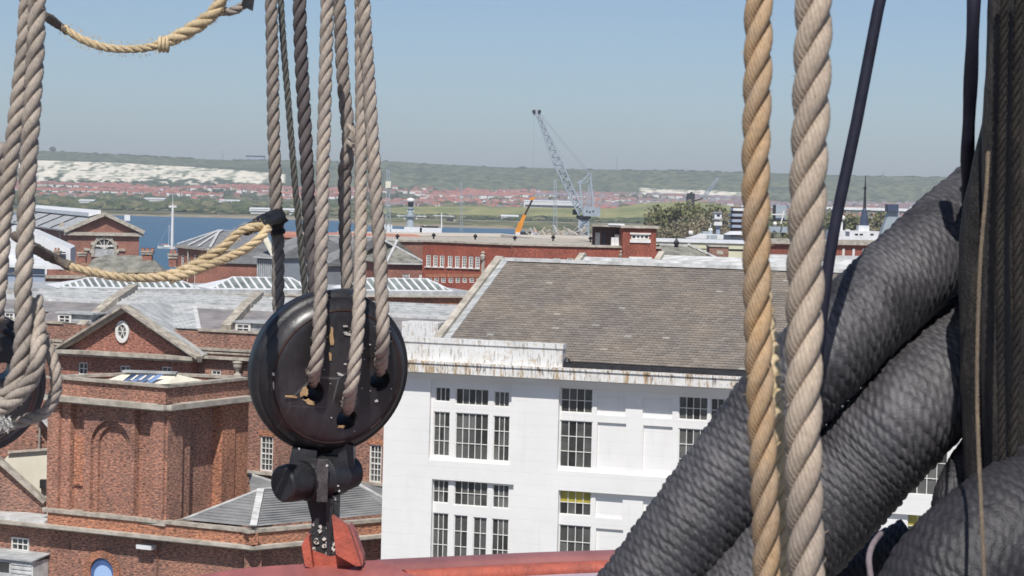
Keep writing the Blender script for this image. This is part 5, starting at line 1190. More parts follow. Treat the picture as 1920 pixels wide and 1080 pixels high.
mb = MB(); mb.poly([a, b_, r1, r0]); mb.poly([b_, f.pt(f.L, z, -12), r1]); mb.poly([f.pt(f.L, z, -12), f.pt(0, z, -12), r0, r1]); mb.build('roof', M['slate_moss'], th)
mb = MB(); mb.beam(b_ + Vector((0, 0, .2)), r1 + Vector((0, 0, .2)), .6, .2); mb.beam(r0, r1, .5, .2); mb.build('hip_flashing', M['lead_pale'], th)
c = P(1268, 462, 305); mb = MB(); mb.lathe([(.15, 0), (.35, .3), (.4, .55), (.2, .8), (.05, 1.1)], tuple(c), 9); tag(mb.build('roof_cowl', M['dark']), 'black ventilator on the slate hip right of the red tower wing', 'vent', 'black roof cowls')
th = thing('brick_substation', 'small tan brick building against the pale yellow shed left of the tan rope', 'building', tuple(P(1348, 488, 390)))
mb = MB(); bx(mb, 1330, 463, 1366, 492, 390, 6); mb.build('wall', M['brick_old'], th); mb = MB(); bx(mb, 1329, 461, 1367, 463, 390, 6.4, -.2); mb.build('coping', M['stone'], th)
mb = MB(); bx(mb, 1344, 470, 1356, 477, 389.9, .1); mb.build('sign_board', M['stone'], th)
# white vessel and control tower
th = thing('white_vessel', 'white harbour vessel superstructure in front of the trees', 'ship', tuple(P(1315, 450, 700)))
mb = MB(); mb.extr([P(1288, 447, 700), P(1362, 449, 700), P(1362, 441, 700), P(1316, 438, 700), P(1310, 441, 700)], (0, 8, 0)); mb.build('hull', M['white_metal'], th)
mb = MB(); bx(mb, 1318, 434, 1336, 442, 701, 6); bx(mb, 1326, 441, 1345, 449, 698, 4); mb.build('deckhouse', M['ship_grey'], th)
mb = MB(); mb.lathe([(.4, 0), (.8, .5), (.5, 1.2)], tuple(P(1295, 440, 702)), 10); mb.lathe([(.4, 0), (.8, .5), (.5, 1.2)], tuple(P(1332, 435, 702)), 10); mb.build('radome', M['white_trim'], th, smooth=True)
mb = MB(); mb.tube([P(1331, 449, 697), P(1333, 418, 697)], .12, 5); mb.build('mast', M['white_metal'], th)
th = thing('control_tower', 'grey and white stepped mast tower standing before the trees', 'tower', tuple(P(1346, 445, 720)))
mb = MB(); bx(mb, 1343, 422, 1350, 442, 720, 2); mb.build('shaft', M['blue_clad'], th)
mb = MB(); bx(mb, 1339, 416, 1354, 423, 719, 3); bx(mb, 1340, 399, 1353, 410, 719, 3); mb.build('cabin', M['white_metal'], th)
mb = MB(); bx(mb, 1336, 410.5, 1357, 412, 718.5, 4); bx(mb, 1337, 397.5, 1355, 398.8, 718.5, 4); mb.build('gallery', M['ship_grey'], th)
mb = MB(); bx(mb, 1344, 402, 1350, 406, 718.9, .1); mb.build('pane', M['dark'], th)
th = thing('banded_tower', 'dark building with pale blue bands partly hidden behind the tan rope', 'building', tuple(P(1390, 440, 640)))
mb = MB(); bx(mb, 1376, 389, 1440, 445, 640, 10); mb.build('wall', M['brick_dark'], th)
for k in range(4):
    mb = MB(); y = 391 + k * 10.5; bx(mb, 1373 + (2 if k == 0 else 0), y, 1441, y + 5, 639.5, 11); mb.build('balcony_band', M['white_metal'] if k == 0 else M['blue_clad'], th)
th = thing('white_pavilion', 'low white roofed building with dark windows left of the tan rope', 'building', tuple(P(1380, 450, 560)))
mb = MB(); bx(mb, 1362, 440, 1440, 452, 560, 8); mb.build('wall', M['lead'], th); mb = MB(); mb.extr([P(1360, 440, 559), P(1444, 441, 559), P(1440, 434, 563), P(1372, 434, 563)], (0, 6, 0)); mb.build('roof', M['white_metal'], th)
mb = MB(); bx(mb, 1370, 441, 1436, 444, 559.9, .1); mb.build('window_band', M['dark'], th)
th = thing('grey_superstructure', 'pale grey ship superstructure seen between the tan rope and the thick grey rope', 'ship', tuple(P(1462, 450, 600)))
mb = MB(); bx(mb, 1454, 384, 1474, 412, 600, 5); bx(mb, 1440, 425, 1500, 436, 600, 6); mb.build('deckhouse', M['ship_grey'], th)
mb = MB(); bx(mb, 1451, 385, 1454.5, 412, 600, 3); bx(mb, 1440, 412, 1490, 415, 599, 6); mb.build('dark_edge', M['dark'], th)
mb = MB(); mb.lathe([(.4, 0), (.6, .5), (.3, 1)], tuple(P(1453, 423, 598)), 9); mb.beam(P(1447, 402, 599), P(1472, 402, 599), .3); mb.beam(P(1470, 395, 598), P(1464, 420, 598), .3); mb.build('fittings', M['white_trim'], th)
th = thing('long_white_roof', 'long white roof band behind the dark masted ship, right of the dark stay', 'building', tuple(P(1640, 395, 1250)))
mb = MB(); bx(mb, 1480, 389, 1740, 394, 1250, 12); mb.build('roof', M['white_metal'], th); mb = MB(); bx(mb, 1482, 394, 1738, 397, 1252, 8); mb.build('wall', M['ship_grey'], th)
th = thing('masted_ship', 'ship with tall dark mast, blue funnel cone and white deckhouses near the black cables', 'ship', tuple(P(1622, 450, 620)))
mb = MB(); bx(mb, 1556, 433, 1650, 450, 620, 9); mb.build('hull', M['white_metal'], th)
mb = MB(); bx(mb, 1560, 414, 1580, 434, 621, 4); bx(mb, 1610, 423, 1630, 434, 621, 4); bx(mb, 1586, 430, 1594, 434, 619, 2); mb.build('deckhouse', M['white_metal'], th)
mb = MB(); mb.lathe([(1.25, 0), (1.0, 2.2), (.7, 4.2), (.45, 4.8)], tuple(P(1620, 424, 623)), 10); M['navy'] = simple('navy_paint', (.055, .075, .13), (.04, .055, .10), .5, .5, None, .05); mb.build('funnel_cone', M['navy'], th)
mb = MB(); mb.tube([P(1621, 397, 623), P(1622, 360, 623), P(1623, 329, 623)], [.45, .3, .08], 7); mb.lathe([(.1, 0), (.45, .3), (.45, .7), (.1, 1.0)], tuple(P(1622, 356, 623)), 8); mb.beam(P(1613, 395, 623), P(1632, 395, 623), .3); mb.build('mast', M['dark'], th)
mb = MB(); mb.lathe([(.5, 0), (.7, .4), (.65, .9), (.3, 1.25), (.05, 1.3)], tuple(P(1580, 412.5, 621)), 12); mb.build('radome', M['white_trim'], th, smooth=True)
# red emblem on the deckhouse
mb = MB(); c = P(1567, 424, 620.9); rad = .55
for k in range(12):
    a, b2 = 2 * math.pi * k / 12, 2 * math.pi * (k + 1) / 12
    mb.poly([c + Vector((g * math.cos(an), 0, g * math.sin(an))) for (g, an) in ((rad * .55, a), (rad, a), (rad, b2), (rad * .55, b2))])
mb.poly([c + Vector((x, -.01, z_)) for x, z_ in ((-.2, -.2), (.2, -.2), (.0, .28))])
M['red_print'] = simple('red_print', (.62, .05, .09), (.55, .04, .08), 1, .6, None, 0); mb.build('emblem', M['red_print'], th)
for x in (1603, 1612, 1632):
    mb = MB(); bx(mb, x, 438, x + 6, 441, 619.9, .1); mb.build('porthole', M['dark'], th)
th = thing('ship_pylon', 'pale grey ship mast pylon topped by a dark radar block beside the upper black cable', 'mast', tuple(P(1668, 440, 600)))
mb = MB(); mb.extr([P(1650, 445, 600), P(1700, 446, 600), P(1684, 396, 600), P(1668, 396, 600)], (0, 4, 0)); mb.build('pylon', M['ship_grey'], th)
mb = MB(); bx(mb, 1665, 383, 1685, 397, 599, 5); mb.build('radar_block', M['navy'], th)
f, z = eave(1440, 457, 1760, 462, 330); th = thing('dark_red_building', 'dark red brick building with pale ledge and white slots right of the dark stay', 'building', tuple(f.pt(0, 3)))
body(f, th, z, 1.5, 'brick_red'); mb = MB(); f.box(mb, -.2, f.L, z, z + .75, -1.5, .5); mb.build('ledge', M['stone'], th)
for px in (1562, 1581, 1600, 1619, 1640):
    mb = MB(); r_ = f.rect(px - 2, 466, px + 2, 480); f.box(mb, *r_, .002, .1); mb.build('window', M['white_trim'], th)
th = thing('white_flat_roof', 'stepped white flat roofs beyond the slate ridge beside the upper black cable', 'roof', tuple(P(1580, 500, 170)))
mb = MB(); a = P(1452, 500, 165); b_ = P(1760, 506, 163); 
for k in range(4): mb.hexa([a + Vector((0, 6 + k * 3, -3)), b_ + Vector((0, 6 + k * 3, -3)), b_ + Vector((0, 9 + k * 3, -3)), a + Vector((0, 9 + k * 3, -3)), a + Vector((0, 6 + k * 3, .16 * k)), b_ + Vector((0, 6 + k * 3, .16 * k)), b_ + Vector((0, 9 + k * 3, .16 * k)), a + Vector((0, 9 + k * 3, .16 * k))])
mb.build('roof', M['lead_pale'], th)
# ------------------------------------------------------------------ trees
def leafmat(name, c1, c2, c3):
    m, t, b = newmat(name); at = nd(t, 'ShaderNodeAttribute', attribute_name='rnd'); c = ramp(t, at.outputs['Fac'], [(0, c1), (.6, c2), (1, c3)])
    t.links.new(c, b.inputs['Base Color']); b.inputs['Roughness'].default_value = .8; b.inputs['Specular IOR Level'].default_value = .1
    return m
M['bark'] = simple('bark', (.16, .13, .10), (.08, .065, .05), 3, .9)
M['leaf_green'] = leafmat('green_leaves', (.09, .10, .045), (.155, .165, .075), (.22, .22, .11))
M['leaf_brown'] = leafmat('budding_twigs', (.17, .145, .10), (.25, .21, .14), (.27, .25, .15))
def tree_proto(name, H_, W_, lm, seed, nc=26, nl=70, ls=.5):
    rg = random.Random(seed); th = thing(name, 'tree', 'tree', (0, 0, 0)); mb = MB()
    mb.tube([(0, 0, -.5), (.1, 0, H_ * .3), (-.1, .1, H_ * .62)], [W_ * .05, W_ * .035, W_ * .014], 7); cl = []
    for i in range(nc):
        a = rg.uniform(0, 6.28); hz_ = rg.uniform(.3, .97); rr = W_ / 2 * math.sin(math.pi * min(.95, max(.12, (hz_ - .12) * 1.0))) ** .6 * rg.uniform(.35, .95)
        c = Vector((rr * math.cos(a), rr * math.sin(a), H_ * hz_)); cl.append((c, rg.uniform(.10, .19) * W_))
        b0 = Vector((0, 0, H_ * rg.uniform(.18, .5))); mb.tube([b0, b0.lerp(c, .5) + Vector((0, 0, -.04 * H_)), c], [W_ * .014, W_ * .009, W_ * .003], 4)
    mb.build('trunk', M['bark'], th); lb = MB()
    for c, r in cl:
        base = rg.uniform(0, .7)
        for k in range(nl):
            v = Vector((rg.gauss(0, 1), rg.gauss(0, 1), rg.gauss(0, .75))); v = v.normalized() * r * rg.uniform(.5, 1.15); p = c + v
            n1 = Vector((rg.uniform(-1, 1), rg.uniform(-1, 1), rg.uniform(-.4, 1))).normalized(); x = n1.orthogonal().normalized() * ls * rg.uniform(.5, 1); y = n1.cross(x).normalized() * ls * rg.uniform(.4, .9)
            lb.poly([p - x - y, p + x - y * .6, p + x * .7 + y, p - x * .8 + y], 0, min(1, base + rg.uniform(0, .35)))
    lb.build('crown', lm, th, uv=False); return th
protoT = [tree_proto('broadleaf_tree', 15, 13, M['leaf_green'], 3), tree_proto('broadleaf_tree', 13, 11, M['leaf_brown'], 5, 24, 42, .34), tree_proto('broadleaf_tree', 16, 10, M['leaf_brown'], 9, 22, 36, .30)]
spots = [(1240, 392, 860, 1, 'leftmost bare brown tree right of the red tower wing'), (1262, 386, 850, 0, 'tallest green-brown tree with a leaning top, left in the clump'), (1282, 395, 880, 1, 'budding tree just right of the leaning treetop'),
         (1300, 393, 900, 2, 'pale budding tree behind the white vessel bow'), (1318, 390, 920, 0, 'green tree under the white chalk patch, middle of the clump'), (1334, 392, 900, 1, 'olive tree left of the stepped mast tower'), (1352, 390, 930, 0, 'rounded green tree directly behind the stepped mast tower'),
         (1370, 389, 920, 2, 'thin budding tree left of the banded dark building'), (1225, 408, 800, 2, 'low bare tree right behind the red tower wing roof'), (1276, 408, 780, 1, 'low brushy tree before the tall green-brown one'), (1314, 410, 800, 1, 'low brown tree above the white vessel bow'), (1296, 412, 820, 2, 'low scrubby tree between two taller ones'),
         (1392, 392, 950, 0, 'green tree behind the banded dark building'), (1575, 399, 1000, 0, 'green tree behind the white deckhouse with the red emblem'), (1598, 402, 1010, 1, 'autumn-brown tree left of the tall dark ship mast'), (1640, 401, 1000, 0, 'green tree between the dark ship mast and the radar block'), (1655, 404, 990, 1, 'brown tree just left of the grey ship pylon'), (1556, 401, 1020, 1, 'brown tree directly behind the dark stay'), (1465, 415, 900, 0, 'green tree between the tan rope and the thick rope')]
used_ = set()
for (px, py, Y, k, lab) in spots:
    top = P(px, py + 3, Y); H_ = top.z - 3; base = [15, 13, 16][k]
    if k in used_: o = dup(protoT[k])
    else: o = protoT[k]; used_.add(k)
    o.location = (top.x, Y, 3); s_ = H_ / base; o.scale = (s_ * .95, s_ * .95, s_); o.rotation_euler.z = uni(0, 6); o['label'] = lab; o['group'] = 'trees on the dockyard edge'
# ------------------------------------------------------------------ rigging
def ropemat(name, c1, c2, groove, yarn=7, tw=9.0, spec=.2):
    m, t, b = newmat(name); tc = nd(t, 'ShaderNodeTexCoord'); uv = tc.outputs['UV']; ob = tc.outputs['Object']
    sx = nd(t, 'ShaderNodeSeparateXYZ'); t.links.new(uv, sx.inputs[0])
    # yarns: fine stripes twisting round each strand (u along the rope in rope diameters, v round the strand)
    ph = mth(t, 'ADD', mth(t, 'MULTIPLY', sx.outputs[0], tw), mth(t, 'MULTIPLY', sx.outputs[1], yarn))
    ya = mth(t, 'ADD', mth(t, 'MULTIPLY', mth(t, 'SINE', mth(t, 'MULTIPLY', ph, 6.2832)), .5), .5)
    n1 = nz(t, ob, 22, 7, .7); n2 = nz(t, ob, 260, 3, .7, (1, 1, .5)); n3 = nz(t, ob, 5, 4, .6)
    col = ramp(t, n1, [(.3, c2), (.7, c1)])
    col = mixc(t, 1.0, col, ramp(t, ya, [(0, (.89,) * 3), (.6, (1.04,) * 3)]), 'MULTIPLY')
    col = mixc(t, 1.0, col, ramp(t, n2, [(.3, (.78,) * 3), (.7, (1.18,) * 3)]), 'MULTIPLY')
    col = mixc(t, 1.0, col, ramp(t, n3, [(.3, (.74, .74, .77)), (.7, (1.16, 1.13, 1.08))]), 'MULTIPLY')
    t.links.new(col, b.inputs['Base Color']); b.inputs['Roughness'].default_value = .92; b.inputs['Specular IOR Level'].default_value = spec
    bump(t, b, mth(t, 'ADD', mth(t, 'MULTIPLY', ya, .6), mth(t, 'MULTIPLY', n2, 1.2)), .55, .001)
    return m
M['rope_grey'] = ropemat('weathered_grey_rope', (.50, .435, .37), (.29, .25, .215), None)
M['rope_mid'] = ropemat('grey_brown_rope', (.37, .325, .285), (.21, .18, .16), None)
M['rope_dark'] = ropemat('shade_toned_rope', (.155, .135, .135), (.09, .08, .085), None)  # darker copy of the rope: shade from overhead put into the colour
M['rope_thin'] = ropemat('dark_grey_line', (.15, .15, .14), (.10, .10, .095), None)  # this line's dark colour also stands for shade from overhead
M['rope_yellow'] = ropemat('yellow_manila', (.64, .52, .34), (.46, .36, .22), None)
M['rope_tan'] = ropemat('tan_rope', (.50, .33, .18), (.42, .32, .23), None, 9)
M['rope_thick'] = ropemat('thick_beige_rope', (.52, .43, .34), (.38, .31, .25), None, 9)
M['rope_black'] = ropemat('black_rope', (.045, .04, .036), (.018, .016, .016), None)
M['rope_line'] = ropemat('thin_brown_line', (.27, .21, .15), (.16, .13, .10), None)
M['tape'] = simple('black_tape', (.022, .022, .026), (.012, .012, .014), 30, .45, None, .6, .003)
M['tape_grey'] = simple('brown_grey_tape', (.16, .13, .11), (.09, .075, .065), 30, .7, None, .6, .003)
def spline(pts, step):
    pts = [Vector(p) for p in pts]; out_ = []; n = len(pts)
    for i in range(n - 1):
        p0, p1, p2, p3 = pts[max(i - 1, 0)], pts[i], pts[i + 1], pts[min(i + 2, n - 1)]; k = max(2, int((p2 - p1).length / step))
        for j in range(k):
            u = j / k; out_.append(.5 * ((2 * p1) + (-p0 + p2) * u + (2 * p0 - 5 * p1 + 4 * p2 - p3) * u * u + (-p0 + 3 * p1 - 3 * p2 + p3) * u ** 3))
    out_.append(pts[-1]); return out_
def frames(pts):
    N = None; res = []; k = len(pts); s = 0
    for i, p in enumerate(pts):
        t = (pts[min(i + 1, k - 1)] - pts[max(i - 1, 0)]).normalized()
        if N is None: N = t.cross(Vector((0, 1, 0)) if abs(t.y) < .9 else Vector((1, 0, 0))).normalized()
        N = (N - t * N.dot(t)).normalized(); B = t.cross(N)
        if i: s += (p - pts[i - 1]).length
        res.append((p, N, B, t, s))
    return res
def fuzz(mb, fr, Rr, n, ln, rg):
    for _ in range(n):
        p, N, B, t, s = rg.choice(fr); a = rg.uniform(0, 6.283); d = N * math.cos(a) + B * math.sin(a)
        q = p + d * Rr * rg.uniform(.85, .98) + t * rg.uniform(-Rr, Rr) * .3; e = (d * rg.uniform(.3, 1) + t * rg.uniform(-1, 1) + Vector((rg.uniform(-.5, .5), rg.uniform(-.5, .5), rg.uniform(-.5, .5)))).normalized() * ln * rg.uniform(.4, 1.3)
        w_ = e.cross(Vector((0, 1, 0))).normalized() * .00035; mid = q + e * .55 + d * ln * .12
        mb.poly([q - w_, q + w_, mid + w_ * .7, mid - w_ * .7]); mb.poly([mid - w_ * .7, mid + w_ * .7, q + e + Vector((0, 0, rg.uniform(-.3, .3) * ln))])
def rope(pts, D, mat, label, cat='rope', par=None, lay=3.2, group=None, nstr=3, fz=.25, phase=None, jitter=.03, seed=0, sides=10, ends=(1, 1), name='rope', wob=.012):
    """pts: (px,py,depth) or vectors; D metres or list"""
    rg = random.Random(hash(label) % 1000 + seed if False else seed * 7 + len(label)); pts = [P(*p) if isinstance(p, tuple) else p for p in pts]
    Dm = D if not hasattr(D, '__len__') else max(D); path = spline(pts, Dm * .17); fr = frames(path); L_ = fr[-1][4]
    Df = (lambda s: D) if not hasattr(D, '__len__') else (lambda s: float(np.interp(s / L_, np.linspace(0, 1, len(D)), D)))
    th = thing(name, label, cat, tuple(pts[0]), group) if par is None else par
    ph0 = rg.uniform(0, 6) if phase is None else phase; off_ns = [rg.uniform(-1, 1) for _ in range(64)]
    for j in range(nstr):
        mb = MB(); uv = []; us = []; acc = 0; ps = 0
        for (p, N, B, t, s) in fr:
            d_ = Df(s); acc += (s - ps) / (lay * d_) * 2 * math.pi; ps = s
            a = ph0 + acc + 2 * math.pi * j / nstr
            wv = 1 + jitter * math.sin(s / d_ * .9 + j * 2 + off_ns[j]) + jitter * .7 * math.sin(s / d_ * 2.3 + off_ns[j + 5] * 3)
            q = p + N * (wob * d_ * math.sin(s / d_ * .35 + ph0)); ro_ = d_ * .272; rs = d_ * .247 * wv
            rad = N * math.cos(a) + B * math.sin(a); tan = (t + (B * math.cos(a) - N * math.sin(a)) * (2 * math.pi * ro_ / (lay * d_))).normalized(); tg = tan.cross(rad).normalized()
            c = q + rad * ro_
            for k in range(sides):
                b_ = 2 * math.pi * k / sides; mb.v.append(tuple(c + rad * math.cos(b_) * rs * .93 + tg * math.sin(b_) * rs * 1.08))
            us.append(s / Dm)
        n = len(fr)
        for i in range(n - 1):
            for k in range(sides):
                k2 = (k + 1) % sides; mb.f.append((i * sides + k, i * sides + k2, (i + 1) * sides + k2, (i + 1) * sides + k)); mb.m.append(0); mb.r.append(0)
                uv += [us[i], k / sides, us[i], (k + 1) / sides, us[i + 1], (k + 1) / sides, us[i + 1], k / sides]
        for e_, i0 in ((0, 0), (1, n - 1)):
            mb.f.append(tuple(i0 * sides + k for k in range(sides))); mb.m.append(0); mb.r.append(0)
            for k in range(sides): uv += [us[i0], k / sides]
        mb.uv = uv; mb.build('strand', M[mat], th, smooth=True)
    if fz > 0:
        mb = MB(); fuzz(mb, fr, Dm / 2, int(L_ / Dm * 40 * fz), min(Dm * .2, .0045), rg); stuff(mb.build('loose_fibres', M[mat], th, uv=False))
    return th, fr
px_m = lambda n, Y: n * Y / F
# ---- group behind and in front of the big deadeye
rope([(505, -60, 4.14), (510, 60, 4.14), (514, 280, 4.14), (521, 460, 4.14), (522, 560, 4.12), (527, 625, 4.12)], px_m(25, 4.14), 'rope_mid', 'grey-brown laid rope, leftmost of those hanging to the big deadeye', seed=1)
rope([(523, -60, 4.2), (530, 60, 4.2), (546, 260, 4.2), (561, 430, 4.2), (572, 545, 4.2), (576, 600, 4.2)], px_m(13, 4.2), 'rope_thin', 'thin dark line among the ropes above the big deadeye', fz=.05, lay=4.2, seed=2)
rope([(560, -60, 4.16), (563, 60, 4.16), (574, 280, 4.16), (581, 440, 4.16), (590, 530, 4.14), (588, 600, 4.14)], px_m(27, 4.16), ['x', 'rope_dark'][1], 'dark tarred rope, third from the left above the big deadeye', seed=3)
rope([(616, -60, 3.98), (613, 40, 3.98), (607, 260, 3.96), (603, 450, 3.93), (600, 590, 3.90), (594, 670, 3.90), (588, 700, 3.92), (587, 726, 4.03)], px_m(27, 3.95), 'rope_grey', 'grey rope running down the deadeye face into its left hole', seed=4)
rope([(634, -60, 4.15), (638, 40, 4.15), (643, 140, 4.15), (650, 215, 4.15), (655, 262, 4.15), (650, 300, 4.15), (646, 330, 4.16), (647, 450, 4.16), (651, 520, 4.14), (652, 600, 4.14)], [px_m(x, 4.15) for x in (25, 25, 26, 26, 27, 30, 27, 25, 25, 25, 26)], 'rope_mid', 'grey rope with a bulging splice above the middle of the deadeye', seed=5)
rope([(676, -60, 4.10), (677, 60, 4.10), (678, 200, 4.08), (677, 330, 4.04), (676, 450, 3.98), (673, 590, 3.90), (664, 690, 3.88), (655, 742, 3.90), (651, 770, 4.02)], px_m(26, 3.95), 'rope_grey', 'grey rope crossing the deadeye face into its lowest hole', seed=6)
rope([(680, -60, 4.0), (684, 40, 4.0), (692, 160, 4.0), (703, 340, 3.98), (712, 470, 3.96), (717, 580, 3.92), (718, 640, 3.92), (715, 672, 3.95), (713, 700, 4.05)], px_m(27, 3.95), 'rope_grey', 'rightmost grey rope, entering the right hole of the big deadeye', seed=7)
mb = MB(); c = P(661, 262, 4.1)
kn, _ = rope([(652, 235, 4.11), (664, 246, 4.09), (668, 262, 4.09), (661, 273, 4.1), (652, 262, 4.13)], px_m(9, 4.1), 'rope_grey', 'small frayed knot on the spliced rope above the deadeye', cat='knot', name='rope_knot', fz=1.2, seed=8)
# ---- deadeye
def eyemat(name):
    m, t, b = newmat(name); ob = nd(t, 'ShaderNodeTexCoord').outputs['Object']
    n1 = nz(t, ob, 9, 6, .65); n2 = nz(t, ob, 30, 8, .75); n3 = nz(t, ob, 5, 3, .5)
    col = ramp(t, n1, [(.35, (.014, .013, .016)), (.6, (.026, .022, .023)), (.75, (.045, .030, .027))])
    vo = nd(t, 'ShaderNodeTexVoronoi', feature='DISTANCE_TO_EDGE'); vo.inputs['Scale'].default_value = 9; t.links.new(ob, vo.inputs['Vector'])
    crk = ramp(t, vo.outputs['Distance'], [(0, (1, 1, 1)), (.02, (0, 0, 0))]); 
    mask = ramp(t, n3, [(.56, (0,) * 3), (.64, (1,) * 3)]); ck = mth(t, 'MULTIPLY', crk, mask)
    col = mixc(t, mth(t, 'MULTIPLY', ck, .6), col, (.22, .22, .22))
    worn = ramp(t, n2, [(.65, (0,) * 3), (.70, (1,) * 3)]); col = mixc(t, mth(t, 'MULTIPLY', worn, .35), col, (.20, .17, .15))
    sc_ = ramp(t, nz(t, ob, 6, 8, .8, (1, 1, .4)), [(.52, (0,) * 3), (.70, (.5,) * 3)]); col = mixc(t, sc_, col, (.085, .085, .095))
    t.links.new(col, b.inputs['Base Color']); t.links.new(ramp(t, n1, [(.3, (.26,) * 3), (.7, (.52,) * 3)]), b.inputs['Roughness']); b.inputs['Specular IOR Level'].default_value = .6
    h = mth(t, 'SUBTRACT', nz(t, ob, 40, 5, .6), mth(t, 'MULTIPLY', ck, 2)); bump(t, b, h, .25, .003); return m
M['black_wood'] = eyemat('black_painted_wood'); M['black_iron'] = simple('black_iron', (.030, .030, .034), (.014, .014, .016), 25, .42, None, .5, .002, spec=.5)
M['iron_chipped'] = simple('chipped_black_iron', (.50, .47, .44), (.030, .032, .036), 34, .55, None, .7, .004, lo=.60, hi=.64)
M['iron_scuffed'] = simple('scuffed_grey_iron', (.11, .10, .10), (.04, .04, .045), 30, .5, None, .5, .003)
M['bare_wood'] = simple('bare_wood_chip', (.55, .38, .20), (.36, .22, .11), 40, .8, (1, 1, .3), .4, .002)
M['white_chip'] = simple('white_chipped_paint', (.66, .64, .60), (.45, .43, .40), 60, .8, None, .4, .002)
M['red_wood'] = simple('red_brown_groove', (.05, .024, .02), (.02, .013, .013), 20, .5, None, .3, .002)
M['red_paint'] = simple('red_oxide_paint', (.46, .115, .075), (.27, .075, .055), 26, .5, None, .5, .004, spec=.4, lo=.3, hi=.6)
M['red_faded'] = simple('faded_red_paint', (.44, .135, .115), (.26, .085, .08), 14, .55, (1, .25, 1), .5, .004, spec=.35, lo=.3, hi=.62)
def deadeye(cx, cy, Y, diam_px, yaw, pitch_, label, holes, groove=True):
    c = P(cx, cy, Y); Rr = px_m(diam_px / 2, Y); ax = Vector((math.sin(yaw) * math.cos(pitch_), -math.cos(yaw) * math.cos(pitch_), math.sin(pitch_))).normalized()
    X = Vector((0, 0, 1)).cross(ax).normalized(); X = X if X.x > 0 else -X; Zv = ax.cross(X); Zv = Zv if Zv.z > 0 else -Zv
    Mx = Matrix((X, Zv, ax)).transposed().to_4x4(); Mx.translation = c      # local z = axis toward us
    T = px_m(104, Y); th = thing('deadeye', label, 'deadeye', tuple(c)); h = T / 2
    prof = [(0.001, h), (Rr * .55, h - .001), (Rr * .76, h - .004), (Rr * .86, h - .0095), (Rr * .93, h - .019), (Rr * .975, h - .031), (Rr, h - .042), (Rr * .975, h - .046), (Rr * .945, 0), (Rr * .965, -h + .034), (Rr, -h + .028), (Rr * .985, -h + .014), (Rr * .90, -h + .004), (.001, -h)]
    mb = MB(); mb.lathe(prof[::-1], (0, 0, 0), 72); o = mb.build('disc', M['black_wood'], th, smooth=True, xf=Mx, uv=False)
    cuts = MB()
    hl = []
    for (hx, hy) in holes:
        d = ray(hx, hy); t_ = (c + ax * h - CAMLOC).dot(ax) / d.dot(ax); p = CAMLOC + d * t_ ; hl.append(p)
    bm_ = bmesh.new()
    rh = px_m(20, Y)
    for p in hl:
        mbh = MB(); q_ = p - c; lx, ly = q_.dot(X), q_.dot(Zv); mbh.lathe([(rh * .9, -h - .05), (rh * .9, h - .010), (rh * 1.0, h - .003), (rh * 1.45, h + .010)], (lx, ly, 0), 20)
        cut = mbh.build('cut', M['black_wood'], None, xf=Mx, uv=False); bpy.context.view_layer.update()
        md = o.modifiers.new('b', 'BOOLEAN'); md.operation = 'DIFFERENCE'; md.object = cut; md.solver = 'EXACT'
        dg = bpy.context.evaluated_depsgraph_get(); nm = bpy.data.meshes.new_from_object(o.evaluated_get(dg)); o.modifiers.clear(); o.data = nm; bpy.data.objects.remove(cut)
        for pl in o.data.polygons: pl.use_smooth = True
    try: o.data.set_sharp_from_angle(angle=R(40))
    except Exception as e: print(e)
    # iron strop lying in the groove
    mb = MB(); n = 72; bnd = h * .62
    for (r0_, z_) in ((Rr * 1.008, bnd * .55), (Rr * 1.03, bnd * .4), (Rr * 1.03, -bnd * .4), (Rr * 1.008, -bnd * .55), (Rr * .95, 0)): pass
    mb.lathe([(Rr * .94, -bnd * .62), (Rr * 1.02, -bnd * .55), (Rr * 1.035, 0), (Rr * 1.02, bnd * .55), (Rr * .94, bnd * .62)], (0, 0, 0), n); mb.f = mb.f[:-2]; mb.m = mb.m[:-2]; mb.r = mb.r[:-2]
    mb.build('iron_strop', M['black_iron'], th, smooth=True, xf=Mx, uv=False)
    mb = MB(); pts = [(Rr * .84 * math.cos(2 * math.pi * k / 60), Rr * .84 * math.sin(2 * math.pi * k / 60), h - .0095) for k in range(61)]; mb.tube(pts, .0028, 6, caps=False); mb.build('turned_bead', M['red_wood'], th, smooth=True, xf=Mx, uv=False)
    return th, Mx, Rr, h, X, Zv, ax, c, hl
dth, Mx, Rr, hh, DX, DZ, DA, DC, HL = deadeye(617, 697, 4.0, 302, R(27), R(-9), 'big round black wooden deadeye in the middle with three grey ropes through it', [(589, 738), (651, 787), (714, 714)])
def on_face(pts, mat, name, lift=.0012):
    q = []
    for (x, y) in pts:
        d = ray(x, y); t_ = (DC + DA * (hh + lift) - CAMLOC).dot(DA) / d.dot(DA); q.append(CAMLOC + d * t_)
    mb = MB(); mb.extr(q, -DA * .0015); return mb.build(name, M[mat], dth, uv=False)
def blob(cx, cy, rx, ry, mat, seed, name='paint_chip', n=14, rot=0):
    rg = random.Random(seed); pts = []
    for k in range(n):
        a = 6.283 * k / n; q_ = rg.uniform(.55, 1.15); x, y = rx * q_ * math.cos(a), ry * q_ * math.sin(a); pts.append((cx + x * math.cos(rot) - y * math.sin(rot), cy + x * math.sin(rot) + y * math.cos(rot)))
    return on_face(pts, mat, name)
blob(622, 632, 5, 20, 'bare_wood', 1, 'bare_wood_chip'); blob(619, 668, 3, 10, 'bare_wood', 11, 'bare_wood_chip'); blob(571, 735, 7, 12, 'bare_wood', 2, 'bare_wood_chip', rot=.5); blob(580, 754, 14, 5, 'bare_wood', 3, 'bare_wood_chip', rot=.35); blob(549, 744, 14, 2.8, 'bare_wood', 4, 'bare_wood_chip', rot=.1)
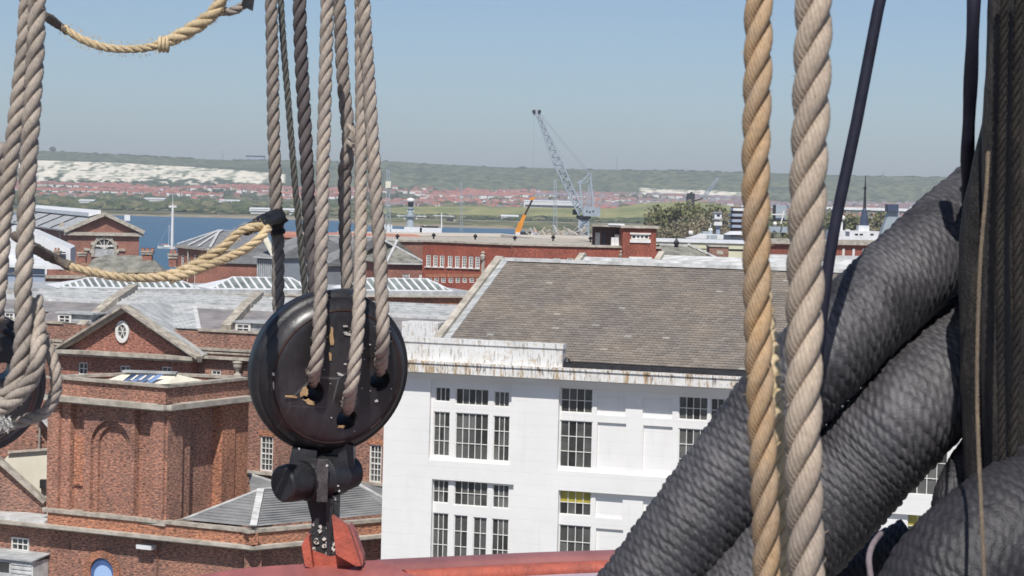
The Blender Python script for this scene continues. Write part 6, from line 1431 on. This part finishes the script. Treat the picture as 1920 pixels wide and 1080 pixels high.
blob(652, 626, 9, 3.0, 'white_chip', 5, rot=.2); blob(648, 612, 5, 2, 'white_chip', 6); blob(638, 702, 8, 3.4, 'white_chip', 7, rot=.4); blob(648, 683, 3, 2, 'white_chip', 8); blob(641, 800, 8, 3, 'bare_wood', 9, 'bare_wood_chip'); blob(706, 752, 4, 2.4, 'white_chip', 10); blob(513, 702, 2.6, 4, 'white_chip', 12); blob(513, 722, 1.6, 9, 'white_chip', 13)
for k in range(14): blob(uni(530, 735), uni(600, 815), uni(.8, 2), uni(.7, 1.6), 'white_chip', 20 + k)
# crown piece over the top rim
mb = MB(); pk = [P(614, 560, 3.98), P(614, 548, 4.0), P(622, 543, 4.02), P(656, 543, 4.03), P(664, 552, 4.0), P(664, 566, 3.98)]
mb.extr(pk, (0.01, .06, 0)); mb.build('strop_joint', M['black_iron'], dth)
# shackle neck, pin with round heads, eye plate
q = lambda x, y, dy=0: P(x, y, 4.0 + dy)
def slabp(pts, th_, y0, name, mat, par):
    mb = MB(); mb.extr([q(x, y, y0) for x, y in pts], (0, th_, 0)); o = mb.build(name, M[mat], par)
    b_ = o.modifiers.new('bev', 'BEVEL'); b_.width = .003; b_.segments = 3; b_.limit_method = 'ANGLE'; return o
slabp([(548, 838), (542, 868), (560, 900), (580, 908), (592, 880), (594, 846)], .05, -.03, 'strop_lug', 'black_iron', dth)
slabp([(634, 846), (636, 890), (650, 898), (664, 874), (662, 836), (650, 832)], .05, .0, 'strop_lug', 'black_iron', dth)
slabp([(575, 832), (580, 860), (650, 862), (655, 830)], .02, .01, 'strop_neck', 'black_iron', dth)
pin = thing('chain_pin', 'thick black iron pin with round heads below the big deadeye', 'pin', tuple(q(593, 905)))
def cyl(a, b_, prof, name, mat, par, n=28):
    a, b_ = Vector(a), Vector(b_); t = (b_ - a); L_ = t.length; qt = t.to_track_quat('Z', 'Y').to_matrix().to_4x4(); qt.translation = a
    mb = MB(); mb.lathe([(r_, z_ * L_) for r_, z_ in prof], (0, 0, 0), n); return mb.build(name, M[mat], par, smooth=False, xf=qt, uv=False)
k_ = 4.0 / F
def smooth_by(o, a=35):
    for pl in o.data.polygons: pl.use_smooth = True
    try: o.data.set_sharp_from_angle(angle=R(a))
    except Exception: pass
pa, pb = q(528, 908, -.075), q(664, 884, .05)
smooth_by(cyl(pa, pa.lerp(pb, .33), [(k_ * 30, 0), (k_ * 34, .06), (k_ * 36, .3), (k_ * 36, .7), (k_ * 32, .95), (k_ * 28, 1)], 'pin_head', 'black_iron', pin))
smooth_by(cyl(pa.lerp(pb, .30), pa.lerp(pb, .78), [(k_ * 38, 0), (k_ * 41, .08), (k_ * 40, .45), (k_ * 42, .5), (k_ * 40, .55), (k_ * 38, 1)], 'eye_barrel', 'black_iron', pin))
smooth_by(cyl(pa.lerp(pb, .74), pb, [(k_ * 32, 0), (k_ * 34, .4), (k_ * 30, .9), (k_ * 24, 1)], 'pin_head', 'black_iron', pin))
mb = MB(); mb.beam(pa.lerp(pb, .33) + Vector((0, -k_ * 36, k_ * 8)), pa.lerp(pb, .8) + Vector((0, -k_ * 36, k_ * 8)), .012, .03); mb.build('pin_band', M['black_iron'], pin)
mb = MB(); mb.beam(q(606, 862, -.062), q(604, 940, -.052), k_ * 20, .008); o_ = mb.build('grey_strap', M['iron_scuffed'], pin)
for (x, y) in ((634, 911), (636, 921), (613, 873), (561, 842)):
    mb = MB(); mb.extr([q(x + uni(1, 3) * math.cos(a_), y + uni(1, 3) * math.sin(a_), -.085) for a_ in (0, 1, 2, 3, 4, 5)], (0, .003, 0)); mb.build('paint_flake', M['white_chip'], pin)
pl_ = thing('chain_plate', 'flaking black iron plate rising from the red bracket', 'plate', tuple(q(610, 1040)))
o = slabp([(573, 930), (584, 975), (583, 1044), (636, 1048), (634, 985), (636, 928)], .03, -.02, 'shank', 'iron_chipped', pl_)
slabp([(611, 935), (612, 1000), (612, 1046), (620, 1046), (622, 1000), (626, 935)], .008, -.026, 'rib', 'black_iron', pl_)
for k in range(22):
    x, y = uni(586, 632), uni(985, 1040)
    if y < 1010 and rnd() < .6: continue
    mb = MB(); rf = uni(2.5, 7); mb.extr([q(x + rf * uni(.5, 1.1) * math.cos(a_ * .785), y + rf * uni(.5, 1.1) * math.sin(a_ * .785), -.0235) for a_ in range(8)], (0, .004, 0)); mb.build('paint_flake', M['white_chip'], pl_)
# bracket
br = thing('red_bracket', 'red painted slotted bracket gripping the iron plate on the platform rim', 'bracket', tuple(q(625, 1060)))
slabp([(565, 1022), (573, 1008), (579, 1007), (587, 1066), (572, 1062)], .09, -.06, 'left_cheek', 'red_paint', br)
slabp([(622, 968), (652, 988), (657, 1000), (677, 1061), (668, 1062), (640, 1046), (630, 1040)], .028, -.075, 'right_cheek', 'red_paint', br)
slabp([(655, 985), (664, 1000), (681, 1045), (680, 1062), (668, 1062), (654, 996)], .05, -.045, 'right_cheek_return', 'red_faded', br)
slabp([(578, 1030), (600, 1038), (620, 1044), (640, 1042), (668, 1064), (576, 1068)], .06, -.03, 'base_block', 'red_paint', br)
# platform (edge of the top): red painted deck with raised rim
zt_ = P(620, 1060, 4.0).z
edge = [(300, 1086), (370, 1079), (450, 1066), (570, 1058), (700, 1051), (850, 1044), (1000, 1037), (1130, 1033), (1200, 1031), (1280, 1031)]
ed = spline([PZ(x, y, zt_) for x, y in edge], .05); pf = thing('fighting_top', 'red painted curved platform edge along the bottom of the view', 'platform', tuple(PZ(700, 1070, zt_)))
mb = MB(); inn = Vector((0, -.5, 0))
for i in range(len(ed) - 1):
    a, b_ = ed[i], ed[i + 1]; mb.poly([a + Vector((0, 0, -.012)), b_ + Vector((0, 0, -.012)), b_ + inn * 3 + Vector((0, 0, -.012)), a + inn * 3 + Vector((0, 0, -.012))]); mb.poly([a + Vector((0, 0, -.012)), b_ + Vector((0, 0, -.012)), b_ + Vector((0, 0, -.12)), a + Vector((0, 0, -.12))])
M['red_brown'] = simple('brown_red_paint', (.36, .15, .14), (.22, .09, .09), 5, .5, (1, .3, 1), .3, .003)
M['seam_purple'] = simple('purple_brown_seam', (.16, .08, .11), (.09, .045, .07), 8, .5, (1, .2, 1), .2)
M['pale_deck'] = simple('pale_lilac_deck_paint', (.50, .46, .52), (.34, .30, .36), 4, .45, (1, .3, 1), .2)
mb.build('deck', M['pale_deck'], pf)
def sweep(prof, name, mat, i0=0, i1=None):
    mb = MB(); n = len(prof); seg = ed[i0:i1]
    for i, p in enumerate(seg):
        t = (seg[min(i + 1, len(seg) - 1)] - seg[max(i - 1, 0)]).normalized(); s_ = Vector((t.y, -t.x, 0))
        for (x, z_) in prof: mb.v.append(tuple(p + s_ * x + Vector((0, 0, z_))))
    for i in range(len(seg) - 1):
        for j in range(n): j2 = (j + 1) % n; mb.f.append((i * n + j, i * n + j2, (i + 1) * n + j2, (i + 1) * n + j)); mb.m.append(0); mb.r.append(0)
    return mb.build(name, M[mat], pf, smooth=True, uv=False)
mid = [i for i, p in enumerate(ed) if p.x > PZ(700, 1050, zt_).x][0]
sweep([(.0, -.02), (.0, .0), (.02, .004), (.30, .002), (.42, -.004), (.424, -.02)], 'rim_plank', 'red_faded', 0, mid + 1)
sweep([(.0, -.02), (.0, .0), (.015, .004), (.055, .003), (.075, -.002), (.077, -.02)], 'rim_plank', 'red_brown', mid)
sweep([(.077, -.02), (.079, -.006), (.10, -.004), (.118, -.006), (.12, -.02)], 'dark_seam', 'seam_purple', mid)
sweep([(.121, -.02), (.124, .0), (.14, .006), (.158, .004), (.165, -.02)], 'bead', 'red_paint', mid)
# ---- lanyards at the far left with the second deadeye
lth = deadeye(-54, 716, 3.2, 268, R(20), R(-5), 'dark deadeye cut off by the left edge of the picture', [(-90, 740), (-40, 790), (8, 700)])
def wp(pts, Y, off=None): return [(x, y, Y if off is None else Y + off[i]) for i, (x, y) in enumerate(pts)]
DL = px_m(33, 3.1)
rope(wp([(52, -60), (48, 60), (36, 180), (22, 290), (8, 400), (2, 480), (-8, 600)], 3.12), DL, 'rope_grey', 'left one of the paired ropes, running to the left edge', seed=11, lay=3.0)
rope(wp([(72, -60), (68, 60), (60, 200), (52, 320), (48, 440), (44, 540), (44, 620), (38, 680), (18, 735), (-10, 750), (-50, 752)], 3.02), DL * 1.05, 'rope_grey', 'right one of the paired ropes, curving round the left deadeye', seed=12, lay=3.0)
rope(wp([(66, 560), (72, 610), (72, 660), (62, 705), (34, 742), (6, 762), (-40, 770)], 3.0, [.06, .04, 0, 0, 0, 0, 0]), DL * .95, 'rope_grey', 'second turn of rope against the left deadeye', seed=13, lay=3.0)
rope(wp([(60, 590), (76, 620), (92, 655), (104, 695), (104, 735), (84, 772), (50, 787), (18, 796), (-30, 812)], 3.04, [.08, .06, .02, 0, 0, 0, 0, 0, 0]), DL * .72, 'rope_grey', 'slack rope loop hanging right of the left deadeye', seed=14, lay=2.8)
rope(wp([(0, 270), (-6, 400), (-10, 560)], 3.2), DL, 'rope_mid', 'rope at the very left edge, behind the pair', seed=15, lay=3.0)
mb = MB(); 
for k in range(110):
    c = P(uni(0, 20), uni(784, 806), 2.98); e = Vector((uni(-1, 1), uni(-1, 1), uni(-1, 1))).normalized() * .008; w_ = Vector((.0012, 0, .0006)); mb.poly([c - w_, c + w_, c + e])
tag(stuff(mb.build('frayed_end', M['white_chip'], uv=False)), 'frayed white rope end at the left edge under the left deadeye', 'rope end')
del lth
# ---- yellow lines
def tubething(pts, rad, mat, name, par):
    pts = [P(*p) for p in pts]; sp_ = spline(pts, rad[0] * .8 if hasattr(rad, '__len__') else rad * .8); n = len(sp_); rr = [float(np.interp(i / (n - 1), np.linspace(0, 1, len(rad)), rad)) * (1 + .12 * math.sin(i * 1.7) + .06 * math.sin(i * .6)) for i in range(n)]
    mb = MB(); mb.tube(sp_, rr, 12); return mb.build(name, M[mat], par, smooth=True, uv=False)
yY = 3.6
y1, _ = rope([(120, 52, yY), (150, 72, yY), (195, 88, yY), (245, 92, yY), (290, 86, yY), (330, 70, yY), (370, 48, yY), (402, 22, yY), (420, -10, yY), (440, -60, yY)], [px_m(v, yY) for v in (15, 17, 17, 16, 17, 26, 28, 26, 24, 24)], 'rope_yellow', 'upper sagging yellow manila rope with a bulky splice', lay=3.0, fz=1.0, seed=21)
tubething([(82, 30, 3.5), (92, 34, 3.55), (108, 46, yY), (126, 58, yY)], [px_m(7, yY), px_m(8, yY), px_m(8.5, yY), px_m(7.5, yY)], 'tape_grey', 'taped_end', y1)
rope([(392, 26, yY + .02), (412, 22, yY + .02), (436, 20, yY), (456, 10, yY), (472, -8, yY)], px_m(17, yY), 'tape_grey_rope' if False else 'rope_mid', 'brown taped tail of the upper yellow rope', par=y1, lay=3, fz=.3, seed=22)
mb = MB()
kn = P(307, 82, yY)
for e_ in range(3):
    mb = MB(); mb.tube([kn + Vector(((e_ - 1) * .006 + .001 * math.sin(t_), -.0105 * math.sin(t_), .0105 * math.cos(t_) - .001)) for t_ in [x_ * .628 for x_ in range(11)]], .003, 7, caps=False); mb.build('whipping', M['rope_yellow'], y1, smooth=True, uv=False)
slabq = thing('tape_clamp', 'black clamp at the top holding the upper yellow rope tail', 'clamp', tuple(P(462, 5, yY))); mb = MB(); mb.extr([P(452, 10, yY - .02), P(470, 18, yY - .02), P(474, -12, yY - .02), P(458, -12, yY - .02)], (0, .03, 0)); mb.build('tape_wrap', M['tape'], slabq)
y2, _ = rope([(128, 498, yY), (160, 507, yY), (215, 518, yY), (265, 521, yY), (320, 516, yY), (360, 500, yY), (395, 480, yY), (425, 458, yY), (448, 436, yY), (470, 426, yY), (492, 424, yY + .02)], [px_m(v, yY) for v in (15, 17, 17, 17, 18, 22, 22, 20, 18, 16, 16)], 'rope_yellow', 'lower sagging yellow manila rope ending in a black tape knot', lay=3.0, fz=1.0, seed=23)
rope([(318, 524, yY - .02), (355, 512, yY - .02), (395, 496, yY - .02), (430, 482, yY), (462, 466, yY), (490, 444, yY), (502, 428, yY + .02)], px_m(17, yY), 'rope_yellow', 'splice', par=y2, lay=3.0, fz=1.0, seed=24)
tubething([(28, 442, 3.4), (60, 462, 3.5), (95, 482, yY), (132, 500, yY)], [px_m(8, yY), px_m(9, yY), px_m(10, yY), px_m(9, yY)], 'tape_grey', 'taped_end', y2)
kt = thing('tape_knot', 'crumpled black tape binding the lower yellow rope to the leftmost hanging rope', 'tape', tuple(P(500, 420, 3.9)))
tubething([(462, 432, yY), (478, 424, 3.7), (500, 412, 3.9), (522, 405, 4.1)], [px_m(9, yY), px_m(12, 3.7), px_m(12, 3.9), px_m(13, 4.1)], 'tape', 'tape_arm', kt)
tubething([(507, 424, 4.12), (517, 414, 4.12), (530, 402, 4.12)], [px_m(15, 4.1), px_m(17, 4.1), px_m(15, 4.1)], 'tape', 'tape_wrap', kt)
tubething([(520, 430, 4.13), (521, 440, 4.13)], [px_m(14, 4.1), px_m(13, 4.1)], 'tape', 'tape_wrap', kt)
# ---- near ropes on the right
rope([(1422, -60, 2.05), (1421, 100, 2.05), (1418, 350, 2.05), (1421, 600, 2.05), (1427, 800, 2.05), (1436, 1000, 2.05), (1440, 1140, 2.05)], px_m(55, 2.05), 'rope_tan', 'tan rope, left one of the two thick vertical ropes at right', seed=31, lay=3.5, sides=16, fz=.12)
rope([(1424, -60, 2.3), (1424, 300, 2.28), (1428, 500, 2.26), (1443, 640, 2.2), (1452, 740, 2.14), (1458, 850, 2.12), (1466, 1000, 2.12), (1470, 1140, 2.12)], px_m(34, 2.12), 'rope_yellow', 'pale rope half hidden behind the tan rope', seed=32, lay=2.9, sides=14, fz=.1)
rope([(1527, -60, 2.0), (1524, 60, 2.0), (1517, 300, 2.0), (1511, 520, 2.0), (1507, 760, 2.0), (1509, 960, 2.0), (1512, 1140, 2.0)], px_m(73, 2.0), 'rope_thick', 'thickest beige rope, right of the tan rope', seed=33, lay=3.25, sides=18, fz=.12)
# ---- smooth dark stay
st = thing('dark_stay', 'smooth dark blue-black stay slanting behind the thickest rope', 'stay', tuple(P(1640, 0, 2.8)))
M['stay'] = simple('blue_black_stay', (.024, .024, .042), (.014, .014, .026), 40, .55, None, .3, .001)
mb = MB(); mb.tube(spline([P(1665, -60, 2.8), P(1646, 20, 2.8), P(1606, 230, 2.8), P(1572, 390, 2.8), P(1556, 480, 2.8), P(1545, 560, 2.8), P(1530, 700, 2.8)], .05), px_m(11, 2.8), 20); mb.build('wire', M['stay'], st, smooth=True, uv=False)
st = thing('dark_shroud', 'dark vertical shroud left of the mast at the top right', 'shroud', tuple(P(1820, 0, 2.9)))
mb = MB(); pts = spline([P(1828, -60, 2.9), P(1824, 60, 2.9), P(1818, 200, 2.95), P(1814, 300, 3.0), P(1816, 380, 3.12)], .02); mb.tube(pts, [px_m(13 + 1.0 * math.sin(i * 1.1), 2.9) for i in range(len(pts))], 16); mb.build('served_rope', M['stay'], st, smooth=True, uv=False)
# ---- served black cables: real ribs of marline
def servemat(name, c1, c2, wear_shade=1.0):
    m, t, b = newmat(name); ob = nd(t, 'ShaderNodeTexCoord').outputs['Object']; n1 = nz(t, ob, 9, 8, .75); n2 = nz(t, ob, 240, 4, .7)
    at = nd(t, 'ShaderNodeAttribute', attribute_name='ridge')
    col = ramp(t, n1, [(.3, c2), (.7, c1)]); col = mixc(t, mth(t, 'MULTIPLY', mth(t, 'MULTIPLY', at.outputs['Fac'], ramp(t, n1, [(.40, (.12,) * 3), (.62, (.9,) * 3)])), wear_shade), col, (.135, .13, .138)); col = mixc(t, mth(t, 'MULTIPLY', ramp(t, n2, [(.55, (0,) * 3), (.75, (1,) * 3)]), .35), col, (.12, .115, .115))  # paler crests, darker grooves: tar wear plus groove shade painted into the colour
    t.links.new(col, b.inputs['Base Color']); b.inputs['Roughness'].default_value = .5; b.inputs['Specular IOR Level'].default_value = .5; bump(t, b, n2, .6, .002); return m
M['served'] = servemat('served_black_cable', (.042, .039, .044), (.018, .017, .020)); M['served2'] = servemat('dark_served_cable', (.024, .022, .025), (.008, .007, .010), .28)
def served(pts, Rad, mat, label, pitch=.0095, amp=.0016, nb=46, skew=.9, name='served_cable', nth=None, half=True):
    pts = [P(*p) for p in pts]; path = spline(pts, pitch / 6.0); fr = frames(path); th = thing(name, label, 'cable', tuple(pts[0])); nth = nth or nb * 5
    A = np.arange(nth) / nth; V = []
    amp_ = amp; RD = []
    for (p, N, B, t, s) in fr:
        ph = s / pitch - A * 1.0; fr_ = ph - np.floor(ph); rib = np.sqrt(np.clip(1 - (2 * fr_ - 1) ** 2, 0, 1)); turn = np.floor(ph)
        bead = np.abs(np.sin(np.pi * (A * nb + skew * fr_ + turn * .61 + .12 * np.sin(turn * 2.7)))) ** .8
        w_ = .12 * np.sin(s * 31 + A * 12.6) + .10 * np.sin(s * 77 + A * 25.1)
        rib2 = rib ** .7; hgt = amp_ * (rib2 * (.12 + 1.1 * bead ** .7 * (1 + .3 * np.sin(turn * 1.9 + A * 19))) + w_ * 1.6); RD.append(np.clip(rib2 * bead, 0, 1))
        rr = Rad + hgt; ca, sa = np.cos(A * 2 * np.pi) * rr, np.sin(A * 2 * np.pi) * rr
        V.append(np.stack([p.x + N.x * ca + B.x * sa, p.y + N.y * ca + B.y * sa, p.z + N.z * ca + B.z * sa], axis=1))
    V = np.concatenate(V); V -= np.array(th['org']); n = len(fr)
    I = np.arange(n - 1)[:, None] * nth; J = np.arange(nth)[None, :]; J2 = (J + 1) % nth
    Fq = np.stack([I + J, I + J2, I + nth + J2, I + nth + J], axis=2).reshape(-1, 4)
    me = bpy.data.meshes.new('serving'); me.vertices.add(len(V)); me.vertices.foreach_set('co', V.astype(np.float32).ravel()); me.loops.add(Fq.size); me.loops.foreach_set('vertex_index', Fq.ravel().astype(np.int32)); me.polygons.add(len(Fq)); me.polygons.foreach_set('loop_start', (np.arange(len(Fq)) * 4).astype(np.int32)); me.polygons.foreach_set('loop_total', np.full(len(Fq), 4, dtype=np.int32)); me.polygons.foreach_set('use_smooth', np.ones(len(Fq), dtype=bool)); me.update(calc_edges=True); me.materials.append(M[mat])
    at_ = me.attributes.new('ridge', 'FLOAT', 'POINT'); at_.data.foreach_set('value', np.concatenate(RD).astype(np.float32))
    o = bpy.data.objects.new('serving', me); COL.objects.link(o); o.parent = th; return th
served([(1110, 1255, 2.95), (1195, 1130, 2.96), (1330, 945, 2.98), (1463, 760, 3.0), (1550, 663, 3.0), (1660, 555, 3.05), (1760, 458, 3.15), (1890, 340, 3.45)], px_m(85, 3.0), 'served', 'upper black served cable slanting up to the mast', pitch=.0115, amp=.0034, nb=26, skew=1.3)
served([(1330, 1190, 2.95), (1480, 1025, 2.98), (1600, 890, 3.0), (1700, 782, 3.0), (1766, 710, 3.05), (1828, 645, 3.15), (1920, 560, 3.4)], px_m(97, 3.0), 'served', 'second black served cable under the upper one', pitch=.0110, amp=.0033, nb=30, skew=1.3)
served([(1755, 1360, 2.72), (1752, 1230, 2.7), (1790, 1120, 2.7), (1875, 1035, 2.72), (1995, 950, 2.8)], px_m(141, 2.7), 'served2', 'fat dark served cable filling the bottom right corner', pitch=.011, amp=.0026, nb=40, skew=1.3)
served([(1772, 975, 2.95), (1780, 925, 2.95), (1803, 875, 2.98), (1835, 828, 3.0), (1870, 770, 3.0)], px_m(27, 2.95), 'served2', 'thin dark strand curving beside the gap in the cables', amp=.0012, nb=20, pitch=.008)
served([(1350, 1200, 3.25), (1500, 1135, 3.25), (1620, 1082, 3.25), (1720, 1030, 3.25)], px_m(60, 3.25), 'served2', 'dark cable turn under the second cable at the bottom edge', pitch=.012, amp=.0028, nb=22, skew=1.5)  # added cable; its dark bulk fills in for cable underside and shadow
# small pale thimble at the eye of the fat cable
th = thing('cable_eye', 'pale worn edge of the cable eye at the bottom right', 'cable eye', tuple(P(1628, 1050, 2.5))); mb = MB(); mb.tube(spline([P(1652, 1000, 2.62), P(1636, 1022, 2.58), P(1629, 1050, 2.55), P(1634, 1090, 2.53)], .01), px_m(6, 2.5), 10); M['worn_edge'] = simple('worn_leather_edge', (.26, .21, .22), (.16, .13, .14), 20, .6); mb.build('worn_edge', M['worn_edge'], th, smooth=True, uv=False)
# ---- mast with its tarred cladding at the right edge
def mastmat(name):
    m, t, b = newmat(name); ob = nd(t, 'ShaderNodeTexCoord').outputs['Object']
    n1 = nz(t, ob, 16, 8, .72, (1.6, 1.6, .35)); n2 = nz(t, ob, 55, 6, .75, (1, 1, .5))
    col = ramp(t, n1, [(.3, (.008, .007, .007)), (.52, (.020, .017, .016)), (.68, (.055, .047, .040))]); col = mixc(t, ramp(t, n2, [(.66, (0,) * 3), (.74, (.5,) * 3)]), col, (.13, .12, .105))
    t.links.new(col, b.inputs['Base Color']); b.inputs['Roughness'].default_value = .5; b.inputs['Specular IOR Level'].default_value = .4; bump(t, b, mth(t, 'ADD', n1, mth(t, 'MULTIPLY', n2, .4)), .9, .012); return m
M['tarred'] = mastmat('tarred_mast')
ms = thing('mast', 'dark tarred mast with rough vertical cordage at the right edge', 'mast', tuple(P(1910, 900, 3.3)))
cs = [(1925, 72, 2.95), (2010, 80, 3.1)]
for (cx, rad, Y) in cs:
    mb = MB(); path = spline([P(cx + 6, -80, Y), P(cx, 300, Y), P(cx - 6, 700, Y), P(cx - 6, 1180, Y)], .02); n = len(path); b0 = 0; ns_ = 40; fr = frames(path)
    for (p, N, B, t_, s) in fr:
        for j in range(ns_):
            a = 6.2832 * j / ns_; rr = px_m(rad, Y) * (1 + .10 * noise.noise(Vector((a * 2.2, s * 7, cx))) + .07 * noise.noise(Vector((math.cos(a) * 5, math.sin(a) * 5, s * 22)))); mb.v.append(tuple(p + (N * math.cos(a) + B * math.sin(a)) * rr))
    for i in range(n - 1):
        for j in range(ns_): j2 = (j + 1) % ns_; mb.f.append((i * ns_ + j, i * ns_ + j2, (i + 1) * ns_ + j2, (i + 1) * ns_ + j)); mb.m.append(0); mb.r.append(0)
    mb.build('pole', M['tarred'], ms, smooth=True, uv=False)
for (x0, x1, wd, Y, seed) in ((1832, 1838, 30, 2.9, 1), (1868, 1872, 28, 2.86, 2)):
    mb = MB(); path = spline([P(x0 + (52 if seed == 1 else 14), 190 if seed == 1 else -60, Y), P(x0, 420, Y), P(x0 - 2, 640, Y), P(x1, 900, Y)] + ([P(x1 + 4, 1150, Y)] if seed == 2 else []), .012); fr = frames(path)
    mb.tube(path, [px_m(wd, Y) * (1 + .18 * noise.noise(Vector((i * .09, seed * 7, 0))) + .08 * noise.noise(Vector((i * .4, seed, 3)))) for i in range(len(path))], 22); mb.build('cordage', M['tarred'], ms, smooth=True, uv=False)
rope([(1853, 285, 2.72), (1849, 360, 2.7), (1840, 460, 2.68), (1835, 560, 2.66), (1832, 700, 2.62), (1834, 820, 2.58), (1840, 950, 2.5), (1848, 1140, 2.4)], px_m(7.5, 2.6), 'rope_line', 'thin tan line hanging in front of the dark mast', seed=41, lay=2.8, fz=.4)
rope([(1884, -60, 2.8), (1880, 200, 2.8), (1874, 520, 2.78), (1878, 800, 2.76), (1884, 1140, 2.74)], px_m(15, 2.8), 'rope_black', 'black laid rope running down the front of the mast', seed=51, lay=3.4, fz=1.2)
rope([(1912, -60, 2.8), (1905, 240, 2.8), (1908, 560, 2.78), (1900, 840, 2.76), (1906, 1140, 2.74)], px_m(18, 2.8), 'rope_black', 'thicker black rope at the very right edge of the mast', seed=52, lay=3.4, fz=1.2)
# ------------------------------------------------------------------ air
mb = MB(); mb.box((0, 2500, -7), 22000, 22000, 190)
hm_, t, b = newmat('haze_air'); t.nodes.remove(b); pv = nd(t, 'ShaderNodeVolumePrincipled'); pv.inputs['Color'].default_value = (.84, .90, 1.0, 1); pv.inputs['Density'].default_value = 0.0001; pv.inputs['Anisotropy'].default_value = 0
t.links.new(pv.outputs[0], [n for n in t.nodes if n.type == 'OUTPUT_MATERIAL'][0].inputs['Volume'])
hz_o = mb.build('haze', hm_, uv=False); stuff(hz_o)
